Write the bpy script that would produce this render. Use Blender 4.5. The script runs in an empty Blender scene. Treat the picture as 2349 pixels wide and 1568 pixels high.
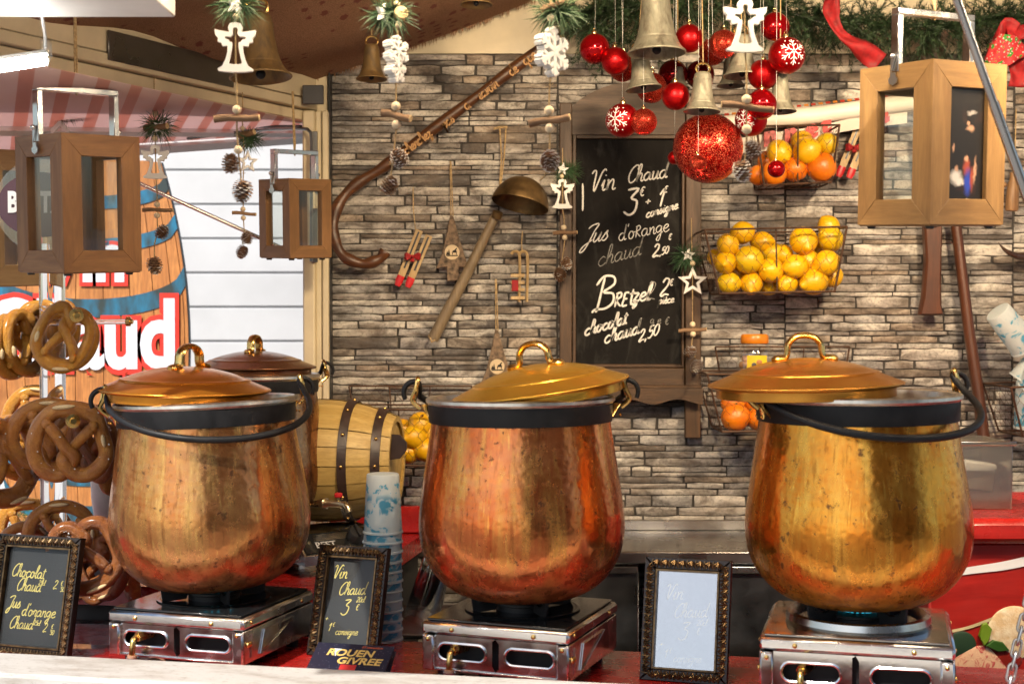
import bpy, bmesh, math, random
from mathutils import Vector as V, Matrix as M, noise as mnoise
R = math.radians
rnd = random.Random(11)
sc = bpy.context.scene
COL = sc.collection
# ------------------------------------------------------------------ camera
EYE, PITCH, FPX, UC, VC = 1.45, R(1.12), 3261.0, 1174.0, 784.0
cam_d = bpy.data.cameras.new('camera'); cam = bpy.data.objects.new('camera', cam_d); COL.objects.link(cam)
cam.location = (0, 0, EYE); cam.rotation_euler = (R(90) - PITCH, 0, 0)
cam_d.sensor_width = 36; cam_d.lens = FPX / 2348 * 36
cam_d.clip_start = .05; cam_d.clip_end = 500
cam_d.dof.use_dof = True; cam_d.dof.focus_distance = 2.75; cam_d.dof.aperture_fstop = 7.0
sc.camera = cam
# ------------------------------------------------------------------ world, sun
SUN_AZ, SUN_EL = R(-150), R(46)          # direction towards the sun: azimuth from +Y, clockwise
sdir = V((math.sin(SUN_AZ) * math.cos(SUN_EL), math.cos(SUN_AZ) * math.cos(SUN_EL), math.sin(SUN_EL)))
w = bpy.data.worlds.new('World'); sc.world = w; w.use_nodes = True
nt = w.node_tree; bg = nt.nodes['Background']
sky = nt.nodes.new('ShaderNodeTexSky'); sky.sky_type = 'NISHITA'; sky.sun_disc = False
sky.sun_elevation = SUN_EL; sky.sun_rotation = SUN_AZ; sky.air_density = 1.0; sky.dust_density = 1.6; sky.ozone_density = 1.0
nt.links.new(sky.outputs[0], bg.inputs[0]); bg.inputs[1].default_value = .075
sun_d = bpy.data.lights.new('sun', 'SUN'); sun_d.energy = 2.7; sun_d.angle = R(.53); sun_d.color = (1, .95, .87)
sun = bpy.data.objects.new('sun', sun_d); COL.objects.link(sun); sun.location = (-4, -6, 8)
sun.rotation_euler = (-sdir).to_track_quat('-Z', 'Y').to_euler()
sc.view_settings.view_transform = 'Standard'; sc.view_settings.look = 'None'
sc.view_settings.exposure = 1.22; sc.view_settings.gamma = 1
sc.render.engine = 'CYCLES'
sc.cycles.use_denoising = True
sc.cycles.max_bounces = 8; sc.cycles.transparent_max_bounces = 12; sc.cycles.transmission_bounces = 8
sc.cycles.caustics_reflective = False; sc.cycles.caustics_refractive = False
sc.cycles.sample_clamp_indirect = 6
LAMP_POWER = 1.0

# ------------------------------------------------------------------ picture-to-place helpers
CP, SP = math.cos(PITCH), math.sin(PITCH)
def W(u, v, Y):
    """the point at depth Y that the photograph shows at (u, v)"""
    cx, cy = (u - UC) / FPX, (VC - v) / FPX
    t = Y / (CP + cy * SP)
    return V((cx * t, Y, EYE + t * (-SP + cy * CP)))
def PX(v, Y):
    """metres per photograph pixel there"""
    return Y / (CP + (VC - v) / FPX * SP) / FPX
def onz(u, v, z):
    """the point on the level z seen at (u, v)"""
    cx, cy = (u - UC) / FPX, (VC - v) / FPX
    t = (z - EYE) / (-SP + cy * CP)
    return V((cx * t, t * (CP + cy * SP), z))

# ------------------------------------------------------------------ node helper
class NT:
    def __init__(s, name):
        s.m = bpy.data.materials.new(name); s.m.use_nodes = True
        s.t = s.m.node_tree; s.b = s.t.nodes['Principled BSDF']; s.out = s.t.nodes['Material Output']
        s._c = None
    def n(s, kind, **kw):
        x = s.t.nodes.new('ShaderNode' + kind)
        for k, v in kw.items(): setattr(x, k, v)
        return x
    def put(s, sock, v):
        if isinstance(v, bpy.types.NodeSocket): s.t.links.new(v, sock)
        elif v is not None:
            if sock.type == 'RGBA' and not isinstance(v, (int, float)): v = tuple(v)[:3] + (1,)
            elif sock.type == 'RGBA': v = (v, v, v, 1)
            sock.default_value = v
    def co(s, kind='Object', scale=(1, 1, 1), rot=(0, 0, 0)):
        if s._c is None: s._c = s.n('TexCoord')
        mp = s.n('Mapping'); s.t.links.new(s._c.outputs[kind], mp.inputs[0])
        mp.inputs['Scale'].default_value = scale; mp.inputs['Rotation'].default_value = rot
        return mp.outputs[0]
    def noise(s, vec, scale, detail=4, rough=.55, dist=0, color=False):
        x = s.n('TexNoise'); s.put(x.inputs['Vector'], vec); x.inputs['Scale'].default_value = scale
        x.inputs['Detail'].default_value = detail; x.inputs['Roughness'].default_value = rough; x.inputs['Distortion'].default_value = dist
        return x.outputs['Color' if color else 'Fac']
    def voro(s, vec, scale, feature='F1', out='Distance', rnd=1):
        x = s.n('TexVoronoi', feature=feature); s.put(x.inputs['Vector'], vec); x.inputs['Scale'].default_value = scale
        x.inputs['Randomness'].default_value = rnd
        return x.outputs[out]
    def wave(s, vec, scale, dist=2, dscale=1, direction='X', detail=3):
        x = s.n('TexWave', bands_direction=direction); s.put(x.inputs['Vector'], vec); x.inputs['Scale'].default_value = scale
        x.inputs['Distortion'].default_value = dist; x.inputs['Detail Scale'].default_value = dscale; x.inputs['Detail'].default_value = detail
        return x.outputs['Fac']
    def ramp(s, fac, stops, interp='LINEAR'):
        x = s.n('ValToRGB'); s.put(x.inputs[0], fac); e = x.color_ramp.elements; x.color_ramp.interpolation = interp
        for i, (p, c) in enumerate(stops):
            el = e[i] if i < 2 else e.new(p)
            el.position = p; el.color = (c, c, c, 1) if isinstance(c, (int, float)) else tuple(c)[:3] + (1,)
        return x.outputs[0]
    def mix(s, fac, a, b, mode='MIX'):
        x = s.n('Mix', data_type='RGBA', blend_type=mode, clamp_factor=True)
        s.put(x.inputs[0], fac); s.put(x.inputs[6], a); s.put(x.inputs[7], b)
        return x.outputs[2]
    def math(s, op, a, b=None, clamp=False):
        x = s.n('Math', operation=op, use_clamp=clamp); s.put(x.inputs[0], a)
        if b is not None: s.put(x.inputs[1], b)
        return x.outputs[0]
    def rng(s, v, a, b, c, d):
        x = s.n('MapRange'); s.put(x.inputs[0], v)
        for i, k in enumerate((a, b, c, d)): x.inputs[i + 1].default_value = k
        return x.outputs[0]
    def attr(s, name, out='Color'):
        x = s.n('Attribute', attribute_name=name); return x.outputs[out]
    def rand(s): return s.n('ObjectInfo').outputs['Random']
    def sep(s, vec):
        x = s.n('SeparateXYZ'); s.put(x.inputs[0], vec); return x.outputs
    def bump(s, h, strength=.5, dist=.002, normal=None):
        x = s.n('Bump'); s.put(x.inputs['Height'], h); x.inputs['Strength'].default_value = strength; x.inputs['Distance'].default_value = dist
        if normal is not None: s.put(x.inputs['Normal'], normal)
        return x.outputs[0]
    def set(s, color=None, rough=None, metal=None, normal=None, **kw):
        for k, v in (('Base Color', color), ('Roughness', rough), ('Metallic', metal), ('Normal', normal)):
            if v is not None: s.put(s.b.inputs[k], v)
        for k, v in kw.items(): s.put(s.b.inputs[k.replace('_', ' ')], v)
        return s.m
MATS = {}
def plain(name, col, rough=.5, metal=0, var=.12, nscale=14, bump=.15, bscale=120, **kw):
    if name in MATS: return MATS[name]
    t = NT(name); c = t.co()
    n1 = t.noise(c, nscale, 5); n2 = t.noise(c, bscale, 3)
    dark = tuple(x * (1 - var * 2) for x in col); lite = tuple(min(1, x * (1 + var)) for x in col)
    rr = t.rng(n1, .3, .7, max(.03, rough - .08), min(1, rough + .1))
    MATS[name] = t.set(t.ramp(n1, [(.3, dark), (.68, lite)]), rr, metal, t.bump(n2, bump, .0008), **kw)
    return MATS[name]
def wood(name, a, b, axis='Z', scale=1.0, rough=.5, bump=.25, dark=.35):
    if name in MATS: return MATS[name]
    t = NT(name); st = {'X': (.12, 1, 1), 'Y': (1, .12, 1), 'Z': (1, 1, .12)}[axis]
    c = t.co('Object', tuple(x * scale for x in st))
    rv = t.n('VectorMath', operation='ADD'); t.put(rv.inputs[0], c)
    cm = t.n('CombineXYZ'); r3 = t.math('MULTIPLY', t.rand(), 7.3)
    for i in range(3): t.put(cm.inputs[i], r3)
    t.put(rv.inputs[1], cm.outputs[0]); c = rv.outputs[0]
    g = t.noise(c, 45, 6, .6, .8); f = t.noise(c, 260, 3, .6); big = t.noise(t.co(), 9, 3)
    colr = t.ramp(g, [(.3, a), (.52, tuple((x + y) / 2 for x, y in zip(a, b))), (.7, b)])
    colr = t.mix(t.rng(f, .35, .6, dark, 0), colr, tuple(x * .45 for x in a))
    colr = t.mix(t.rng(big, .35, .7, .3, 0), colr, tuple(x * .6 for x in a))
    MATS[name] = t.set(colr, t.rng(g, .3, .7, rough + .1, rough - .05), 0, t.bump(f, bump, .001))
    return MATS[name]
def glassy(name, col=(1, 1, 1), rough=.0, alpha_mix=.85, tint=None):
    """thin clear pane or moulding: mostly see-through with a mirror sheen"""
    if name in MATS: return MATS[name]
    t = NT(name); t.t.nodes.remove(t.b)
    tr = t.n('BsdfTransparent'); tr.inputs[0].default_value = tuple(tint or (.96, .97, .96)) + (1,)
    gl = t.n('BsdfGlossy'); gl.inputs['Roughness'].default_value = max(rough, .02); gl.inputs[0].default_value = tuple(col) + (1,)
    fr = t.n('LayerWeight'); fr.inputs[0].default_value = .5
    ad = t.math('ADD', t.math('MULTIPLY', t.math('POWER', fr.outputs['Facing'], 4.0), .75), (1 - alpha_mix) * .5, True)
    mx = t.n('MixShader'); t.put(mx.inputs[0], ad); t.t.links.new(tr.outputs[0], mx.inputs[1]); t.t.links.new(gl.outputs[0], mx.inputs[2])
    t.t.links.new(mx.outputs[0], t.out.inputs[0]); MATS[name] = t.m
    return t.m

# ------------------------------------------------------------------ mesh builder
class MB:
    def __init__(s): s.v = []; s.f = []; s.c = []; s.tone = None
    def add(s, vs, fs, mat=None):
        k = len(s.v)
        s.v += [V(p) if mat is None else mat @ V(p) for p in vs]
        s.f += [[i + k for i in f] for f in fs]
        if s.tone is not None: s.c += [s.tone] * len(fs)
        return s
    def box(s, lo, hi, bev=0., mat=None):
        x0, y0, z0 = lo; x1, y1, z1 = hi
        b = min(bev, (x1 - x0) * .49, (y1 - y0) * .49, (z1 - z0) * .49)
        if b <= 0:
            vs = [(x, y, z) for x in (x0, x1) for y in (y0, y1) for z in (z0, z1)]
            return s.add(vs, [(0, 1, 3, 2), (4, 6, 7, 5), (0, 4, 5, 1), (2, 3, 7, 6), (0, 2, 6, 4), (1, 5, 7, 3)], mat)
        c = V(((x0 + x1) / 2, (y0 + y1) / 2, (z0 + z1) / 2)); h = V(((x1 - x0) / 2, (y1 - y0) / 2, (z1 - z0) / 2))
        vs, ix = [], {}
        for sx in (-1, 1):
            for sy in (-1, 1):
                for sz in (-1, 1):
                    for ax in range(3):
                        p = [sx * (h.x - b), sy * (h.y - b), sz * (h.z - b)]; p[ax] = (sx, sy, sz)[ax] * h[ax]
                        ix[(sx, sy, sz, ax)] = len(vs); vs.append(c + V(p))
        fs = []
        for ax in range(3):
            o = [a for a in range(3) if a != ax]
            for sg in (-1, 1):
                q = []
                for a, d in ((-1, -1), (1, -1), (1, 1), (-1, 1)):
                    k = [0, 0, 0]; k[ax] = sg; k[o[0]] = a; k[o[1]] = d; q.append(ix[(*k, ax)])
                fs.append(q)
            for a in (-1, 1):
                for d in (-1, 1):
                    k0 = [0, 0, 0]; k1 = [0, 0, 0]; k0[ax], k1[ax] = -1, 1; k0[o[0]] = k1[o[0]] = a; k0[o[1]] = k1[o[1]] = d
                    fs.append([ix[(*k0, o[0])], ix[(*k1, o[0])], ix[(*k1, o[1])], ix[(*k0, o[1])]])
        for sx in (-1, 1):
            for sy in (-1, 1):
                for sz in (-1, 1): fs.append([ix[(sx, sy, sz, a)] for a in range(3)])
        return s.add(vs, fs, mat)
    def cbox(s, c, size, bev=0., rot=None, mat=None):
        m = M.Translation(V(c)) @ (rot.to_4x4() if rot is not None else M())
        if mat is not None: m = mat @ m
        h = V(size) / 2
        return s.box(-h, h, bev, m)
    def tube(s, pts, r, seg=8, closed=False, cap=True, mat=None, flat=1.0, up=None):
        pts = [V(p) for p in pts]; n = len(pts)
        rs = r if isinstance(r, (list, tuple)) else [r] * n
        vs, fs = [], []; prev = None
        for i, p in enumerate(pts):
            a = pts[i - 1] if (i > 0 or closed) else p; b = pts[(i + 1) % n] if (i < n - 1 or closed) else p
            t = (b - a); t = t.normalized() if t.length > 1e-9 else V((0, 0, 1))
            if prev is None:
                ref = V(up) if up is not None else (V((0, 0, 1)) if abs(t.z) < .9 else V((1, 0, 0)))
                x = ref.cross(t).normalized()
            else: x = prev - t * prev.dot(t); x = x.normalized() if x.length > 1e-6 else t.orthogonal().normalized()
            prev = x; y = t.cross(x)
            for k in range(seg):
                an = 2 * math.pi * k / seg
                vs.append(p + x * math.cos(an) * rs[i] + y * math.sin(an) * rs[i] * flat)
        for i in range(n if closed else n - 1):
            j = (i + 1) % n
            for k in range(seg):
                l = (k + 1) % seg; fs.append([i * seg + k, i * seg + l, j * seg + l, j * seg + k])
        if cap and not closed: fs.append(list(range(seg))[::-1]); fs.append([(n - 1) * seg + k for k in range(seg)])
        return s.add(vs, fs, mat)
    def lathe(s, prof, seg=32, mat=None, a0=0, a1=2 * math.pi, jit=None):
        full = abs(a1 - a0 - 2 * math.pi) < 1e-6; m = seg if full else seg + 1
        vs, fs, rows = [], [], []
        for (r, z) in prof:
            if r < 1e-6 and full: rows.append([len(vs)]); vs.append(V((0, 0, z))); continue
            row = []
            for k in range(m):
                an = a0 + (a1 - a0) * k / seg; rr = r
                p = V((rr * math.cos(an), rr * math.sin(an), z))
                if jit: p = jit(p, an)
                row.append(len(vs)); vs.append(p)
            rows.append(row)
        for a, b in zip(rows, rows[1:]):
            if len(a) == 1 and len(b) == 1: continue
            for k in range(seg):
                l = (k + 1) % m if full else k + 1
                if len(a) == 1: fs.append([a[0], b[l], b[k]])
                elif len(b) == 1: fs.append([a[k], a[l], b[0]])
                else: fs.append([a[k], a[l], b[l], b[k]])
        return s.add(vs, fs, mat)
    def prism(s, outline, y0, y1, mat=None, bev=0.):
        """outline of (x, z) points, standing, from depth y0 (front) to y1"""
        n = len(outline)
        if bev > 0:
            cx = sum(p[0] for p in outline) / n; cz = sum(p[1] for p in outline) / n
            ins = []
            for i in range(n):
                a, b, c = V(outline[i - 1]), V(outline[i]), V(outline[(i + 1) % n])
                d1, d2 = (b - a), (c - b)
                n1 = V((-d1.y, d1.x)); n2 = V((-d2.y, d2.x)); nn = (n1.normalized() if n1.length > 0 else n1) + (n2.normalized() if n2.length > 0 else n2)
                nn = nn.normalized() if nn.length > 1e-6 else V((0, 0))
                q = b + nn * bev; q2 = b - nn * bev
                ins.append((q, q2))
            area = sum(outline[i - 1][0] * outline[i][1] - outline[i][0] * outline[i - 1][1] for i in range(n))
            fr = [(p[0] if area > 0 else p[1]) for p in ins]
            vs = [(p[0], y0, p[1]) for p in fr] + [(p[0], y0 + bev, p[1]) for p in outline] + [(p[0], y1, p[1]) for p in outline]
            fs = [list(range(n)), [2 * n + i for i in range(n)][::-1]]
            for L in (0, n):
                for i in range(n): j = (i + 1) % n; fs.append([L + i, L + n + i, L + n + j, L + j])
            return s.add(vs, fs, mat)
        vs = [(p[0], y0, p[1]) for p in outline] + [(p[0], y1, p[1]) for p in outline]
        fs = [list(range(n)), [n + i for i in range(n)][::-1]]
        for i in range(n): j = (i + 1) % n; fs.append([i, n + i, n + j, j])
        return s.add(vs, fs, mat)
    def ringprism(s, outer, inner, y0, y1, mat=None):
        n = len(outer)
        vs = [(p[0], y, p[1]) for y in (y0, y1) for L in (outer, inner) for p in L]
        fs = []
        for i in range(n):
            j = (i + 1) % n
            fs += [[i, j, n + j, n + i], [2 * n + i, 3 * n + i, 3 * n + j, 2 * n + j], [i, 2 * n + i, 2 * n + j, j], [n + i, n + j, 3 * n + j, 3 * n + i]]
        return s.add(vs, fs, mat)
    def ball(s, c, r, seg=16, rings=10, mat=None, sc3=(1, 1, 1)):
        prof = [(r * math.sin(math.pi * i / rings), -r * math.cos(math.pi * i / rings)) for i in range(rings + 1)]
        prof[0] = (0, -r); prof[-1] = (0, r)
        m = M.Translation(V(c)) @ M.Diagonal((*sc3, 1))
        return s.lathe(prof, seg, m if mat is None else mat @ m)
    def ribbon(s, pts, w, nrm=V((0, -1, 0)), mat=None, taper=.6):
        """flat pen stroke lying in a plane"""
        n = len(pts); vs, fs = [], []
        for i, p in enumerate(pts):
            p = V(p); t = (V(pts[min(i + 1, n - 1)]) - V(pts[max(i - 1, 0)]))
            t = t.normalized() if t.length > 1e-9 else V((1, 0, 0))
            sd = t.cross(nrm).normalized(); k = 1 if 0 < i < n - 1 else taper
            vs += [p + sd * w * .5 * k, p - sd * w * .5 * k]
        for i in range(n - 1): fs.append([2 * i, 2 * i + 1, 2 * i + 3, 2 * i + 2])
        return s.add(vs, fs, mat)
    def mesh(s, name, smooth=True, angle=40):
        me = bpy.data.meshes.new(name); me.from_pydata([tuple(p) for p in s.v], [], s.f)
        bm = bmesh.new(); bm.from_mesh(me)
        if s.c:
            pass
        bmesh.ops.recalc_face_normals(bm, faces=bm.faces); bm.to_mesh(me); bm.free()
        if s.c and len(s.c) == len(me.polygons):
            at = me.color_attributes.new('tone', 'FLOAT_COLOR', 'CORNER')
            for p in me.polygons:
                for li in p.loop_indices: at.data[li].color = tuple(s.c[p.index]) + (1,)
        if smooth:
            me.polygons.foreach_set('use_smooth', [True] * len(me.polygons)); me.set_sharp_from_angle(angle=R(angle))
        return me
    def build(s, name, mat, parent=None, world=False, smooth=True, angle=40, label=None):
        if world and parent is not None:
            inv = WM[parent.name].inverted(); s.v = [inv @ p for p in s.v]
        me = s.mesh(name, smooth, angle); me.materials.append(mat)
        return link(name, me, parent, label)
WM = {}
def link(name, data, parent=None, label=None):
    o = bpy.data.objects.new(name, data); COL.objects.link(o)
    if parent is not None: o.parent = parent; WM[o.name] = WM[parent.name]
    else: WM[o.name] = M()
    if label: o['label'] = label
    return o
def place(o, loc=(0, 0, 0), rot=(0, 0, 0), scale=1):
    o.location = loc; o.rotation_euler = rot; o.scale = (scale,) * 3
    m = M.LocRotScale(V(loc), o.rotation_euler.to_quaternion(), V((scale,) * 3))
    WM[o.name] = (WM[o.parent.name] if o.parent else M()) @ m
    return o
def tag(o, label, cat, group=None):
    o['label'] = label; o['category'] = cat
    if group: o['group'] = group
    return o
def thing(name, label, cat, loc=(0, 0, 0), rot=(0, 0, 0), group=None, scale=1):
    o = link(name, None); place(o, loc, rot, scale); o.empty_display_size = .05
    return tag(o, label, cat, group)
def struct(o): o['kind'] = 'structure'; return o
def dup(root, loc=None, rot=None, label=None, group=None, scale=None):
    r = root.copy(); COL.objects.link(r)
    place(r, loc if loc is not None else root.location, rot if rot is not None else root.rotation_euler, scale if scale is not None else root.scale[0])
    if label: r['label'] = label
    if group: r['group'] = group
    for ch in list(root.children):
        c = ch.copy(); COL.objects.link(c); c.parent = r; WM[c.name] = WM[r.name]
        for g in ch.children:
            d = g.copy(); COL.objects.link(d); d.parent = c; WM[d.name] = WM[c.name]
    return r
def cat_rom(pts, sub=6, closed=False):
    pts = [V(p) for p in pts]; n = len(pts); out = []
    for i in range(n if closed else n - 1):
        if closed: p0, p1, p2, p3 = pts[i - 1], pts[i], pts[(i + 1) % n], pts[(i + 2) % n]
        else: p0, p1, p2, p3 = pts[max(i - 1, 0)], pts[i], pts[i + 1], pts[min(i + 2, n - 1)]
        for k in range(sub):
            t = k / sub; t2 = t * t; t3 = t2 * t
            out.append(.5 * ((2 * p1) + (p2 - p0) * t + (2 * p0 - 5 * p1 + 4 * p2 - p3) * t2 + (3 * p1 - p0 - 3 * p2 + p3) * t3))
    if not closed: out.append(pts[-1])
    return out
def rot3(axis, deg): return M.Rotation(R(deg), 3, axis)

# ------------------------------------------------------------------ pen strokes for handwriting (x-height 1)
_G = {
 'a': ([[(.75,.85),(.4,1),(.08,.7),(.06,.3),(.3,0),(.62,.25),(.76,.9),(.74,.3),(.85,.02),(1.05,.15)]], 1.0),
 'c': ([[(.7,.8),(.45,1),(.1,.7),(.06,.3),(.3,0),(.6,.05),(.85,.25)]], .85),
 'd': ([[(.72,.85),(.4,1),(.08,.7),(.06,.3),(.3,0),(.6,.2),(.8,1.1),(.86,2.1),(.76,1.2),(.74,.3),(.85,.02),(1.05,.15)]], 1.0),
 'e': ([[(.05,.45),(.4,.5),(.68,.75),(.5,1),(.2,.85),(.06,.4),(.3,0),(.6,.05),(.85,.25)]], .85),
 'g': ([[(.72,.85),(.4,1),(.08,.7),(.1,.3),(.35,.1),(.65,.4),(.76,.9),(.72,-.3),(.5,-1),(.2,-.85),(.4,-.4),(1,.15)]], 1.0),
 'h': ([[(.0,.2),(.35,1.2),(.4,2),(.2,2.1),(.12,1.3),(.08,0),(.15,.5),(.45,1),(.65,.8),(.62,.2),(.75,0),(.95,.15)]], .92),
 'i': ([[(.05,.4),(.25,1),(.2,.3),(.3,0),(.5,.15)], [(.27,1.4),(.31,1.48)]], .5),
 'j': ([[(.1,.6),(.35,1),(.3,-.2),(.1,-1),(-.2,-.8),(.1,-.3),(.5,.15)], [(.38,1.4),(.42,1.48)]], .55),
 'l': ([[(0,.2),(.35,1.3),(.38,2),(.22,2.1),(.12,1.4),(.14,.3),(.28,0),(.48,.15)]], .5),
 'm': ([[(.05,.9),(.12,.6),(.1,0),(.2,.7),(.42,1),(.5,.6),(.48,0),(.58,.7),(.8,1),(.92,.7),(.9,.2),(1.02,0),(1.2,.15)]], 1.15),
 'n': ([[(.05,.85),(.15,.95),(.12,.0),(.22,.6),(.5,1),(.66,.75),(.64,.2),(.75,0),(.95,.15)]], .92),
 'o': ([[(.5,.98),(.2,.95),(.05,.5),(.2,.05),(.5,.02),(.7,.45),(.55,.92),(.4,.98),(.6,.8),(.95,.85)]], .92),
 'p': ([[(.05,.6),(.2,1),(.12,-.2),(.08,-1),(.15,.3),(.4,1),(.7,.75),(.6,.15),(.3,0),(.15,.2)]], .85),
 'q': ([[(.72,.85),(.4,1),(.08,.7),(.1,.25),(.35,.05),(.65,.4),(.76,.95),(.7,-.3),(.68,-1),(.9,-.6)]], .95),
 'r': ([[(.0,.2),(.2,1.05),(.28,.95),(.6,.9),(.5,.3),(.6,0),(.8,.15)]], .75),
 's': ([[(0,.1),(.35,1.05),(.4,.7),(.6,.35),(.4,0),(.1,.1)]], .68),
 't': ([[(.2,1.7),(.15,.6),(.25,.05),(.5,.12)], [(-.1,1.2),(.5,1.3)]], .5),
 'u': ([[(.05,.85),(.15,1),(.12,.3),(.3,0),(.55,.25),(.7,1),(.68,.3),(.8,0),(1,.15)]], .95),
 'v': ([[(.05,.9),(.15,.95),(.32,0),(.62,.95),(.85,.85)]], .8),
 'z': ([[(.05,.95),(.6,.95),(.1,.05),(.5,.1),(.5,-.5),(.2,-.8),(.3,-.3),(.85,.2)]], .8),
 'V': ([[(-.1,1.7),(.1,2),(.3,1.8),(.3,.6),(.42,0),(.62,.7),(.85,1.7),(1.1,2.05),(1.25,1.85)]], 1.0),
 'C': ([[(1.05,1.5),(1.1,1.9),(.8,2.1),(.35,1.7),(.08,.9),(.25,.1),(.65,0),(1.1,.5)]], 1.05),
 'J': ([[(.0,1.6),(.3,1.9),(.95,1.95),(.75,1.2),(.6,0),(.35,-.8),(0,-.85),(.15,-.3),(.9,.3)]], .9),
 'B': ([[(.3,2.1),(.25,1),(.2,0),(.1,-.15)], [(-.15,1.6),(.25,2.15),(.9,2.05),(1,1.55),(.4,1.1),(1.05,.95),(1.15,.35),(.7,0),(.1,0),(-.1,-.2)]], 1.3),
 'R': ([[(.15,1.5),(.12,0)], [(.0,1.45),(.5,1.55),(.6,1.1),(.18,.8),(.4,.4),(.75,0)]], .85),
 'E': ([[(.6,1.4),(.15,1.4),(.12,.75),(.08,.02),(.6,.05)], [(.12,.75),(.5,.78)]], .8),
 '1': ([[(.0,1.2),(.4,1.9),(.32,.9),(.28,0)]], .6),
 '2': ([[(.05,1.5),(.3,1.95),(.7,1.75),(.6,1.1),(.05,.25),(.2,.02),(.5,.2),(.95,.1)]], 1.0),
 '3': ([[(.0,1.8),(.8,1.9),(.35,1.2),(.8,.95),(.75,.2),(.35,-.1),(-.1,.15)]], .95),
 '5': ([[(.85,1.9),(.3,1.85),(.2,1.1),(.65,1.15),(.8,.5),(.45,0),(.05,.15)]], .95),
 '0': ([[(.5,1.9),(.1,1.4),(.1,.4),(.45,0),(.8,.5),(.8,1.4),(.5,1.9)]], .95),
 '+': ([[(0,.7),(.8,.75)], [(.42,1.1),(.38,.35)]], 1.0),
 ',': ([[(.2,.15),(.1,-.4)]], .4), "'": ([[(.2,2.1),(.12,1.7)]], .3), '.': ([[(.1,.02),(.18,.1)]], .35), 'I': ([[(.2,2.1),(.22,1),(.2,0)]], .5),
 '€': ([[(.9,1.6),(.55,1.85),(.2,1.3),(.2,.5),(.5,.02),(.9,.2)], [(-.05,1.1),(.7,1.15)], [(-.05,.75),(.6,.8)]], 1.0),
}
_G['è'] = (_G['e'][0] + [[(.25,1.6),(.5,1.3)]], .85)
def script_strokes(text, x, z, size, slant=.2, rise=0., sub=4):
    """strokes as lists of (x, z); size = x-height; rise = slope of the base line"""
    out = []; cx = 0
    for ch in text:
        if ch == ' ': cx += .7; continue
        g, adv = _G[ch]
        for st in g:
            p = cat_rom([V((a, b, 0)) for a, b in st], sub)
            out.append([(x + (q.x + cx + q.y * slant) * size, z + (q.y + (q.x + cx) * rise) * size) for q in p])
        cx += adv
    return out
def write(mb, text, x, z, size, w, slant=.2, rise=0., y=0., lin=None, taper=.5):
    for st in script_strokes(text, x, z, size, slant, rise):
        mb.ribbon([(a, y, b) for a, b in st], w, V((0, -1, 0)), lin, taper)
def font_mesh(text, size=1., offset=0., shear=0., spacing=1., extrude=0., align='LEFT'):
    cu = bpy.data.curves.new('lettering', 'FONT'); cu.body = text; cu.size = size; cu.offset = offset; cu.shear = shear
    cu.space_character = spacing; cu.align_x = align; cu.resolution_u = 4; cu.extrude = extrude
    ob = bpy.data.objects.new('lettering', cu); COL.objects.link(ob)
    dg = bpy.context.evaluated_depsgraph_get(); me = bpy.data.meshes.new_from_object(ob.evaluated_get(dg))
    vs = [v.co.copy() for v in me.vertices]; fs = [list(p.vertices) for p in me.polygons]
    bpy.data.objects.remove(ob); bpy.data.curves.remove(cu); bpy.data.meshes.remove(me)
    return vs, fs
# ================================================================== materials
def m_stone():
    t = NT('stacked_stone'); c = t.co('Object', (1, 1, 1)); tone = t.attr('tone')
    st = t.co('Object', (.35, 1, 1)); n1 = t.noise(st, 38, 7, .65, .6); n2 = t.noise(c, 150, 4, .6); n3 = t.noise(t.co('Object', (.5, 1, 1)), 14, 4, .6)
    col = t.mix(t.rng(n1, .38, .6, .8, 0), tone, (.06, .045, .035))
    col = t.mix(t.rng(n1, .52, .72, 0, .55), col, (.62, .55, .45))
    col = t.mix(t.rng(n2, .5, .68, 0, .45), col, (.03, .025, .022))
    col = t.mix(t.rng(n3, .5, .7, 0, .35), col, (.27, .2, .14))
    h = t.math('ADD', n1, t.math('MULTIPLY', n2, .5))
    return t.set(col, t.rng(n2, .3, .7, .55, .75), 0, t.bump(h, .55, .004), Specular_IOR_Level=.25)
STONE = m_stone()
CREAM = plain('cream_paint', (.62, .53, .36), .45, var=.06, bump=.1)
WHITEP = plain('white_paint', (.72, .71, .68), .45, var=.05, bump=.15)
def m_rail():
    t = NT('worn_white_paint'); c = t.co('Object', (.6, 2, 2)); n = t.noise(c, 16, 6, .65); f = t.noise(t.co('Object', (1, 3, 3)), 60, 5, .7)
    col = t.mix(t.rng(n, .48, .66, 0, .9), (.52, .50, .47), (.36, .32, .28)); col = t.mix(t.rng(f, .57, .66, 0, .75), col, (.24, .2, .16))
    return t.set(col, .5, 0, t.bump(f, .4, .002))
RAIL = m_rail()
def m_red(name, a=(.44, .018, .014), b=(.28, .011, .009), rough=.25):
    t = NT(name); c = t.co('Object', (.12, 1.2, 1)); g = t.noise(c, 40, 5, .6, .5); f = t.noise(t.co(), 30, 4)
    col = t.mix(t.rng(g, .35, .7, 0, 1), b, a)
    return t.set(col, t.rng(f, .3, .7, rough - .08, rough + .12), 0, t.bump(t.noise(t.co(), 90, 2), .06, .001), Coat_Weight=.25, Coat_Roughness=.12)
RED = m_red('red_laminate')
STEEL = plain('brushed_steel', (.56, .55, .53), .24, 1, .08, 8, .06, 240)
STEELD = plain('dull_or_shaded_steel', (.2, .2, .2), .3, 1, .1, 8, .08, 200)
CHROME = plain('bright_metal', (.66, .65, .63), .2, 1, .1, 26, .1, 180)
IRON = plain('black_iron', (.010, .010, .011), .5, .0, .2, 30, .3, 160, Specular_IOR_Level=.3)
RUST = plain('rusty_wire', (.09, .045, .025), .6, .4, .3, 60, .3, 300)
BRASS = plain('brass', (.72, .48, .16), .24, 1, .16, 40, .15, 160)
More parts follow.
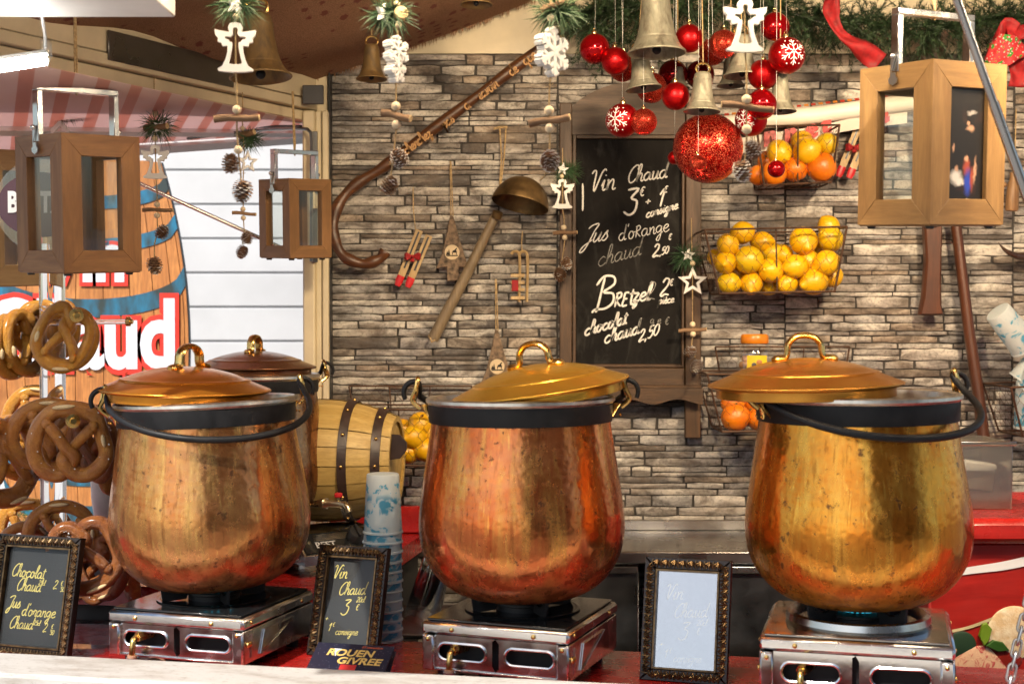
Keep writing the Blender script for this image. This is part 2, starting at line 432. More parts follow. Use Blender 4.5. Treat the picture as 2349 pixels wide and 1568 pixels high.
BLACKP = plain('black_plastic', (.02, .02, .021), .4, 0, .1)
TWINE = plain('jute_twine', (.42, .29, .14), .9, 0, .25, 200, .6, 400)
def m_burlap():
    t = NT('burlap_star_print'); c = t.co('Generated')
    c = t.co('Object'); wv = t.noise(t.co('Object', (1, 1, 1)), 420, 2); n = t.noise(c, 6, 4)
    d = t.voro(t.co('Object', (1, 1, .3)), 27, 'F1', 'Distance', .35)
    ang = t.noise(c, 200, 2)
    star = t.rng(t.math('ADD', d, t.math('MULTIPLY', ang, .3)), .36, .43, .85, 0)
    col = t.mix(n, (.25, .135, .08), (.36, .21, .13)); col = t.mix(t.rng(wv, .35, .6, .6, 0), col, (.11, .06, .03))
    col = t.mix(star, col, (.15, .045, .04))
    return t.set(col, .9, 0, t.bump(wv, .7, .002), Specular_IOR_Level=.1)
BURLAP = m_burlap()

# ================================================================== ground and houses around
def grid_sheet(x0, x1, y0, y1, n, z=0.):
    mb = MB(); vs = [(x0 + (x1 - x0) * i / n, y0 + (y1 - y0) * j / n, z) for j in range(n + 1) for i in range(n + 1)]
    mb.add(vs, [[j * (n + 1) + i, j * (n + 1) + i + 1, (j + 1) * (n + 1) + i + 1, (j + 1) * (n + 1) + i] for j in range(n) for i in range(n)]); return mb
t = NT('street_paving'); c = t.co(); br = t.n('TexBrick'); t.put(br.inputs['Vector'], c); br.inputs['Scale'].default_value = 3
br.inputs['Color1'].default_value = (.16, .15, .14, 1); br.inputs['Color2'].default_value = (.23, .21, .19, 1); br.inputs['Mortar'].default_value = (.07, .065, .06, 1)
GROUNDM = t.set(br.outputs[0], .75, 0, t.bump(t.noise(c, 40, 4), .4, .004))
struct(grid_sheet(-120, 120, -120, 120, 8).build('ground', GROUNDM))

# white boarded chalet next door, seen through the side hatch
chalet = thing('boarded_chalet', 'white clapboard chalet wall standing beyond the side hatch', 'building', (-1.9, 5.6, 0))
SIDING = plain('white_siding', (.56, .56, .565), .4, var=.06, nscale=3, bump=.08, bscale=60)
PLK = .134
k = 0
while k * PLK < 2.85:
    z0 = k * PLK
    mb = MB(); mb.box((-2.4, -.018, z0 + .006), (1.75, .0, z0 + PLK), .004); mb.box((-2.4, -.008, z0), (1.75, .0, z0 + .007))
    mb.build('plank', SIDING, chalet); k += 1
MB().box((-2.4, .004, 0), (1.75, 2.2, 2.88), .0).build('wall_core', WHITEP, chalet)
MB().prism([(-2.6, 2.88), (1.95, 2.88), (-.3, 3.9)], -.15, 2.4).build('roof', plain('slate', (.09, .095, .1), .6), chalet)

# half-timbered row across the street, behind the photographer
FAC = plain('old_render', (.42, .36, .28), .8, var=.15, nscale=2, bump=.2, bscale=30)
TIMB = plain('dark_timber', (.06, .04, .03), .7)
PANEG = plain('window_pane', (.05, .06, .07), .06)
def townhouse(x0, wd, h, y, label):
    b = thing('town_house', label, 'building', (x0, y, 0), (0, 0, math.pi), 'town houses across the street')
    MB().box((-wd, 0, 0), (0, 6, h)).build('wall', FAC, b)
    MB().prism([(-wd - .2, h), (.2, h), (-wd / 2, h + 2.6)], -.2, 6.2).build('roof', plain('slate', (.09, .095, .1), .6), b)
    for fl in range(3):
        for q in range(3):
            xx = -wd * (q + .5) / 3; zz = 3.4 + fl * 2.3
            if zz + 1.5 > h: continue
            wn = MB().box((xx - .5, -.06, zz), (xx + .5, -.003, zz + 1.5), .02).build('window', WHITEP, b)
            MB().box((xx - .42, -.075, zz + .08), (xx + .42, -.063, zz + 1.42)).build('pane', PANEG, wn)
    MB().box((-wd * .8, -.05, .0), (-wd * .2, -.003, 2.6), .02).build('shop_front', PANEG, b)
    mb = MB()
    for q in range(7): mb.box((-wd * q / 6 - .08, -.03, 2.9), (-wd * q / 6 + .08, -.002, h - .05))
    mb.build('timber_frame', TIMB, b)
townhouse(7.5, 7.0, 6.6, -11, 'half-timbered town house across the street')
townhouse(14.8, 7.0, 6.0, -11, 'lower half-timbered town house beside its taller neighbour across the street')
townhouse(.3, 7.0, 5.6, -12, 'lowest half-timbered town house across the street')

# ================================================================== back wall with its stones
YW = 3.5
WX0 = W(756, 600, YW).x; WX1 = 2.05; WZ0, WZ1 = .5, W(1000, 125, YW).z
wall = struct(MB().box((WX0, YW + .004, 0), (WX1, YW + .06, WZ1)).build('back_wall', plain('dark_joint', (.05, .043, .038), .85), None))
tones = [((.47, .43, .385), 5), ((.34, .31, .285), 5), ((.60, .56, .50), 6), ((.21, .175, .145), 3), ((.36, .345, .33), 4), ((.13, .12, .115), 2), ((.34, .27, .21), 2)]
tpool = [c for c, n in tones for _ in range(n)]
STONES = []
strip = .56; xs = WX0
so = random.Random(5)
while xs < WX1 - .01:
    xe = min(xs + strip, WX1); z = WZ0
    while z < WZ1 - .006:
        h = so.choice((.011, .014, .016, .018, .020, .022, .025, .029))
        if z + h > WZ1 - .01: h = WZ1 - z
        x = xs
        while x < xe - .004:
            L = so.uniform(.05, .19) * (1 if h > .018 else 1.2)
            if xe - (x + L) < .035: L = xe - x
            if h > .024 and so.random() < .3 and L > .06:
                k = so.uniform(.4, .6); STONES.append((x, x + L, z, z + h * k)); STONES.append((x, x + L, z + h * k, z + h))
            else: STONES.append((x, x + L, z, z + h))
            x += L
        z += h
    xs = xe
def stone_mesh(mb, s):
    x0, x1, z0, z1 = s; g = .0009; x0 += g; x1 -= g; z0 += g; z1 -= g
    h = z1 - z0; L = x1 - x0; j = min(.0022, h * .12)
    nx = max(2, int(L / .028)); out = []
    wob = lambda x, zz: mnoise.noise(V((x * 30, zz * 47, 3.1))) * j * 1.6
    cr = min(.006, h * .3)
    for i in range(nx + 1):
        x = x0 + L * i / nx; e = i in (0, nx)
        out.append((x + (so.uniform(.2, 1) * cr * .6 * (1 if i == 0 else -1) if e else 0), z0 + (so.uniform(0, cr * .5) if e else 0) + wob(x, z0)))
    for i in range(nx, -1, -1):
        x = x0 + L * i / nx; e = i in (0, nx)
        out.append((x + (so.uniform(.2, 1) * cr * .6 * (1 if i == 0 else -1) if e else 0), z1 - (so.uniform(0, cr * .5) if e else 0) + wob(x, z1)))
    yb = YW + .005; yf = YW - so.uniform(.0, .0045)
    b = min(.0028, h * .16); n = len(out); cx, cz = (x0 + x1) / 2, (z0 + z1) / 2
    def inn(p, k): return (p[0] + (k if p[0] < cx else -k) * (1 if abs(p[0] - cx) > L * .35 else 0), p[1] + (k if p[1] < cz else -k))
    vs = [(p[0], yb, p[1]) for p in out] + [(p[0], yf + b * .7, p[1]) for p in out] + [(inn(p, b)[0], yf, inn(p, b)[1]) for p in out]
    fs = [[2 * n + i for i in range(n)]]
    for Lr in (0, n):
        for i in range(n): q = (i + 1) % n; fs.append([Lr + i, Lr + q, Lr + n + q, Lr + n + i])
    tn = so.choice(tpool); k = so.uniform(.85, 1.18); mb.tone = tuple(c * k for c in tn)
    mb.add(vs, fs)
def seen(s):
    x, z = (s[0] + s[1]) / 2, (s[2] + s[3]) / 2
    d = YW * CP + (EYE - z) * SP; u = UC + x / d * FPX; v = VC - ((z - EYE) * CP + YW * SP) / d * FPX
    if not (-20 < u < 2370 and 0 < v < 1600): return 0
    for (a, b, c, e) in ((960, 1440, 880, 1400), (1715, 2230, 860, 1400), (1320, 1565, 300, 900), (690, 990, 900, 1200), (1620, 1940, 490, 670), (1965, 2295, 170, 510), (1440, 2348, 1190, 1600)):
        if a < u < b and c < v < e: return .1
    return 1
order = sorted(STONES, key=lambda s: -(s[1] - s[0]) * (s[3] - s[2]) * seen(s))
for s in order[:290]:
    mb = MB(); stone_mesh(mb, s); mb.build('stone', STONE, wall, smooth=True, angle=50)
mb = MB()
for s in order[290:]: stone_mesh(mb, s)
o = mb.build('stones', STONE, wall, smooth=True, angle=50); o['kind'] = 'stuff'
# cream gable board above the stones
struct(MB().prism([(-.56, WZ1 + .002), (WX1, WZ1 + .002), (WX1, 2.36), (.80, 2.74), (-.56, 2.12)], YW + .002, YW + .05).build('gable_wall', CREAM, None))
mb = MB()
for u_ in (960, 1180, 1330): mb.lathe([(0, -.002), (.003, -.002), (.0035, 0), (0, .0)], 10, M.Translation(W(u_, 118, YW)) @ M.Rotation(R(90), 4, 'X'))
# ================================================================== stall frame, roof, awning
stall = thing('stall_frame', 'cream painted timber frame of the side hatch with corner post', 'frame', (0, 0, 0))
SLP = .52; E0, E1 = V((-.482, 3.46, 0)), V((-.482 - SLP * 1.76, 1.70, 0))      # line of the side wall, far to near
ed = (E1 - E0).normalized(); ELEN = (E1 - E0).length
def along(s, off, z): return E0 + ed * s + V((-ed.y, ed.x, 0)) * off + V((0, 0, z))
sidem = M.Translation(E0) @ M(((ed.x, -ed.y, 0, 0), (ed.y, ed.x, 0, 0), (0, 0, 1, 0), (0, 0, 0, 1)))   # local x along the wall towards us, y into the stall is +? 
sgn = 1 if (sidem @ V((0, 1, 0)) - sidem @ V((0, 0, 0))).x > 0 else -1
def sbox(mb, s0, s1, o0, o1, z0, z1, bev=.002):
    a, b = sorted((o0 * sgn, o1 * sgn)); mb.box((s0, a, z0), (s1, b, z1), bev, sidem)
post = MB(); post.box((W(694, 600, 3.43).x, 3.43, 0), (W(722, 600, 3.43).x, 3.53, 1.94), .004)
post.box((W(723, 600, 3.44).x, 3.442, 0), (W(737, 600, 3.44).x, 3.53, 1.94), .003); post.box((W(738, 600, 3.43).x, 3.436, 0), (W(752, 600, 3.43).x, 3.53, 1.94), .003)
post.build('corner_post', CREAM, stall); MB().box((W(694, 600, 3.46).x, 3.47, 1.941), (WX0, 3.53, WZ1), .002).build('corner_filler', CREAM, stall)
MB().box((W(753, 600, 3.45).x, 3.455, 0), (W(757, 600, 3.45).x, 3.53, WZ1), .001).build('gasket', BLACKP, stall)
mb = MB(); sbox(mb, -.02, ELEN, -.03, 0, 1.970, 2.032); mb.build('side_board', CREAM, stall)
mb = MB(); sbox(mb, -.02, ELEN, -.05, .004, 1.944, 1.968); mb.build('ledge', CREAM, stall)
mb = MB(); sbox(mb, -.02, ELEN, -.055, -.012, 1.917, 1.942); mb.build('lip', CREAM, stall)
mb = MB(); sbox(mb, .314, .705, .0045, .009, 1.954, 2.013, .001); mb.build('steel_plate', STEELD, stall)
mb = MB(); mb.cbox((W(718, 218, 3.40).x, 3.40, W(718, 218, 3.40).z), (.05, .012, .045), .002); mb.build('corner_bracket', plain('dark_bracket', (.05, .05, .055), .5), stall)
for v_, h_ in ((345, .09), (540, .13)): MB().cbox(W(722, v_, 3.425), (.013, .006, h_), .001).build('hinge_plate', STEELD, stall)
# bent tube stay and gas strut of the hatch
MB().tube(cat_rom([W(430, 318, 3.75), W(590, 299, 3.6), W(690, 296, 3.42), W(708, 300, 3.40), W(714, 318, 3.40), W(714, 400, 3.40), W(714, 600, 3.40)], 5), .004, 8).build('bent_stay', STEELD, stall)
MB().tube([W(320, 421, 3.3), W(660, 575, 3.42)], .0048, 10).build('gas_strut', STEEL, stall)
MB().tube([W(300, 323, 3.9), W(585, 291, 3.7), W(690, 290, 3.5)], .004, 6).build('rubber_seal', BLACKP, stall)
# raised hatch: striped red and white canvas let the daylight through
def m_awning(name, axis, scale, wht=(.75, .72, .7), red=(.5, .05, .035), tr=.5):
    t = NT(name); c = t.co('UV'); s = t.sep(c)[0]; f = t.math('FRACT', t.math('MULTIPLY', s, scale)); k = t.rng(f, .62, .64, 0, 1)
    t.set(t.mix(k, wht, red), .75, 0, t.bump(t.noise(t.co(), 300, 2), .2, .001)); tl = t.n('BsdfTranslucent'); t.put(tl.inputs[0], t.mix(k, wht, red))
    mx = t.n('MixShader'); mx.inputs[0].default_value = tr; t.t.links.new(t.b.outputs[0], mx.inputs[1]); t.t.links.new(tl.outputs[0], mx.inputs[2]); t.t.links.new(mx.outputs[0], t.out.inputs[0]); return t.m
def quad_sheet(name, mat, a, b, c, d, nu, nv, parent=None, sag=0., uvs=True):
    vs, uv = [], []
    for j in range(nv + 1):
        for i in range(nu + 1):
            s, q = i / nu, j / nv; p = (a * (1 - s) + b * s) * (1 - q) + (d * (1 - s) + c * s) * q
            vs.append(p + V((0, 0, -sag * math.sin(math.pi * q) + .3 * sag * math.sin(s * 17) * q))); uv.append((s, q))
    fs = [[j * (nu + 1) + i, j * (nu + 1) + i + 1, (j + 1) * (nu + 1) + i + 1, (j + 1) * (nu + 1) + i] for j in range(nv) for i in range(nu)]
    mb = MB().add(vs, fs); o = mb.build(name, mat, parent)
    ul = o.data.uv_layers.new(name='UVMap')
    for l in o.data.loops: ul.data[l.index].uv = uv[l.vertex_index]
    sol = o.modifiers.new('thickness', 'SOLIDIFY'); sol.thickness = .002
    return o
hatch = thing('hatch_awning', 'raised side hatch canopy of red and white striped canvas on white rails', 'awning', (-.9, 3.4, 1.87))
ha, hb = W(716, 282, 3.50), W(-60, 118, 2.02)
hd, hc = W(700, 305, 4.35), W(-60, 350, 3.25)
quad_sheet('canvas', m_awning('sunlit_hatch_canvas', 0, 12, (.80, .64, .62), (.70, .40, .34), .5), ha, hb, hc, hd, 24, 6, None).parent = hatch  # pink of sunlight through the cloth is mixed into both stripe colours
for ch in hatch.children: ch.matrix_parent_inverse = WM[hatch.name].inverted()
mb = MB(); mb.tube([hd + V((0, .02, -.012)), hc + V((0, .02, -.012))], .018, 4); mb.build('outer_rail', WHITEP, hatch, world=True)
mb = MB(); p, q = ha.lerp(hd, .62), hb.lerp(hc, .62); mb.tube([p + V((0, 0, -.012)), q + V((0, 0, -.012))], .010, 4); mb.build('inner_rail', WHITEP, hatch, world=True)
# roof over the stall and the front awning that shades it
roofm = plain('roof_panel', (.3, .25, .2), .7)
def roof_z(x, y): return 2.06 + .385 * (x - (E0.x - SLP * (3.5 - y)))
rf = thing('stall_roof', 'pitched timber roof of the market stall above the burlap lining', 'roof', (0, 2.6, 2.6))
def slab(pts, th, name, mat, parent):
    n = len(pts); vs = [V(p) for p in pts] + [V(p) + V((0, 0, th)) for p in pts]
    fs = [list(range(n)), [n + i for i in range(n)]] + [[i, (i + 1) % n, n + (i + 1) % n, n + i] for i in range(n)]
    return MB().add(vs, fs).build(name, mat, parent, world=True)
RX, YF, YB = .80, 1.90, 3.62
xl = lambda y: E0.x - SLP * (3.5 - y) - .04
RZ = roof_z(RX, YB) + .03
slab([(xl(YF), YF, 2.05), (RX, YF, RZ + .2), (RX, YB, RZ), (xl(YB), YB, 2.05)], .03, 'roof_panel', roofm, rf)
slab([(RX, YF, RZ + .2), (2.3, YF, 2.10), (2.3, YB, 2.10), (RX, YB, RZ)], .03, 'roof_panel', roofm, rf)
# burlap lining, with its fringe
cl = thing('burlap_lining', 'brown burlap ceiling cloth printed with dark red stars and a frayed edge', 'cloth', (0, 3, 2.1))
nu, nv = 34, 30; vs = []
def lin_pt(a, b):
    y = 3.47 + (1.93 - 3.47) * b; x0 = xl(y) + .05; x = x0 + (.86 - x0) * a
    z = 2.016 + .375 * (x - x0) * (3.47 - xl(3.47) * 0) / 3.47 - .018 * math.sin(math.pi * min(1, a * 2.2)) * (1 + .5 * math.sin(b * 9)) + .008 * math.sin(b * 21 + a * 8) - .012 * math.sin(b * math.pi * 3) ** 2 * (1 - a)
    return V((x, y, z))
for j in range(nv + 1):
    for i in range(nu + 1): vs.append(lin_pt(i / nu, j / nv))
MB().add(vs, [[j * (nu + 1) + i, j * (nu + 1) + i + 1, (j + 1) * (nu + 1) + i + 1, (j + 1) * (nu + 1) + i] for j in range(nv) for i in range(nu)]).build('sheet', BURLAP, cl, world=True)
mb = MB(); fr = random.Random(3)
for k in range(900):
    a = fr.random()
    p = lin_pt(a, 0) if k % 2 else lin_pt(0, a * .9); d = V((fr.uniform(-.004, .004), fr.uniform(-.002, .002), -fr.uniform(.006, .018)))
    if k % 2: d += V((0, 0, 0))
    s_ = V((.0011, 0, 0)) if k % 2 else V((0, .0011, 0)); mb.add([p - s_, p + s_, p + d], [[0, 1, 2]])
mb.build('fringe', BURLAP, cl, world=True)
aw = thing('front_awning', 'red and white striped awning over the front of the stall', 'awning', (0, 1.2, 2.4))
o = quad_sheet('canvas', m_awning('front_canvas', 0, 26, tr=.25), V((-.92, 1.72, 2.46)), V((2.9, 1.72, 2.46)), V((2.9, 1.12, 2.17)), V((-.92, 1.12, 2.17)), 40, 6, aw); o.matrix_parent_inverse = WM[aw.name].inverted()
# front beam the ornaments hang from, and the white casing seen at its end
fb = thing('front_beam', 'white painted beam casing above the left lantern', 'beam', W(200, -20, 1.98))
x375 = W(375, 12, 1.98).x; z20 = W(300, 16, 1.98).z
MB().box((-1.4, 1.93, z20), (x375, 2.05, z20 + .12), .002).build('casing', WHITEP, fb, world=True)
struct(MB().box((x375 + .002, 1.9, 2.03), (2.2, 1.95, 2.10), .004).build('header_beam', WHITEP, None))

# ================================================================== counters
CA = R(-11.0)
ctr = thing('serving_counter', 'glossy red serving counter edged with a worn white front rail', 'counter', (0, 2.168, 0), (0, 0, CA))
CZ = .843; SZ = .92
MB().box((-1.7, .0, CZ - .035), (1.7, .42, CZ), .003).build('top', RED, ctr)
MB().box((-1.7, -.13, CZ - .02), (1.7, -.002, CZ + .052), .006).build('front_rail', RAIL, ctr)
MB().box((-1.7, -.115, .0), (1.7, -.09, CZ - .022), .003).build('front_panel', WHITEP, ctr)
MB().box((-1.68, -.085, .0), (1.68, .40, CZ - .04), .003).build('body', plain('dark_core', (.03, .03, .03), .7), ctr)
sct = thing('side_counter', 'red side counter under the barrel running back to the stone wall', 'counter', (-.6, 3.0, 0))
slab([(-.345, 2.72, SZ - .045), (-.21, 3.49, SZ - .045), (-1.15, 3.49, SZ - .045), (-1.35, 2.90, SZ - .045)], .04, 'top', RED, sct)
slab([(-.37, 2.75, .0), (-.23, 3.47, .0), (-1.1, 3.47, .0), (-1.3, 2.92, .0)], SZ - .047, 'body', plain('dark_core', (.03, .03, .03), .7), sct)
MB().box((-.75, 3.455, SZ - .003), (-.12, 3.478, SZ + .062), .003).build('upstand', RED, sct, world=True)
bc = thing('steel_back_counter', 'stainless steel back counter with shade-darkened cabinet doors under the stone wall', 'counter', (.7, 3.38, 0))
yb0, yb1 = 3.17, 3.488
MB().box((-.10, yb0, .892), (1.9, yb1, .92), .003).build('worktop', STEEL, bc, world=True)
MB().box((-.10, yb1 - .012, .9205), (1.9, yb1 + .0, .946), .002).build('backsplash', STEEL, bc, world=True)
xs_ = W(1476, 1400, yb0).x
for a, b in ((-.1, xs_ - .008), (xs_ + .008, xs_ + .62), (xs_ + .63, 1.88)):
    d = MB().box((a, yb0 + .02, .1), (b, yb0 + .04, .889), .004).build('cabinet_door', STEELD, bc, world=True)  # stainless doors: their shade is put in as a darker steel
    MB().box((a + .004, yb0 + .008, .869), (b - .004, yb0 + .019, .885), .002).build('door_lip', STEEL, d, world=True)
# ================================================================== lamps of the stall
def m_emit(name, col, power):
    if name in MATS: return MATS[name]
    t = NT(name); t.set(col, .4); t.put(t.b.inputs['Emission Color'], col); t.b.inputs['Emission Strength'].default_value = power
    MATS[name] = t.m; return t.m
# white LED batten under the left eave, with its plug and cable
a, b = W(-150, 176, 1.98), W(104, 137, 2.07)
led = thing('led_batten', 'glaring white LED strip lamp with clear plug and cable under the eave', 'lamp', a.lerp(b, .5))
MB().tube([a, b], .0085, 10).build('light_tube', m_emit('led_white', (1, .97, .9), 22), led, world=True)
d = (b - a).normalized()
MB().tube([a + V((0, .006, .010)), b + V((0, .006, .010))], .006, 4).build('channel', WHITEP, led, world=True)
pl = W(105, 112, 2.075)
MB().tube([b, b.lerp(pl, .4) + V((.004, 0, 0)), pl + V((0, 0, -.012)), pl + V((0, 0, .012))], [.006, .006, .009, .008], 10).build('plug', glassy('clear_plastic', rough=.05, alpha_mix=.8), led, world=True)
MB().tube(cat_rom([pl, W(103, 80, 2.075), W(98, 50, 2.06), W(96, 20, 2.04)], 4), [.0025] * 10 + [.004, .006, .007], 8).build('cable', plain('white_cable', (.55, .53, .52), .4), led, world=True)
hd = thing('led_batten', 'long warm white LED strip lamp along the front header beam', 'lamp', (.4, 1.97, 2.0))
for k in range(4):
    xa = -.62 + k * .5; MB().tube([(xa, 1.972, 1.992), (xa + .485, 1.972, 1.992)], .008, 10).build('light_tube', m_emit('led_warm', (1, .79, .54), 44), hd, world=True)
MB().box((-.64, 1.955, 2.002), (1.4, 1.985, 2.018), .002).build('channel', WHITEP, hd, world=True)
# two warm clip lamps under the ridge (their light falls on the stone wall)
def clip_lamp(loc, aim, power, label, spot=R(95)):
    loc, aim = V(loc), V(aim); q = (aim - loc).to_track_quat('-Z', 'Y')
    L = thing('clip_lamp', label, 'lamp', loc, q.to_euler())
    MB().lathe([(.022, .09), (.026, .06), (.03, .05), (.06, .0), (.063, -.002), (.058, .0), (.028, .046), (0, .05)], 24).build('reflector', STEEL, L)
    MB().ball((0, 0, .012), .024, 16, 10).build('bulb', m_emit('warm_bulb', (1, .72, .42), 40), L)
    MB().tube([(0, 0, .085), (0, .02, .13), (0, .05, .17)], .006, 8).build('arm', IRON, L)
    ld = bpy.data.lights.new('bulb_light', 'SPOT'); ld.energy = power * LAMP_POWER; ld.color = (1, .76, .48); ld.spot_size = spot; ld.spot_blend = .7; ld.shadow_soft_size = .08
    lo = bpy.data.objects.new('bulb_light', ld); COL.objects.link(lo); lo.parent = L; lo.location = (0, 0, -.02)
    return L
clip_lamp((1.05, 1.99, 2.22), (.85, 3.5, 1.25), 52, 'warm clip lamp under the stall ridge aimed at the lemon baskets')
clip_lamp((.12, 2.0, 2.20), (.3, 3.5, 1.2), 30, 'warm clip lamp on the header beam aimed at the chalkboard')

# ================================================================== copper cauldrons
def m_copper(name, a, b, c, seed, rough=.21, ham=1.0):
    t = NT(name); o = t.co('Object'); sh = t.n('VectorMath', operation='ADD'); t.put(sh.inputs[0], o); sh.inputs[1].default_value = (seed * 1.7, seed * .9, seed * .31)
    base = sh.outputs[0]
    mp = t.n('Mapping'); t.put(mp.inputs[0], base); mp.inputs['Scale'].default_value = (1, 1, .09); st = mp.outputs[0]
    n1 = t.noise(st, 34, 6, .6, .3); n2 = t.noise(base, 9, 5, .6, .6); n3 = t.noise(base, 55, 4, .65); n4 = t.noise(st, 90, 3, .6)
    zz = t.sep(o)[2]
    col = t.mix(t.rng(n2, .36, .62, 0, 1), a, b); col = t.mix(t.rng(n1, .46, .66, 0, .85), col, c)
    col = t.mix(t.rng(n4, .56, .7, 0, .5 if ham else .15), col, tuple(x * .4 for x in b))
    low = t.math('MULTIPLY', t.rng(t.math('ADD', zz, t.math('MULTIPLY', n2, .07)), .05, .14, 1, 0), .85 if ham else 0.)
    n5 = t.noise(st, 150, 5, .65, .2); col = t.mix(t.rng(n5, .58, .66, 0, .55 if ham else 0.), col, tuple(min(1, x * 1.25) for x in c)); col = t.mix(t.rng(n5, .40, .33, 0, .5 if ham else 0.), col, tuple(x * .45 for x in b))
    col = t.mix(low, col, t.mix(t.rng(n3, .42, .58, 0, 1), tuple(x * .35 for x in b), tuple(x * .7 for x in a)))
    col = t.mix(t.rng(n3, .62, .68, 0, .75), col, (.07, .035, .025)); sp2 = t.noise(base, 130, 3, .6); col = t.mix(t.rng(sp2, .68, .72, 0, .8), col, (.06, .03, .02))
    dim = t.voro(o, 92, 'SMOOTH_F1'); hm = t.bump(dim, .17 * ham, .003); hm2 = t.bump(t.noise(o, 7, 2), .25 * ham, .010, hm); hm3 = t.bump(n3, .08 if ham else .03, .001, hm2)
    rg = t.math('ADD', t.math('MULTIPLY', low, .14), t.rng(n1, .3, .7, rough - .09, rough + .1))
    rg = t.math('ADD', rg, t.rng(n3, .5, .75, 0, .16))
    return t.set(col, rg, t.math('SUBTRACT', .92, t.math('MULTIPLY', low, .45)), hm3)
TIN = plain('tinned_rim', (.72, .68, .6), .36, 1, .18, 30, .4, 120)
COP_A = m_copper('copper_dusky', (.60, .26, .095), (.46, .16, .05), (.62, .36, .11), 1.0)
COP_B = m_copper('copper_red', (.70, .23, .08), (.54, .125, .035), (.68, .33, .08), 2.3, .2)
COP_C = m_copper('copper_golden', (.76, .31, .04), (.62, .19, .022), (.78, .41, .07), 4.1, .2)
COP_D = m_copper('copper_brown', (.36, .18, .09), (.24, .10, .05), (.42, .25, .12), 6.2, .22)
def m_lid(name, a, b, sd, metal=.8):
    t = NT(name); o = t.co(); n = t.noise(o, 7, 4, .55, .4); f = t.noise(t.co('Object', (1, 1, .3)), 60, 4, .6); sp_ = t.noise(o, 140, 3)
    col = t.mix(t.rng(n, .35, .68, 0, 1), a, b); col = t.mix(t.rng(f, .6, .78, 0, .12), col, tuple(x * .6 for x in b))
    return t.set(col, t.rng(n, .3, .7, .2, .28), metal, t.bump(n, .04, .004))
LIDM = [m_lid('lid_amber', (.80, .33, .04), (.68, .23, .022), 1), m_lid('lid_yellow', (.82, .48, .07), (.72, .36, .04), 2), m_lid('lid_bronze', (.78, .38, .06), (.64, .24, .035), 3), m_lid('lid_dark', (.30, .15, .07), (.2, .08, .04), 4)]
POT_PROF = [(0, 0), (.30, .0), (.47, .012), (.60, .05), (.72, .115), (.83, .215), (.92, .345), (.975, .49), (1.0, .65), (.997, .82), (.975, 1.0), (.945, 1.2), (.915, 1.4), (.885, 1.6), (.868, 1.74)]
def smooth_prof(pr, sub=4):
    return [(max(p.x, 0), p.y) for p in cat_rom([V((r, z, 0)) for r, z in pr], sub)]
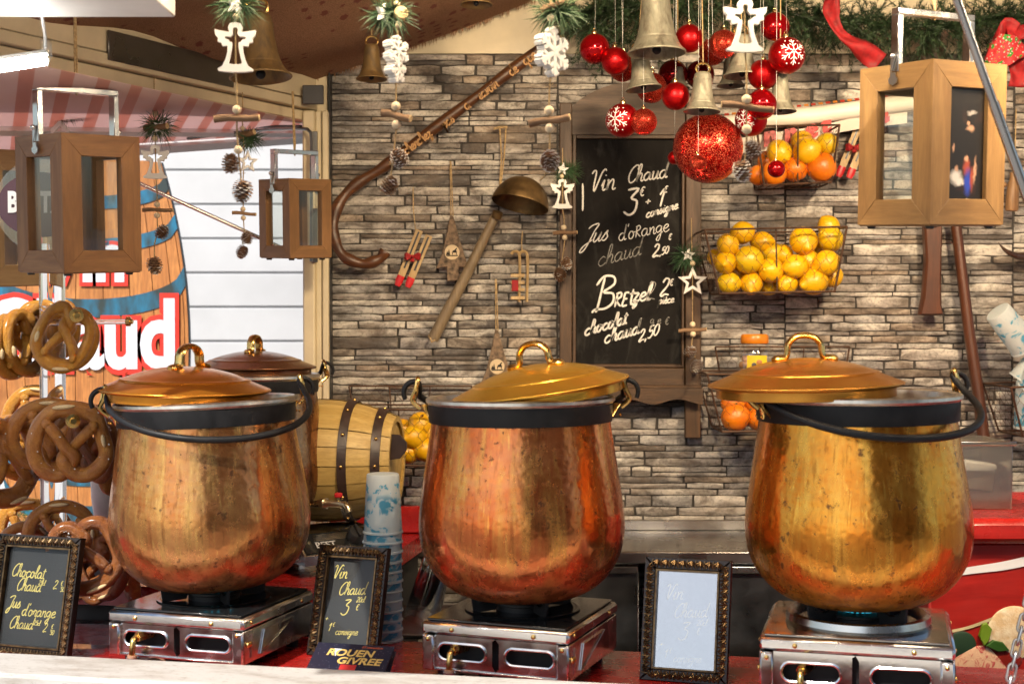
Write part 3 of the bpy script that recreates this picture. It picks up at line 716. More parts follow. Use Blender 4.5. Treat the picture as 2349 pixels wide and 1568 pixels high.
def cauldron(u, vb, Y, rpx, copper, lidm, label, lid=(0, 0, 0, 0, 0), lid_h=0., bail='front', ear_rot=0., hs=1.05, bd=.5, tilt=0., ears=(1, -1)):
    Rr = rpx * PX(1180, Y); z0 = W(u, vb, Y - .5 * Rr).z - .011; x = W(u, 1180, Y).x
    c = thing('copper_cauldron', label, 'cauldron', (x, Y, z0), (0, R(tilt), 0), group='copper cauldrons')
    so2 = random.Random(rpx)
    def jit(p, an):
        k = 1 + .006 * math.sin(2 * an + rpx) + .004 * mnoise.noise(p * 9 + V((rpx, 0, 0)))
        return V((p.x * k, p.y * k, p.z))
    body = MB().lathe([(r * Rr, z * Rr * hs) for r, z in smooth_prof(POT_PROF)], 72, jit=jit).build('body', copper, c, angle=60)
    zt = 1.74 * Rr * hs; h = .158 * Rr
    MB().lathe([(.866 * Rr, zt - .002), (.887 * Rr, zt - .003), (.893 * Rr, zt + h * .1), (.897 * Rr, zt + h * .96), (.89 * Rr, zt + h), (.86 * Rr, zt + h)], 72, jit=jit).build('iron_band', IRON, c)
    zr = zt + h
    MB().lathe([(.868 * Rr, zr - .004), (.90 * Rr, zr + .0005), (.918 * Rr, zr + .004), (.916 * Rr, zr + .009), (.89 * Rr, zr + .0115), (.855 * Rr, zr + .009), (.845 * Rr, zr - .0), (.84 * Rr, zr - .1 * Rr), (.86 * Rr, zr - .5 * Rr), (.94 * Rr, zr - 1.2 * Rr), (.6 * Rr, .03), (0, .02)], 72, jit=jit).build('tinned_lining', TIN, c)
    er = M.Rotation(ear_rot, 4, 'Z'); ze = zr + .075 * Rr
    for sx in ears:
        mm = er @ M.Scale(sx, 4, (1, 0, 0)); X = .925 * Rr
        e = MB()
        e.tube([(X - .012, -.052 * Rr, zr - .13 * Rr), (X, 0, zr - .02 * Rr), (X - .012, .052 * Rr, zr - .13 * Rr)], [.05 * Rr, .04 * Rr, .05 * Rr], 10, flat=.35, mat=mm)
        e.tube(cat_rom([(X + .008, 0, zr - .05 * Rr), (X + .022, 0, zr + .03 * Rr), (X + .016, -.03 * Rr, zr + .12 * Rr), (X + .013, -.03 * Rr, zr + .2 * Rr), (X + .012, 0, zr + .245 * Rr), (X + .013, .03 * Rr, zr + .2 * Rr), (X + .016, .03 * Rr, zr + .12 * Rr), (X + .02, .008, zr + .03 * Rr)], 4), .024 * Rr, 8, mat=mm)
        eo = e.build('ear', BRASS, c)
        mb = MB()
        for sy in (-1, 1): mb.ball((X + .006, sy * .05 * Rr, zr - .12 * Rr), .013 * Rr, 8, 6, mm)
        mb.build('rivet', LIDM[2], eo)
    if bail:
        X = .925 * Rr + .014; zp = zr + .16 * Rr
        f, drop = (1.07, bd) if bail == 'front' else (-1.0, .30)
        pts = []
        hook = [(.115, .005, -.12), (.13, 0, -.05), (.10, 0, .02), (.03, 0, .055), (-.02, 0, .03)]
        pts += [V((X + a * Rr, b * Rr, zp + d_ * Rr)) for a, b, d_ in hook]
        for k in range(1, 24):
            t_ = math.pi * k / 24; s = math.sin(t_)
            pts.append(V((math.cos(t_) * (X + .03 * Rr * s), -f * Rr * s ** .9, zp - .02 * Rr - drop * Rr * s ** .75)))
        pts += [V((-X - a * Rr, b * Rr, zp + d_ * Rr)) for a, b, d_ in hook[::-1]]
        n = len(pts); rr = [(.021 + .013 * min(1, math.sin(math.pi * i / (n - 1)) * 1.6)) * Rr for i in range(n)]
        MB().tube(cat_rom(pts, 3), [rr[min(n - 1, i // 3)] for i in range(3 * (n - 1) + 1)], 10, mat=er).build('bail', IRON, c)
    # lid: its own thing, laid on the rim
    dx, dy, dz, ty, tx = lid; lr = .86 * Rr
    L = thing('cauldron_lid', lid_h, 'lid', (x + dx * Rr, Y + dy * Rr, z0 + zr + .012 + .12 * lr + dz * Rr), (R(tx), R(ty), 0), 'cauldron lids')
    LP = [(.87, -.115), (.915, -.12), (.92, -.03), (.975, -.022), (1.0, -.004), (.998, .012), (.955, .03), (.85, .072), (.765, .108), (.745, .128), (.70, .140), (.56, .19), (.36, .24), (.15, .268), (0, .274)]
    MB().lathe([(r * lr, z * lr) for r, z in smooth_prof(LP, 3)], 72).build('dome', lidm, L, angle=50)
    return c, L, lr
def lid_handle(L, lr, rz, off=(0, 0)):
    m = M.Translation((off[0] * lr, off[1] * lr, .27 * .24 * lr)) @ M.Rotation(R(rz), 4, 'Z') @ M.Diagonal((lr, lr, lr * .76, 1))
    pts = cat_rom([(-.34, 0, .262), (-.25, 0, .272), (-.195, 0, .285), (-.175, 0, .36), (-.165, 0, .46), (-.10, 0, .555), (0, 0, .585), (.10, 0, .555), (.165, 0, .46), (.175, 0, .36), (.195, 0, .285), (.25, 0, .272), (.34, 0, .262)], 3)
    n = len(pts); rs = [.078 if (i < 6 or i > n - 7) else .07 for i in range(n)]; rs[0] = rs[-1] = .03; rs[1] = rs[-2] = .065
    h = MB().tube([m @ p for p in pts], [r * lr for r in rs], 10, flat=.5, up=m.to_3x3() @ V((0, 0, 1))).build('handle', BRASS, L)
    for sx in (-.27, .27): MB().ball(m @ V((sx, 0, .285)), .022 * lr, 8, 6, sc3=(1, 1, .6)).build('rivet', LIDM[2], h)
pA, lA, rA = cauldron(490, 1350, 2.53, 226, COP_A, LIDM[0], 'dusky brown copper cauldron next to the pretzel stand, bail hanging in front', (-.27, -.08, -.015, 1.2, 1), 'amber copper lid lying askew on the dusky cauldron by the pretzels', 'front', R(26), hs=.965, bd=.42, tilt=-2.2)
lid_handle(lA, rA, 62, (.04, .05))
pB, lB, rB = cauldron(1198, 1375, 2.42, 237, COP_B, LIDM[1], 'reddish copper cauldron beside the stack of plastic cups, no bail in front', (.17, -.05, -.03, -8.2, 1.5), 'yellow brass-coloured lid tilted up on one side of the reddish cauldron', 'back', R(-3), hs=.985, tilt=-.6)
lid_handle(lB, rB, -22, (-.02, 0))
pC, lC, rC = cauldron(1968, 1392, 2.29, 256, COP_C, LIDM[2], 'golden copper cauldron beside the red ice-cream chest, bail hanging in front', (-.49, -.05, -.03, -1.6, .5), 'bronze copper lid pushed aside over the rim of the golden cauldron', 'front', R(16), hs=.955, bd=.40, tilt=-.6)
lid_handle(lC, rC, -8, (.0, 0))
pD, lD, rD = cauldron(586, 1190, 3.0, 162, COP_D, LIDM[3], 'smaller dark brown copper cauldron standing beside the wooden keg', (0, 0, -.02, 0, 0), 'dark bronze lid closed on the small brown cauldron', 'back', R(25))
lid_handle(lD, rD, 78)

# ================================================================== gas stoves
GLOSSK = plain('black_enamel', (.012, .013, .014), .12, 0, .1, 20, .05, 80)
TRIV = plain('cast_iron', (.02, .02, .022), .5, .3, .2, 60, .4, 200)
FLAME = m_emit('gas_flame', (.02, .3, .42), .6)
def stadium(cx, cz, w, h, n=24):
    r = h / 2; a = w / 2 - r; out = []
    for k in range(n):
        t_ = 2 * math.pi * k / n; out.append((cx + (a if math.cos(t_) > 0 else -a) + r * math.cos(t_), cz + r * math.sin(t_)))
    return out
def to_rect(pts, cx, cz, x0, x1, z0, z1):
    out = []
    for (x, z) in pts:
        dx, dz = (x - cx) / ((x1 - x0) / 2), (z - cz) / ((z1 - z0) / 2); k = 1 / max(abs(dx), abs(dz), 1e-6)
        out.append((cx + (x - cx) * k, cz + (z - cz) * k))
    for c_ in ((x0, z0), (x1, z0), (x1, z1), (x0, z1)):
        k = min(range(len(out)), key=lambda i: (out[i][0] - c_[0]) ** 2 + (out[i][1] - c_[1]) ** 2); out[k] = c_
    return out
def screw(parent, p, r=.0042, n=V((0, -1, 0))):
    m = M.Translation(V(p)) @ n.to_track_quat('Z', 'Y').to_matrix().to_4x4()
    MB().lathe([(r, 0), (r * .95, r * .4), (r * .5, r * .75), (0, r * .8)], 10, m).build('screw', BRASS, parent)
def stove(pot, w, d, h, rz, topm, label, flame=True, ring=False, trivet_h=.022, ventw=.085):
    px, py, pz = pot.location; ztop = pz - trivet_h; cz = SZ if pot is pD else CZ; h = ztop - cz - .02; zb = cz + .02
    m0 = M.Rotation(R(rz), 3, 'Z'); loc = V((px, py, zb)) + m0 @ V((0, -d * .5, 0))
    s = thing('gas_stove', label, 'gas stove', (loc.x, loc.y, zb), (0, 0, R(rz)), 'camping stoves under the cauldrons')
    x0, x1 = -w / 2, w / 2
    MB().box((x0, .001, h - .024), (x1, d, h - .003), .005).build('top_lip', CHROME, s)
    MB().box((x0 + .008, .008, h - .0025), (x1 - .008, d - .008, h + .0015), .001).build('hob_plate', topm, s)
    for sx in (-1, 1):
        sd = MB().box((min(sx * (w / 2 - .001), sx * (w / 2 - .004)), .004, .0), (max(sx * (w / 2 - .001), sx * (w / 2 - .004)), d - .004, h - .025), .001).build('side_panel', CHROME, s)
        X = sx * (w / 2 + .0005)
        lines = MB()
        lines.tube([(X, .03, h * .1), (X, .03, h * .6)], .0012, 6); lines.tube([(X, .07, .008), (X, .19, h * .58), (X, .075, h * .58), (X, .06, h * .1), (X, .07, .008)], .0012, 6)
        lines.build('embossing', CHROME, sd)
        screw(sd, (sx * w / 2, .018, h * .4), .005, V((sx, 0, 0))); screw(sd, (sx * w / 2, .025, h * .4), .005, V((sx, 0, 0)))
        for yy in (.03, d - .05): screw(s, (sx * (w / 2), yy, h - .013), .0035, V((sx, 0, 0)))
    MB().box((x0 + .004, d - .005, .0), (x1 - .004, d - .002, h - .025)).build('back_panel', CHROME, s)
    zt = h - .026; hz = h * .38; hh = h * .33; xm = .0
    for (a, b, cx) in ((x0 + .022, xm, x0 + w * .27), (xm, x1 - .022, x1 - w * .27)):
        hole = stadium(cx, hz, ventw, hh); pf = MB().ringprism(to_rect(hole, cx, hz, a, b, .004, zt), hole, .010, .013).build('front_panel', CHROME, s)
        MB().tube([(x, .0095, z) for x, z in stadium(cx, hz, ventw, hh)], .0025, 6, closed=True).build('vent_rim', CHROME, pf)
    for sx in (-1, 1): MB().box((min(sx * (w / 2 - .001), sx * (w / 2 - .022)), .002, .0), (max(sx * (w / 2 - .001), sx * (w / 2 - .022)), .014, zt), .003).build('corner_strip', CHROME, s)
    MB().box((x0 + .02, .006, .0), (x1 - .02, .014, .0038), .001).build('bottom_strip', CHROME, s)
    MB().box((x0 + .006, .032, .003), (x1 - .006, d - .008, zt), 0).build('vent_shade_fill', IRON, s)  # black block added inside: stands in for the shade seen through the vents
    for xx in (x0 + .055, x1 - .06): screw(s, (xx, .001, h - .014), .0042)
    for sx in (-1, 1): screw(s, (sx * (w / 2 - .012), .002, h * .62), .0038)
    for xx in (x0 + .03, x1 - .03):
        for yy in (.03, d - .03): MB().lathe([(0, -.02), (.011, -.02), (.0125, -.001), (0, -.001)], 12, M.Translation((xx, yy, 0))).build('foot', BLACKP, s)
    # burner, trivet
    cy = d * .5
    cen = M.Translation((0, cy, h))
    bu = MB().lathe([(.045, .001), (.045, .010), (.05, .012), (.05, .016), (.03, .019), (.024, .014), (.0, .013)], 40, cen).build('burner', TRIV, s)
    if flame:
        for k in range(16):
            an = 2 * math.pi * k / 16; r0 = .020
            MB().tube([cen @ V((r0 * math.cos(an), r0 * math.sin(an), .016)), cen @ V((r0 * 1.3 * math.cos(an), r0 * 1.3 * math.sin(an), .021)), cen @ V((r0 * 1.7 * math.cos(an), r0 * 1.7 * math.sin(an), .0225))], [.0022, .0017, .0006], 6).build('flame', FLAME, bu)
    rr = w * .36
    if ring: MB().lathe([(rr + .006, .001), (rr + .01, .006), (rr + .008, .016), (rr + .002, .018), (rr - .004, .014), (rr - .012, .004), (rr - .03, .002)], 56, cen).build('drip_ring', STEEL, s)
    else: MB().lathe([(rr + .004, .001), (rr + .006, .004), (rr - .004, .005), (rr - .01, .002)], 48, cen).build('drip_ring', topm, s)
    for k in range(4):
        an = R(45 + 90 * k); dx, dy = math.cos(an), math.sin(an)
        mm = cen @ M.Rotation(an, 4, 'Z')
        MB().prism([(.05, .004), (rr * .97, .001), (rr * 1.02, trivet_h + .008), (rr * .95, trivet_h + .012), (rr * .88, trivet_h - .003), (rr * .75, trivet_h * .72), (.07, trivet_h * .72), (.055, trivet_h - .002), (.045, trivet_h - .006)], -.0022, .0022, mm).build('trivet_arm', TRIV, s)
    # gas inlet with hose in the first vent
    gx = x0 + w * .22; gz = hz + .004
    g = MB(); g.tube([(gx + .02, .06, gz + .004), (gx + .008, .018, gz + .002), (gx, .002, gz)], .0085, 6); g.build('gas_inlet', BRASS, s)
    MB().tube(cat_rom([(gx, .004, gz), (gx, -.008, gz - .004), (gx, -.012, gz - .02), (gx, -.012, gz - .034)], 3), .0055, 10).build('nozzle', BRASS, s)
    ho = MB().tube(cat_rom([(gx, -.012, gz - .028), (gx, -.012, gz - .045), (gx + .004, -.006, -.016), (gx + .02, .05, -.017)], 4), .0085, 10).build('gas_hose', plain('rubber_hose', (.45, .25, .16), .6), s)
    MB().lathe([(.0093, -.004), (.0102, -.004), (.0102, .004), (.0093, .004)], 14, M.Translation((gx, -.012, gz - .036))).build('hose_clamp', STEEL, ho)
    return s
sA = stove(pA, .262, .27, .078, -18, GLOSSK, 'steel gas stove with black hob under the dusky cauldron', True)
sB = stove(pB, .258, .27, .082, -21, GLOSSK, 'steel gas stove with black hob under the reddish cauldron', False)
sC = stove(pC, .292, .28, .098, -15, plain('mirror_hob', (.5, .47, .42), .12, 1, .1, 20, .1, 60), 'all-steel gas stove with raised burner ring under the golden cauldron', True, True, .03, .09)
sD = stove(pD, .26, .27, .07, 35, GLOSSK, 'gas stove with slanted control panel reading BEST under the small brown cauldron', False)
hD = pD.location.z - .022 - SZ - .02; X0, X1 = .02, .21
cs = MB().prism([(.0, 0), (.0, hD * .35), (.05, hD + .004), (.16, hD + .004), (.16, 0)], X0, X1, M(((0, 1, 0, 0), (1, 0, 0, -.055), (0, 0, 1, .002), (0, 0, 0, 1)))).build('control_console', CHROME, sD)
sl = math.atan2(hD * .65 + .004, .05); fm = M.Translation(((X0 + X1) / 2, -.0305, .002 + hD * .35 + (hD * .65 + .004) / 2 + .001)) @ M.Rotation(sl, 4, 'X')
cw, chh = X1 - X0, math.hypot(.05, hD * .65 + .004)
fp = MB().box((-cw / 2 + .006, -chh / 2 + .005, .0005), (cw / 2 - .05, chh / 2 - .005, .0015), 0, fm).build('black_fascia', GLOSSK, cs)
vs, fs = font_mesh('BEST', .022, .0006); MB().add([fm @ V((-.062 + q.x, -.014 + q.y, .0022)) for q in vs], fs).build('lettering', plain('grey_print', (.45, .45, .45), .5), fp, smooth=False)
for k in range(5): MB().box((-.06, .006 + k * .0035, .0016), (.028, .0072 + k * .0035, .0021), 0, fm).build('pressed_line', CHROME, fp)
kn = MB().lathe([(.019, 0), (.017, .016), (.015, .018), (0, .018)], 24, fm @ M.Translation((cw / 2 - .062, .004, .002))).build('knob', BLACKP, cs)
MB().cbox((cw / 2 - .062, .004, .023), (.006, .032, .008), .001, None, fm).build('grip', BLACKP, kn)
# ================================================================== things on the stone wall
YS = 3.488      # just in front of the stones
WD = wood('dark_oak', (.042, .021, .008), (.12, .058, .022), 'Z', 1.0, .5, .4)
WDX = wood('dark_oak_level', (.042, .021, .008), (.12, .058, .022), 'X', 1.0, .5, .4)
# ---- chalkboard
cbz = W(1445, 1005, YS).z
def bx(u, v, y=YS): p = W(u, v, y); return p
board = thing('chalkboard', 'arched wooden menu chalkboard with handwritten drink prices on the stone wall', 'chalkboard', (W(1445, 800, YS).x, YS, cbz))
def wbox(u0, u1, v0, v1, y0, y1, bev, name, mat, parent):
    a, b = W(u0, v1, y0), W(u1, v0, y0); return MB().box((a.x, y0, a.z), (b.x, y1, b.z), bev).build(name, mat, parent, world=True)
wbox(1283, 1312, 236, 1000, 3.462, 3.486, .002, 'stile', WD, board); wbox(1571, 1609, 236, 1004, 3.462, 3.486, .002, 'stile', WD, board)
wbox(1313, 1321, 310, 842, 3.464, 3.484, .001, 'moulding', WD, board); wbox(1563, 1570, 310, 842, 3.464, 3.484, .001, 'moulding', WD, board)
wbox(1322, 1562, 310, 318, 3.464, 3.484, .001, 'moulding', WDX, board); wbox(1322, 1562, 835, 842, 3.464, 3.484, .001, 'moulding', WDX, board)
arch = [(1311, 309), (1311, 246)] + [(1311 + 260 * k / 14, 246 - 56 * math.sin(math.pi * k / 14) ** .8) for k in range(1, 14)] + [(1571, 246), (1571, 309)]
A_ = [W(u, v, 3.468) for u, v in arch]
MB().prism([(p.x, p.z) for p in A_], 3.468, 3.484).build('arched_top', WDX, board, world=True)
wbox(1313, 1570, 843, 889, 3.466, 3.484, .002, 'bottom_rail', WDX, board)
scal = [(1268, 890), (1612, 890)] + [(1612 - 344 * k / 28, 921 + 6 * math.cos(k / 28 * math.pi * 6)) for k in range(29)]
MB().prism([(W(u, v, 3.43).x, W(u, v, 3.43).z) for u, v in scal], 3.43, 3.442).build('shelf_lip', WDX, board, world=True)
wbox(1270, 1608, 884, 890, 3.432, 3.475, .001, 'shelf', WDX, board)
t = NT('chalk_slate'); c = t.co('Object', (1, 1, .7)); n = t.noise(c, 7, 5, .6, 1.2); n2 = t.noise(c, 60, 4)
n4 = t.noise(t.co('Object', (1, 1, .35), (0, .5, 0)), 22, 6, .7, 1.0); SLATE = t.set(t.mix(t.rng(n4, .52, .72, 0, .6), t.mix(t.rng(n, .45, .75, 0, .5), (.008, .007, .0065), (.03, .027, .024)), (.045, .043, .04)), .8, 0, t.bump(n2, .1, .0005), Specular_IOR_Level=.15)
slate = wbox(1321, 1563, 317, 836, 3.478, 3.483, .0005, 'slate', SLATE, board)
t = NT('chalk'); n = t.noise(t.co(), 420, 3, .7); CHALK = t.set(t.mix(t.rng(n, .35, .65, 0, .6), (.85, .82, .76), (.35, .34, .32)), .9)
FAINT = plain('faint_chalk', (.26, .25, .23), .9, var=.3, nscale=300)
YC = 3.4768; mb, mf = CHALK, FAINT
def chalk(text, u, v, xh, wpx, rise, m=mb, slant=.2):
    p = W(u, v, YC); k = PX(v, YC); b_ = MB(); write(b_, text, p.x, p.z, xh * k, wpx * k, slant, rise, y=YC); b_.build('chalk_word', m, slate, world=True, smooth=False)
chalk('Vin', 1352, 440, 24, 3.2, .10); chalk('Chaud', 1438, 420, 18.5, 3.0, .14); chalk('I', 1330, 484, 30, 4, 0, slant=0)
chalk('3', 1432, 490, 30, 5, .0, slant=.15); chalk('€', 1466, 450, 11, 3, .12); chalk('+', 1478, 474, 15, 3.2, .1); chalk('1', 1508, 474, 22, 4, 0); chalk('€', 1522, 442, 8, 2.6, .1)
chalk('consigne.', 1481, 500, 11, 3, .30)
chalk('Jus', 1336, 560, 22, 2.6, .18, slant=.4); chalk("d'oRange", 1418, 553, 17, 2.0, .20, slant=.1); chalk('chaud', 1370, 612, 21, 1.8, .28, mf)
chalk('2', 1496, 590, 15, 3.6, .1); chalk(',50', 1512, 586, 9, 2.6, .3); chalk('€', 1532, 550, 7, 2.6, .1)
chalk('B', 1362, 710, 35, 5, .1); chalk('REt', 1407, 705, 21, 4.4, .16); chalk('zel', 1450, 692, 19, 4.2, .12); chalk('2', 1513, 680, 21, 4, .1); chalk('€', 1535, 655, 8, 2.6, .1)
chalk('pièce', 1510, 697, 9, 2.8, .12)
chalk('chocolat', 1340, 770, 15, 4.4, .30); chalk('chaud', 1385, 788, 17, 3.8, .30); chalk('2,50', 1464, 785, 14, 3.2, .42); chalk('€', 1524, 745, 9, 2, .2, mf)
chalk('2', 1480, 690, 22, 2, .1, mf); chalk('g e', 1490, 742, 10, 1.6, 0, mf)

# ---- carved crook across the wall
STK = wood('burnt_stick', (.045, .016, .006), (.16, .06, .02), 'X', .8, .38, .3)
st = thing('carved_crook', 'long brown shepherd crook with burnt-in lettering slung across the stones', 'crook', W(1000, 300, 3.45))
pts = [W(1430, -28, 3.44), W(1250, 104, 3.45), W(1100, 217, 3.455), W(960, 322, 3.46), W(880, 383, 3.46), W(815, 425, 3.46), W(776, 470, 3.45), W(764, 530, 3.44), W(784, 583, 3.44), W(830, 605, 3.44), W(868, 595, 3.44), W(884, 576, 3.44)]
sp = cat_rom(pts, 6); n = len(sp); k_ = PX(300, 3.45)
MB().tube(sp, [(12.8 + 1.6 * math.sin(i * .9)) * k_ * (1 if i > 8 else 1) for i in range(n)], 14).build('stick', STK, st, world=True)
CARV = plain('pale_carving', (.45, .25, .10), .7)
for text, (u0, v0), xh in (('ne', (896, 378), 10), ('cherchez', (930, 352), 11.5), ('pas', (1018, 292), 12), ('a', (1068, 250), 13), ('savoir', (1100, 226), 12), ('de', (1171, 172), 12), ('que', (1203, 148), 13), ('s', (1286, 86), 12), ('je', (1318, 62), 12)):
    base = W(u0, v0, 3.437); mb = MB(); dr = (W(1320, 52, 3.437) - W(893, 372, 3.437)).normalized(); upv = V((-dr.z, 0, dr.x))
    for stt in script_strokes(text, 0, 0, xh * k_, .05, 0):
        mb.ribbon([base + dr * a * .95 + upv * (b - .004) for a, b in stt], 3.6 * k_, V((0, -1, 0)))
    mb.build('carved_word', CARV, st, world=True, smooth=False)
wt = W(1292, 66, 3.42)
MB().tube([wt + V((.012 * math.cos(a), -.02 + .024 * math.sin(a), .016 * math.cos(a) * .9)) for a in [i * .5 for i in range(26)]], .0014, 5).build('twine_lashing', TWINE, st, world=True)

# ---- big ladle
LAD = plain('old_brass_ladle', (.17, .105, .042), .5, .8, .3, 25, .4, 120)
ld = thing('hanging_ladle', 'big old brass ladle with long wooden handle hanging bowl up', 'ladle', W(1060, 620, 3.44))
a, b = W(1140, 488, 3.44), W(992, 778, 3.45)
MB().tube([a, a.lerp(b, .5) + V((.002, 0, 0)), b], [.011, .013, .0145], 12).build('handle', wood('grey_wood', (.13, .09, .05), (.26, .19, .11), 'Z', .8), ld, world=True)
lc = W(1192, 470, 3.42); lk = PX(450, 3.42)
prof = [(66, 0), (67, 2), (63, 18), (54, 36), (40, 52), (22, 62), (0, 66)]
MB().lathe([(r * lk, z * lk) for r, z in smooth_prof(prof, 3)], 40, M.Translation(lc) @ M.Rotation(R(13), 4, 'Y') @ M.Rotation(R(-12), 4, 'X')).build('bowl', LAD, ld, world=True)
MB().tube([W(1142, 486, 3.43), W(1138, 500, 3.435)], .0125, 12).build('ferrule', LAD, ld, world=True)
mb = MB(); mb.tube([W(1146, 296, 3.47), W(1150, 360, 3.45), W(1146, 425, 3.42)], .0022, 6); mb.tube([W(1160, 294, 3.47), W(1156, 360, 3.45), W(1148, 425, 3.42)], .0022, 6)
mb.tube([W(1132, 296, 3.475), W(1146, 292, 3.47), W(1164, 292, 3.47)], .003, 6); mb.build('hanging_cord', TWINE, ld, world=True)
MB().tube([W(984, 770, 3.445), W(990, 784, 3.43), W(1001, 778, 3.445)], .003, 6).build('end_binding', TWINE, ld, world=True)

# ---- little skis, bark trees, sledge
PALE = wood('pale_pine', (.42, .27, .11), (.62, .44, .22), 'Z', 1.0, .55, .2)
REDP = plain('red_enamel', (.5, .015, .02), .35)
RIB = plain('red_ribbon', (.30, .006, .009), .7, var=.2, nscale=60)
def skis(du, dv, k, yy, label):
    s = thing('ski_ornament', label, 'ornament', W(945 + du, 655 + dv, yy))
    for (u0, v0, u1, v1, off) in ((962, 528, 912, 652, 0), (984, 540, 936, 655, -.008)):
        a, b = W(u0 + du, v0 + dv, yy + off), W(u1 + du, v1 + dv, yy + off); d = (a - b).normalized(); sd = V((d.z, 0, -d.x))
        wv = .0085 * k
        ski = MB().add([b + sd * wv, b - sd * wv, a - sd * wv, a + sd * wv, b + sd * wv + V((0, .004, 0)), b - sd * wv + V((0, .004, 0)), a - sd * wv + V((0, .004, 0)), a + sd * wv + V((0, .004, 0))],
                 [[0, 1, 2, 3], [4, 7, 6, 5], [0, 3, 7, 4], [1, 5, 6, 2], [2, 6, 7, 3], [0, 4, 5, 1]]).build('ski', PALE, s, world=True)
        c1, c2 = b.lerp(a, .3), a.lerp(b, .03)
        MB().add([c1 + sd * .0022 + V((0, -.0008, 0)), c1 - sd * .0022 + V((0, -.0008, 0)), c2 - sd * .0022 + V((0, -.0008, 0)), c2 + sd * .0022 + V((0, -.0008, 0))], [[0, 1, 2, 3]]).build('groove', BLACKP, ski, world=True, smooth=False)
        MB().tube([b.lerp(a, .16), b.lerp(a, .05), b - d * .004], [wv * 1.08, wv * 1.08, wv * .75], 10, flat=.4, up=(0, -1, 0)).build('tip', REDP, ski, world=True)
    c = W(946 + du, 588 + dv, yy - .012); bo = MB()
    for an in (20, 160, 200, 340, 270): bo.tube([c, c + V((math.cos(R(an)) * .016, -.006, math.sin(R(an)) * .012)), c + V((math.cos(R(an)) * .021, 0, math.sin(R(an)) * .014))], [.002, .006, .003], 6, flat=.35, up=(0, -1, 0))
    bo.ball(c + V((0, -.006, 0)), .004, 8, 6); bo.build('bow', RIB, s, world=True)
    if du == 0: MB().tube([W(947, 430, yy + .01), W(948, 480, yy), W(953, 530, yy)], .0014, 5).build('cord', TWINE, s, world=True)
skis(0, 0, 1, 3.47, 'pair of toy wooden skis with red tips and a bow beside the carved crook')
skis(1012, -250, 1, 3.46, 'toy wooden skis with red tips half hidden behind the picture lantern')
BARK = plain('rough_bark', (.19, .13, .085), .9, var=.4, nscale=90, bump=1.0, bscale=140)
INNER = plain('pale_wood_disc', (.60, .46, .28), .6)
def bark_tree(u, v, yy, label, cord_top):
    s = thing('bark_tree_ornament', label, 'ornament', W(u, v, yy)); k = PX(v, yy)
    ol = [(-12, -66), (-11, -33), (-36, -37), (-24, -2), (-14, 44), (-4, 86), (4, 82), (16, 34), (24, 4), (35, -33), (16, -34), (16, -64)]
    base = W(u, v, yy); o2 = [(base.x + a * k + .0015 * math.sin(i * 5), base.z + b * k) for i, (a, b) in enumerate(ol)]
    MB().prism(o2, yy - .008, yy + .004, bev=.0025).build('slab', BARK, s, world=True, smooth=False)
    MB().lathe([(0, -.001), (16 * k, -.001), (17 * k, 0), (17 * k, .003), (0, .003)], 28, M.Translation((base.x, yy - .0088, base.z)) @ M.Rotation(R(90), 4, 'X')).build('disc', INNER, s, world=True)
    d = MB(); yd = yy - .0124
    for (x, z, h) in ((-7, -6, 14), (-11, -6, 9)): d.add([(base.x + (x - 3) * k, yd, base.z + z * k), (base.x + (x + 3) * k, yd, base.z + z * k), (base.x + x * k, yd, base.z + (z + h) * k)], [[0, 1, 2]])
    dx = lambda P: d.add([(base.x + a * k, yd, base.z + b * k) for a, b in P], [list(range(len(P)))])
    dx([(0, -6), (1.5, -6), (2, -1), (9, -1), (9, -6), (10.5, -6), (11, 3), (8, 5), (2, 4), (0, 0)]); dx([(8, 3), (12, 9), (10, 10), (5, 5)]); dx([(-14, -6.5), (14, -6.5), (13, -9), (-12, -9)])
    d.build('deer_print', plain('print_black', (.015, .012, .01), .8), s, world=True, smooth=False)
    MB().tube([W(cord_top[0], cord_top[1], yy), W(u - 3, v - 84, yy - .005)], .0014, 5).build('cord', TWINE, s, world=True); MB().tube([W(cord_top[0] + 2, cord_top[1], yy), W(u + 2, v - 82, yy - .005)], .0014, 5).build('cord', TWINE, s, world=True)
bark_tree(1037, 579, 3.475, 'fir-shaped bark ornament with round deer print between skis and ladle', (1032, 370))
bark_tree(1140, 840, 3.475, 'bark ornament with deer print peeking out above the yellow lid', (1136, 640))
sl = thing('sledge_ornament', 'little pale wooden toy sledge hanging on the stones beside the chalkboard', 'ornament', W(1195, 690, 3.47))
for du in (-6, 12):
    MB().tube(cat_rom([W(1178 + du, 640, 3.468), W(1178 + du, 588, 3.466), W(1186 + du, 577, 3.464), W(1196 + du, 582, 3.464), W(1198 + du, 610, 3.465), W(1197 + du, 650, 3.466), W(1196 + du, 692, 3.467)], 5)[6:], .0052, 6, flat=.7).build('runner', PALE, sl, world=True)
for v_ in (632, 648, 664, 683): MB().cbox(W(1187, v_, 3.460), (.034, .004, .0085), .001).build('slat', PALE, sl, world=True)
MB().cbox(W(1181, 655, 3.457), (.016, .003, .027), .001).build('tartan_blanket', RIB, sl, world=True)
MB().tube([W(1198, 530, 3.468), W(1196, 555, 3.466), W(1197, 580, 3.463)], .0014, 5).build('cord', TWINE, sl, world=True)

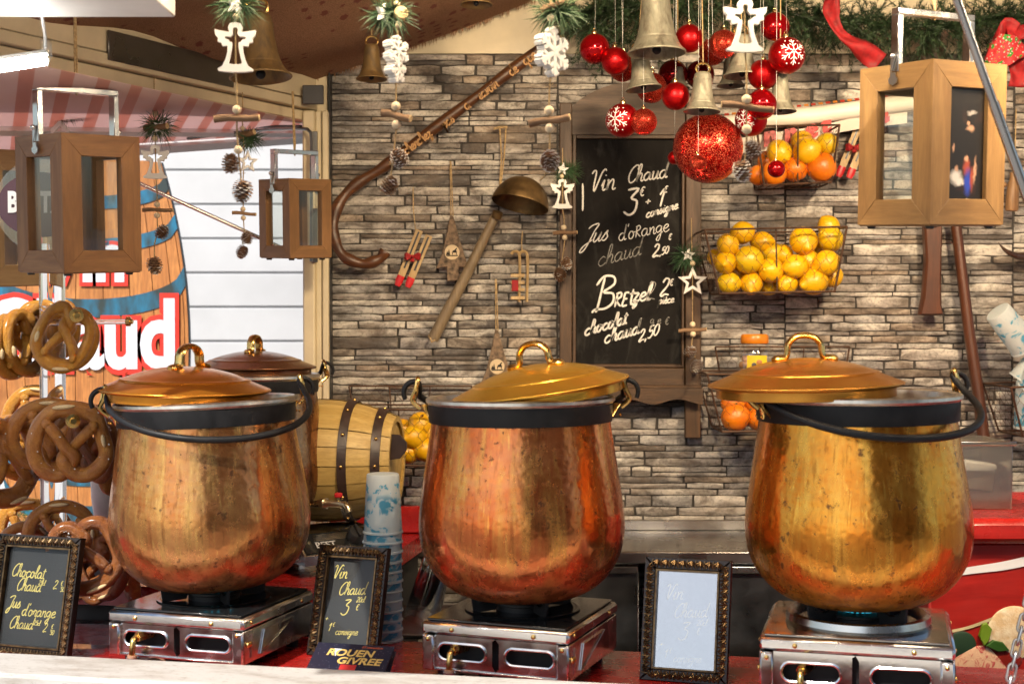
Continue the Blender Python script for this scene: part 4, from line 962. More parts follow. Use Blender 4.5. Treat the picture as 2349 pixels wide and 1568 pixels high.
# ---- axes
AXE = wood('red_axe_handle', (.06, .018, .008), (.14, .045, .018), 'Z', .8, .4, .2)
ax = thing('axe_handle_short', 'short flared brown axe handle hanging below the picture lantern', 'tool handle', W(2135, 720, 3.45))
ol = [(2118, 505), (2160, 505), (2157, 640), (2158, 700), (2162, 721), (2132, 724), (2108, 722), (2116, 680), (2122, 600)]
MB().prism([(W(u, v, 3.44).x, W(u, v, 3.44).z) for u, v in ol], 3.432, 3.458, bev=.005).build('grip', AXE, ax, world=True)
p0, p1 = W(2120, 300, 3.42), W(2135, 520, 3.44); MB().tube([p0, p1], .017, 10).build('shaft', AXE, ax, world=True)
ax = thing('long_tool_handle', 'long reddish wooden tool handle leaning on the wall behind the golden cauldron', 'tool handle', W(2258, 1030, 3.35))
MB().tube([W(2168, 340, 3.46), W(2190, 500, 3.45), W(2222, 760, 3.44), W(2243, 900, 3.43), W(2262, 1060, 3.42)], [.0145, .0155, .0165, .0175, .018], 12, flat=.8).build('shaft', AXE, ax, world=True)
# ---- wooden bottle-like tool and cow horn at the edge
tl = thing('wooden_mallet', 'turned wooden tool hanging on a cord beside the picture lantern', 'tool', W(2322, 484, 3.44))
MB().lathe([(r * PX(450, 3.44), z * PX(450, 3.44)) for r, z in [(0, -44), (13, -44), (15, -40), (14, 0), (12, 20), (8, 28), (9, 44), (0, 46)]], 20, M.Translation(W(2322, 440, 3.44)) @ M.Rotation(R(3), 4, 'Y')).build('body', wood('tool_wood', (.2, .1, .04), (.38, .22, .1)), tl, world=True)
MB().ball(W(2303, 424, 3.43), .0065, 10, 8).build('peg', wood('tool_wood', (.2, .1, .04), (.38, .22, .1)), tl, world=True)
MB().tube([W(2330, 250, 3.47), W(2328, 330, 3.46), W(2326, 400, 3.435)], .0016, 5).build('cord', TWINE, tl, world=True)
hn = thing('cow_horn', 'curved dark horn fixed to the stones near the cup basket', 'horn', W(2400, 580, 3.46))
MB().tube(cat_rom([W(2289, 556, 3.42), W(2304, 573, 3.42), W(2325, 585, 3.43), W(2350, 588, 3.45), W(2390, 580, 3.48)], 5), [.0008 + .0007 * i for i in range(21)], 10).build('horn', plain('dark_horn', (.05, .025, .015), .3), hn, world=True)
rl = thing('rolled_banner', 'white rolled-up banner with red lettering and checked edge behind the baubles', 'banner', W(1880, 290, 3.44))
a, b = W(1660, 285, 3.43), W(2090, 235, 3.43)
t = NT('banner_print'); n = t.noise(t.co(), 20, 4); BAN = t.set(t.mix(n, (.72, .66, .55), (.8, .75, .66)), .5)
MB().tube([a, a.lerp(b, .5) + V((0, 0, -.004)), b], .021, 16).build('roll', BAN, rl, world=True)
fl = [W(1690, 318, 3.436), W(1770, 305, 3.425), W(1860, 292, 3.43), W(1960, 270, 3.425), W(2080, 246, 3.43)]; fl2 = [W(1690, 352, 3.45), W(1770, 345, 3.44), W(1850, 330, 3.44), W(1935, 302, 3.44), W(2080, 283, 3.44)]
fl, fl2 = cat_rom(fl, 4), cat_rom(fl2, 4); n = len(fl)
MB().add(fl + fl2, [[i, i + 1, n + i + 1, n + i] for i in range(n - 1)]).build('loose_flap', BAN, rl, world=True)
for (u, v, tx, sz) in ((1752, 334, 'n', .062), (1800, 326, 'n', .058), (1848, 316, 'e', .058), (1886, 305, 't', .055), (2016, 281, 'a', .052)):
    vs, fs = font_mesh(tx, sz, .004); p = W(u, v, 3.418)
    MB().add([V((p.x + q.x, p.y, p.z + q.y + q.x * .18)) for q in vs], fs).build('letter', plain('banner_red', (.42, .02, .015), .5), rl, world=True, smooth=False)
ck = random.Random(4); edge = []
for i in range(26):
    s_ = i / 26; p = a.lerp(b, s_) + V((0, -.012, .0185)); q = a.lerp(b, s_ + .6 / 26) + V((0, -.012, .0185))
    MB().add([p, q, q + V((0, .006, .006)), p + V((0, .006, .006))], [[0, 1, 2, 3]]).build('check', plain('check_orange' if i % 2 else 'check_red', (.55, .2, .03) if i % 2 else (.42, .03, .015), .5), rl, world=True, smooth=False)

# ---- wire baskets
def hexwire(mb, P, nu, nv, r=.0005, seg=3):
    """chicken wire on the patch P(s, t), s and t in 0..1"""
    for j in range(nv + 1):
        for i in range(nu + 1):
            x = (i + (.5 if j % 2 else 0)); y = j
            if x > nu: continue
            A = (x / nu, (y + .0) / nv); B = (x / nu, min(1, (y + .36) / nv))
            mb.tube([P(*A), P(*B)], r, seg, cap=False)
            for dx in (-.5, .5):
                Cx, Cy = x + dx, y + 1
                if 0 <= Cx <= nu and Cy <= nv: mb.tube([P(*B), P(Cx / nu, Cy / nv)], r, seg, cap=False)
def basket(tl_, tr_, bl, br, yf, yb, label, name='wire_basket', top_front=None, nu=13, nv=8, dividers=(.5,)):
    """front-face corners in the picture at depth yf; the back stands on the wall"""
    bk = thing(name, label, 'basket', (W(*bl, yf).x * .5 + W(*br, yf).x * .5, yb, W(*bl, yf).z))
    a, b, c, d = W(*tl_, yf), W(*tr_, yf), W(*br, yf + .03), W(*bl, yf + .03)
    back = [V((p.x, yb, p.z)) for p in (a, b, c, d)]
    fr = MB()
    for q in ((a, b), (b, c), (c, d), (d, a)): fr.tube(q, .0026, 6)
    fr.build('front_frame', RUST, bk, world=True)
    sf = MB()
    for p, q in zip((a, b, c, d), back): sf.tube([p, q], .0024, 6)
    for q in ((0, 1), (1, 2), (2, 3), (3, 0)): sf.tube([back[q[0]], back[q[1]]], .0024, 6)
    for s in dividers: sf.tube([a.lerp(b, s), d.lerp(c, s), back[3].lerp(back[2], s)], .002, 6)
    sf.build('side_frame', RUST, bk, world=True)
    wr = MB(); hexwire(wr, lambda s, t: a.lerp(b, s).lerp(d.lerp(c, s), t) + V((0, .0012 * math.sin(s * 40 + t * 31), 0)), nu, nv)
    for p0, p1, p2, p3 in ((a, back[0], back[3], d), (b, back[1], back[2], c)): hexwire(wr, lambda s, t: p0.lerp(p1, s).lerp(p3.lerp(p2, s), t), 5, nv)
    o = wr.build('chicken_wire', RUST, bk, world=True); o['kind'] = 'stuff'
    bt = MB()
    for s in range(9): bt.tube([d.lerp(c, s / 8), back[3].lerp(back[2], s / 8)], .001, 4)
    o = bt.build('bottom_wires', RUST, bk, world=True); o['kind'] = 'stuff'
    return bk
basket((1735, 290), (1925, 287), (1752, 425), (1906, 418), 3.32, 3.475, 'small wire basket of lemons and oranges beside the big glitter bauble', nu=8, nv=6)
basket((1616, 527), (1942, 520), (1650, 673), (1914, 668), 3.30, 3.475, 'wide wire basket heaped with lemons on the stone wall', nu=13, nv=7)
basket((1622, 858), (1935, 858), (1655, 990), (1905, 985), 3.28, 3.475, 'wire basket with a nut jar and oranges behind the golden cauldron', nu=13, nv=7)
basket((778, 938), (1050, 940), (815, 1066), (1020, 1068), 3.30, 3.475, 'wire basket of lemons between the keg and the reddish cauldron', nu=11, nv=7)
basket((2318, 888), (2520, 880), (2345, 1000), (2500, 1000), 3.28, 3.475, 'wire basket full of printed cups beside the long tool handle', nu=8, nv=5)
# raised wire backs of the two lower baskets
for (u0, u1, v0, v1) in ((1640, 1948, 795, 852), (800, 1082, 885, 935)):
    bk = [o for o in COL.objects if o.name.startswith('wire_basket') and o.parent is None][2 if u0 > 1000 else 3]
    A, B, C, D = W(u0, v0, 3.478), W(u1, v0, 3.478), W(u1 - 10, v1, 3.478), W(u0 + 10, v1, 3.478)
    m_ = MB()
    for q in ((A, B), (B, C), (D, A)): m_.tube(q, .0024, 6)
    for s in (.33, .66): m_.tube([A.lerp(B, s), D.lerp(C, s)], .0018, 6)
    m_.build('back_frame', RUST, bk, world=True)
    m_ = MB(); hexwire(m_, lambda s, t: A.lerp(B, s).lerp(D.lerp(C, s), t), 14, 3); o = m_.build('back_wire', RUST, bk, world=True); o['kind'] = 'stuff'

# ---- fruit
def m_fruit(name, a, b, sc=220):
    t = NT(name); c = t.co(); n = t.noise(c, 18, 3); p = t.voro(c, sc, 'SMOOTH_F1')
    return t.set(t.mix(t.rng(n, .35, .7, 0, 1), a, b), .38, 0, t.bump(p, .35, .0012), Subsurface_Weight=.12, Subsurface_Scale=.01)
LEM = [m_fruit('lemon_peel', (.74, .42, .004), (.68, .35, .003)), m_fruit('lemon_ripe', (.74, .40, .004), (.68, .34, .003)), m_fruit('lemon_green', (.66, .43, .006), (.58, .36, .004))]
ORA = m_fruit('orange_peel', (.72, .20, .006), (.62, .13, .004), 260)
def jl(seed): return lambda p, an: p + V((mnoise.noise(p * 40 + V((seed, 0, 0))), mnoise.noise(p * 40 + V((0, seed, 5))), 0)) * .0012
lem_me = []
for i in range(3):
    mb = MB().lathe([(r * .03, z * .03) for r, z in smooth_prof([(0, -1.3), (.16, -1.24), (.3, -1.08), (.62, -.85), (.9, -.42), (1, 0), (.9, .45), (.62, .84), (.28, 1.06), (.13, 1.15), (.1, 1.13), (0, 1.12)], 2)], 20, jit=jl(i * 3.3))
    me = mb.mesh('lemon', angle=80); me.materials.append(LEM[i]); lem_me.append(me)
ora_me = MB().lathe([(r * .03, z * .03) for r, z in smooth_prof([(0, -.97), (.35, -.93), (.72, -.7), (.96, -.26), (1, .1), (.85, .55), (.5, .87), (.12, .94), (.06, .925), (0, .91)], 2)], 22, jit=jl(9)).mesh('orange', angle=80); ora_me.materials.append(ORA)
nub = MB().lathe([(.0035, 0), (.004, .0012), (.002, .003), (0, .0032)], 6, M.Translation((0, 0, .0275))).mesh('stem_button'); nub.materials.append(plain('stem_green', (.12, .1, .03), .8))
fr = random.Random(8)
def fruit(kind, u, v, rpx, y, label, grp):
    p = W(u, v, y); r = rpx * PX(v, y)
    if kind == 'l':
        o = link('lemon', lem_me[fr.choice((0, 0, 1, 2))]); rot = (fr.uniform(.6, 2.4), fr.uniform(-.8, .8), fr.uniform(0, 6.3)); s = r / .0285
    else:
        o = link('orange', ora_me); rot = (fr.uniform(-1.4, .6), fr.uniform(-.9, .9), fr.uniform(0, 6.3)); s = r / .028
        b = link('stem_button', nub, o)
    place(o, p, rot, s); tag(o, label, 'lemon' if kind == 'l' else 'orange', grp)
for (u, v, r, dy) in ((1702, 534, 25, .04), (1669, 562, 25, 0), (1663, 602, 25, 0), (1717, 596, 31, 0), (1748, 556, 24, .05), (1672, 649, 24, .01), (1723, 650, 25, .01), (1770, 582, 24, .05), (1768, 620, 28, 0), (1794, 585, 24, .05), (1842, 552, 31, .02), (1904, 548, 28, .03), (1853, 597, 24, .03), (1823, 611, 27, -.005), (1895, 603, 28, 0), (1804, 650, 24, .01), (1866, 645, 31, .01), (1908, 634, 24, .04), (1765, 652, 24, .05), (1690, 620, 24, .06), (1735, 620, 24, .07), (1840, 640, 24, .07), (1880, 575, 24, .08), (1900, 520, 24, .06), (1640, 590, 18, .05)):
    fruit('l', u, v, r, 3.345 + dy, 'lemon heaped in the wide wall basket', 'lemons in the wide wall basket')
for (k, u, v, r, dy) in (('l', 1787, 349, 27, 0), ('l', 1850, 347, 30, -.005), ('l', 1838, 326, 25, .05), ('l', 1895, 331, 25, .01)): fruit(k, u, v, r, 3.36 + dy, 'lemon in the small basket beside the glitter bauble', 'lemons in the small wall basket')
for (u, v, r, dy) in ((1823, 388, 27, .01), (1884, 384, 32, 0), (1775, 398, 27, .0), (1738, 402, 22, .05), (1760, 370, 22, .06)): fruit('o', u, v, r, 3.36 + dy, 'orange in the small basket beside the glitter bauble', 'oranges in the small wall basket')
for (u, v, r, dy) in ((1681, 925, 27, .05), (1686, 957, 31, 0), (1741, 958, 28, .01), (1790, 955, 28, .02), (1730, 925, 24, .06)): fruit('o', u, v, r, 3.33 + dy, 'orange at the bottom of the basket with the nut jar', 'oranges under the nut jar')
for (k, u, v, r, dy) in (('l', 964, 973, 28, .01), ('l', 950, 1002, 27, -.005), ('l', 985, 995, 26, .02), ('l', 924, 985, 24, .03), ('l', 972, 1030, 26, 0), ('l', 938, 1036, 26, .01), ('l', 906, 1030, 24, .04), ('l', 1000, 1040, 26, .03)): fruit(k, u, v, r, 3.345 + dy, 'lemon in the basket beside the wooden keg', 'lemons beside the keg')
# ---- nut jar
jr = thing('nut_jar', 'clear jar of nuts with orange screw lid in the wire basket', 'jar', W(1730, 870, 3.36)); jk = PX(800, 3.36); jp = W(1730, 870, 3.36)
MB().lathe([(0, 0), (.036, 0), (.04, .004), (.04, .06), (.036, .075), (.03, .082), (.03, .09)], 32, M.Translation(jp)).build('glass', glassy('jar_glass', rough=.03, alpha_mix=.82), jr, world=True)
MB().lathe([(0, .102), (.029, .102), (.032, .098), (.033, .083), (.031, .08), (0, .08)], 32, M.Translation(jp + V((0, 0, 0.005)))).build('screw_lid', plain('orange_lid', (.72, .22, .01), .4), jr, world=True)
mb = MB(); nr = random.Random(2)
for i in range(34):
    a = nr.uniform(0, 6.28); q = nr.uniform(.008, .031); mb.ball(jp + V((q * math.cos(a), q * math.sin(a), nr.uniform(.008, .05))), .008, 8, 6, sc3=(1, .8, 1.1))
o = mb.build('nuts', plain('nut_brown', (.3, .14, .05), .5, var=.3, nscale=40), jr, world=True); o['kind'] = 'stuff'
lb = MB().lathe([(.0406, .008), (.0406, .058)], 16, M.Translation(jp), R(235), R(305)).build('paper_label', plain('yellow_label', (.7, .5, .01), .5), jr, world=True)
for (dx, dz, r, m) in ((.004, .042, .007, (.4, .16, .04)), (-.008, .036, .006, (.06, .05, .05)), (.0, .024, .009, (.45, .1, .03))):
    MB().ball(jp + V((dx, -.0415, dz)), r, 12, 8, sc3=(1, .12, .9)).build('nut_print', plain('np%d' % int(dz * 1000), m, .5), lb, world=True)
# ================================================================== lanterns
def m_lant(name, a, b, ax): return wood(name, a, b, ax, 1.0, .42, .2, .2)
def mitre_face(mb_list, w, h, fw, th, m):
    """four mitred rails of one lantern face standing in the x-z plane, front at y=0"""
    x0, x1 = -w / 2, w / 2
    quads = ([(x0, 0), (x1, 0), (x1 - fw, fw), (x0 + fw, fw)], [(x1, h), (x0, h), (x0 + fw, h - fw), (x1 - fw, h - fw)],
             [(x0, h), (x0, 0), (x0 + fw, fw), (x0 + fw, h - fw)], [(x1, 0), (x1, h), (x1 - fw, h - fw), (x1 - fw, fw)])
    for i, q in enumerate(quads): mb_list.append((i, MB().prism(q, 0, th, m, bev=.0008)))
def lantern(u, v_bot, Y, side, h, rz, fw, wa, wb, label, handle=True, cord_to=None, picture=False, hh=.085, handle_dir=0):
    p = W(u, v_bot, Y); L = thing('wooden_lantern', label, 'lantern', p, (M.Rotation(R(3.2), 4, 'X') @ M.Rotation(R(rz), 4, 'Z')).to_euler(), 'hanging wooden lanterns')
    nm = label.split()[0]
    MX, MZ = m_lant('lantern_rail_%d' % int(u), wa, wb, 'X'), m_lant('lantern_stile_%d' % int(u), wa, wb, 'Z')
    gl = glassy('lantern_glass', rough=.02, alpha_mix=.9)
    for k in range(4):
        m = M.Rotation(R(90 * k), 4, 'Z') @ M.Translation((0, -side / 2, 0)); fs = []
        mitre_face(fs, side - .0006, h, fw, .016, m)
        for i, f in fs:
            f.build('rail' if i < 2 else 'stile', (wood('lantern_y_%d' % int(u), wa, wb, 'Y', 1, .42, .2, .2) if k % 2 else MX) if i < 2 else MZ, L, angle=30)
        pn = MB().box((-side / 2 + fw - .003, .008, fw - .003), (side / 2 - fw + .003, .010, h - fw + .003), 0, m)
        if picture and k == picture - 1:
            t = NT('dark_picture'); c = t.co('Object'); n = t.noise(c, 26, 3, .5, .5)
            wv = t.n('VectorMath', operation='ADD'); sm_ = t.n('VectorMath', operation='SCALE'); t.put(sm_.inputs[0], t.noise(c, 90, 4, .6, .5, True)); sm_.inputs['Scale'].default_value = .012
            t.put(wv.inputs[0], c); t.put(wv.inputs[1], sm_.outputs[0]); col = t.mix(t.rng(n, .55, .75, 0, .5), (.010, .008, .007), (.06, .022, .014))
            sk, wh, bl, rd = (.42, .24, .15), (.55, .52, .5), (.02, .05, .36), (.28, .05, .025)
            for (x, z, rx, rz_, cc) in ((-.018, .074, .015, .013, wh), (-.008, .066, .010, .006, wh), (-.018, .088, .005, .006, sk), (.004, .090, .008, .015, rd), (.007, .066, .008, .022, bl), (.016, .072, .005, .02, rd), (.003, .103, .004, .005, sk), (.011, .150, .011, .005, sk), (.005, .158, .004, .004, sk), (.012, .174, .012, .004, (.3, .27, .25)), (.022, .085, .004, .022, sk), (-.026, .12, .003, .008, sk), (.006, .034, .010, .006, wh), (-.02, .028, .014, .004, (.2, .12, .07))):
                mp = t.n('Mapping'); t.put(mp.inputs[0], wv.outputs[0]); mp.inputs['Location'].default_value = (-(x + .006) / rx, 0, -(z + .006) / rz_); mp.inputs['Scale'].default_value = (1 / rx, 0, 1 / rz_)
                ln_ = t.n('VectorMath', operation='LENGTH'); t.put(ln_.inputs[0], mp.outputs[0]); col = t.mix(t.rng(ln_.outputs['Value'], .45, 1.15, .9, 0), col, cc)
            po = pn.build('picture', t.set(col, .4), L)
        else: pn.build('pane', gl, L)
    MB().box((-side / 2 + .002, -side / 2 + .002, -.002), (side / 2 - .002, side / 2 - .002, .012), .001).build('floor_board', MX, L)
    o = MB().box((-side / 2 + .002, -side / 2 + .002, h - .012), (side / 2 - .002, side / 2 - .002, h - .0005), .001).build('roof_board', MX, L)
    for sx in (-1, 1):
        for sy in (-1, 1): MB().lathe([(0, -.006), (.006, -.006), (.007, -.002), (0, -.002)], 10, M.Translation((sx * (side / 2 - .016), sy * (side / 2 - .016), 0))).build('foot', BLACKP, L)
    if handle:
        mm = M.Rotation(R(handle_dir), 4, 'Z'); X = side * .5 - .002; zt = h + hh
        yo = 0
        hb = MB(); r = .0085
        for sx in (-1, 1): hb.box((sx * X - r * .6, -r, h - .012), (sx * X + r * .6, r, zt - r * .62), .001, mm)
        hb.box((-X - r * .6, -r, zt - r * .6), (X + r * .6, r, zt + r * .6), .001, mm); hb.build('handle', CHROME, L)
        for sx in (-1, 1):
            b = MB(); b.prism([(a_ * .62, z_ * .62) for a_, z_ in [(-.007, -.03), (.007, -.03), (.009, -.04), (.016, -.046), (.014, -.056), (0, -.062), (-.014, -.056), (-.016, -.046), (-.009, -.04), (-.008, .012), (0, .018), (.008, .012), (.007, -.03)][:12]], -.0015, .0, mm @ M.Translation((sx * (X + .0065), 0, h + .005)) @ M.Rotation(R(90 * sx), 4, 'Z'))
            b.build('hinge', STEEL, L)
            MB().ball(mm @ V((sx * (X + .010), 0, h + .012)), .0045, 10, 8).build('pivot_screw', CHROME, L)
        top = WM[L.name] @ V((0, 0, zt))
        if cord_to is not None:
            c2 = W(cord_to[0], cord_to[1], Y)
            co = MB(); co.tube([top + V((.001, 0, -.008)), top + V((0, -.006, .008)), c2], .0018, 6); co.tube([top + V((-.001, .009, -.006)), top + V((.002, 0, .016)), c2 + V((.002, 0, 0))], .0015, 6); co.build('hanging_cord', TWINE, L, world=True)
    return L
# the lantern's nearest edge is what the picture measures; its middle stands half a diagonal further back
lantern(2131, 516, 2.30, .160, .252, 29, .040, (.20, .105, .035), (.33, .19, .07), 'honey wood lantern with a dark painting behind one pane', cord_to=(2120, -60), picture=1, hh=.082)
lantern(184, 622, 2.50, .152, .234, 48, .037, (.18, .070, .018), (.32, .145, .042), 'brown wood lantern hung in front of the oval sign', cord_to=(170, -20), hh=.080)
lantern(678, 590, 3.28, .118, .178, 45, .027, (.16, .075, .022), (.28, .14, .05), 'small brown lantern hung in front of the corner post', cord_to=(670, 210), hh=.062)
lantern(8, 652, 2.98, .180, .275, 50, .042, (.30, .17, .06), (.44, .27, .11), 'pale wood lantern half hidden behind the brown lantern', cord_to=(-20, 40), hh=.050)

# ================================================================== hanging mobiles
DECO = plain('white_cutout', (.78, .76, .72), .55, var=.04, bump=.1)
BEADM = plain('wood_bead', (.72, .58, .38), .45, var=.08, nscale=50)
TWIG = wood('twig_bark', (.16, .085, .04), (.34, .2, .1), 'X', 1, .7, .6); CUT = plain('cut_wood', (.62, .44, .22), .6)
def m_needle():
    t = NT('pine_needles'); return t.set(t.mix(t.rand(), (.02, .06, .025), (.05, .10, .035)), .5)
NEED = m_needle()
t = NT('cone_scale'); tp = t.attr('tone'); n = t.noise(t.co(), 300, 3)
CONE = t.set(t.mix(t.rng(n, .35, .6, .25, 0), tp, (.1, .05, .03)), .7)
cone_me = []
for sd, white in ((0, .55), (1, .75), (2, .25)):
    mb = MB(); cr = random.Random(sd); N = 74
    mb.tone = (.12, .06, .03); mb.lathe([(0, -.9), (.4, -.7), (.62, -.1), (.5, .6), (0, .9)], 10)
    for i in range(N):
        f = i / N; z = -.85 + 1.75 * f; an = i * 2.39996; rr = max(.12, math.sin(math.pi * min(1, .16 + .78 * f)) ** .8)
        out = V((math.cos(an), math.sin(an), 0)); up = V((0, 0, 1)); sd_ = V((-math.sin(an), math.cos(an), 0)); ln = .34 * (.6 + .5 * rr)
        b = out * rr * .55 + up * z; tipd = (out * (1.0) + up * (-.25 + .9 * f)).normalized(); tip = b + tipd * ln * 1.2; wd = .25 * (.7 + .5 * rr)
        brown = (.20 + cr.uniform(-.04, .06), .10, .045); wh = (.72, .68, .62)
        m1 = b + tipd * ln * .75
        mb.tone = brown; mb.add([b - sd_ * wd * .5, b + sd_ * wd * .5, m1 + sd_ * wd + up * .03, m1 - sd_ * wd + up * .03], [[0, 1, 2, 3]])
        mb.tone = wh if cr.random() < white else (.32, .18, .09)
        mb.add([m1 - sd_ * wd, m1 + sd_ * wd, tip + up * .06, m1 + up * .10 + tipd * .02], [[0, 1, 2], [1, 3, 2], [3, 0, 2], [0, 3, 1]])
    me = mb.mesh('pine_cone', angle=30); me.materials.append(CONE); cone_me.append(me)
ANG_O = [(0, 0), (38, 8), (50, 38), (40, 68), (70, 64), (108, 58), (140, 52), (136, 88), (117, 108), (120, 134), (94, 140), (88, 164), (52, 160), (54, 205), (66, 252), (88, 300), (121, 322), (116, 334), (60, 341), (0, 344)]
ANG_I = [(0, 34), (14, 38), (19, 56), (15, 80), (32, 100), (56, 97), (70, 101), (72, 112), (62, 116), (52, 118), (42, 126), (38, 136), (22, 138), (22, 168), (28, 206), (36, 244), (45, 276), (40, 286), (20, 289), (0, 290)]
def mirrored(h): return h + [(-x, z) for x, z in h[::-1][1:-1]]
def angel(mb, c, hgt, m):
    k = hgt / 344.; f = lambda L: [(x * k, (172 - z) * k) for x, z in mirrored(L)]
    mb.ringprism(f(ANG_O), f(ANG_I), -.0045, .0045, m)
def star_pts(r, ri=.45): return [((r if i % 2 == 0 else r * ri) * math.sin(math.pi * i / 5), (r if i % 2 == 0 else r * ri) * math.cos(math.pi * i / 5)) for i in range(10)]
def snowflake(mb, r, m, th=.006):
    for a in range(6):
        q = m @ M.Rotation(R(60 * a), 4, 'Y'); e = .0003 * a
        mb.box((-r * .11, -th - e, 0), (r * .11, th + e, r), .001, q)
        for z, ln in ((.42, .38), (.70, .30)):
            for s in (-1, 1):
                mb.box((-r * .085, -th * .98 - e, 0), (r * .085, th * .98 + e, r * ln), .001, q @ M.Translation((0, 0, r * z)) @ M.Rotation(R(52 * s), 4, 'Y'))
def sprig(mb, c, ln, n, rr, spread=1.0, up=0):
    for i in range(n * 2):
        a = rr.uniform(0, 6.283); d = V((math.cos(a), rr.uniform(-.7, .7), math.sin(a) * .8 - .15 + up)).normalized(); L = ln * rr.uniform(.6, 1.0)
        b = c + V((rr.uniform(-1, 1), rr.uniform(-.5, .5), rr.uniform(-.6, .6))) * ln * .25 * spread; s = d.cross(V((rr.uniform(-1, 1), rr.uniform(-1, 1), rr.uniform(-1, 1)))).normalized() * .0007
        mid = b + d * L * .6 + V((0, 0, rr.uniform(-.1, .1) * L)); tip = b + d * L + V((0, 0, -.12 * L))
        mb.add([b - s, b + s, mid + s * .9, mid - s * .9, tip], [[0, 1, 2, 3], [3, 2, 4]])
mrnd = random.Random(21)
def mobile(label, Y, items, string):
    top = W(*string[0], Y); root = thing('ornament_string', label, 'ornament', W(*string[-1], Y), group='strings of wooden ornaments and pine cones')
    mb = MB(); mb.tube([W(u, v, Y + .001) for u, v in string], .0013, 5)
    for u, v in string[1:-1:2]:
        for _ in range(3): p = W(u, v, Y); mb.tube([p, p + V((mrnd.uniform(-.006, .006), mrnd.uniform(-.003, .003), mrnd.uniform(-.004, .008)))], .0004, 3)
    mb.build('twine', TWINE, root, world=True)
    for it in items:
        k = it[0]; u, v = it[1], it[2]; s = PX(v, Y); c = W(u, v, Y)
        if k == 'bead':
            r = it[3] * s; m = M.Translation(c)
            MB().lathe([(r * .22, -r * .95), (r * .6, -r * .8), (r * .92, -r * .4), (r, 0), (r * .92, r * .4), (r * .6, r * .8), (r * .22, r * .95)], 16, m).build('bead', BEADM, root, world=True)
        elif k == 'twig':
            ln, an = it[3] * s, R(it[4]); th = (it[5] if len(it) > 5 else 9) * s; dy = it[6] if len(it) > 6 else 0.
            d = V((math.cos(an), dy, math.sin(an))).normalized(); pts = [c - d * ln / 2, c - d * ln * .2 + V((0, 0, th * .25)), c + d * ln * .2 + V((0, 0, -th * .12)), c + d * ln / 2]
            tw = MB().tube(cat_rom(pts, 3), [th, th * .94, th * .98, th * .9, th * .86, th * .92, th * .88, th * .84, th * .9, th * .8], 10, cap=False).build('twig', TWIG, root, world=True)
            for e, q in ((pts[0], -d), (pts[-1], d)): MB().lathe([(0, .0004), (th * .8, .0003), (th * .9, -.001)], 12, M.Translation(e) @ q.to_track_quat('Z', 'Y').to_matrix().to_4x4()).build('cut_end', CUT, tw, world=True)
        elif k == 'cone':
            o = link('pine_cone', cone_me[it[4] if len(it) > 4 else 0], root); rt = (mrnd.uniform(-.5, .5), mrnd.uniform(-.5, .5) + (math.pi if mrnd.random() < .6 else 0), mrnd.uniform(0, 6))
            loc = WM[root.name].inverted() @ c; o.location = loc; o.rotation_euler = rt; q = it[3] * s * .84; o.scale = (q, q, q * 1.02)
        elif k == 'angel':
            mb = MB(); angel(mb, c, it[3] * s, M.Translation(c) @ M.Rotation(R(it[4]), 4, 'Z')); mb.build('angel', DECO, root, world=True, angle=30)
        elif k == 'flake':
            mb = MB(); snowflake(mb, it[3] * s, M.Translation(c) @ M.Rotation(R(it[4]), 4, 'Z') @ M.Rotation(R(it[5] if len(it) > 5 else 0), 4, 'Y')); mb.build('snowflake', DECO, root, world=True, angle=30)
        elif k == 'star':
            MB().prism(star_pts(it[3] * s), -.003, .003, M.Translation(c) @ M.Rotation(R(it[4]), 4, 'Z') @ M.Rotation(R(it[5] if len(it) > 5 else 0), 4, 'Y')).build('star', DECO, root, world=True, angle=30)
        elif k == 'ring':
            MB().ringprism(star_pts(it[3] * s), star_pts(it[3] * s * .55), -.003, .003, M.Translation(c) @ M.Rotation(R(it[4]), 4, 'Z')).build('open_star', DECO, root, world=True, angle=30)
        elif k == 'tree':
            h = [(0, 0), (60, 60), (45, 62), (85, 105), (60, 108), (105, 160), (0, 162)]; hi = [(0, 30), (32, 66), (25, 70), (50, 104), (38, 110), (62, 142), (0, 143)]; q = it[3] * s / 162
            f = lambda L: [(x * q, -z * q) for x, z in mirrored(L)]
            MB().ringprism(f(h), f(hi), -.004, .004, M.Translation(c)).build('fir_tree', DECO, root, world=True, angle=30)
        elif k == 'sprig':
            mb = MB(); sprig(mb, c + V((0, .004, 0)), it[3] * s, it[4], mrnd); o = mb.build('pine_sprig', NEED, root, world=True, smooth=False); o['kind'] = 'stuff'
        elif k == 'slice':
            MB().lathe([(0, -.005), (it[3] * s, -.005), (it[3] * s, .005), (0, .005)], 14, M.Translation(c) @ M.Rotation(R(70), 4, 'X') @ M.Rotation(R(20), 4, 'Y')).build('wood_slice', CUT, root, world=True)
F = 2.03
mobile('ornament string with white angel hung in front of the bronze bell, two cones', F, [('sprig', 542, 8, 72, 150), ('star', 541, 14, 26, 20, 18), ('bead', 541, 38, 8), ('angel', 540, 110, 114, 6), ('bead', 543, 252, 10.5), ('twig', 543, 272, 104, 2, 9), ('bead', 546, 344, 10), ('cone', 529, 376, 27, 2), ('cone', 556, 437, 31, 0)],
       [(540, -40), (541, 50), (540, 60), (541, 170), (543, 200), (543, 300), (546, 345), (552, 400), (554, 440)])
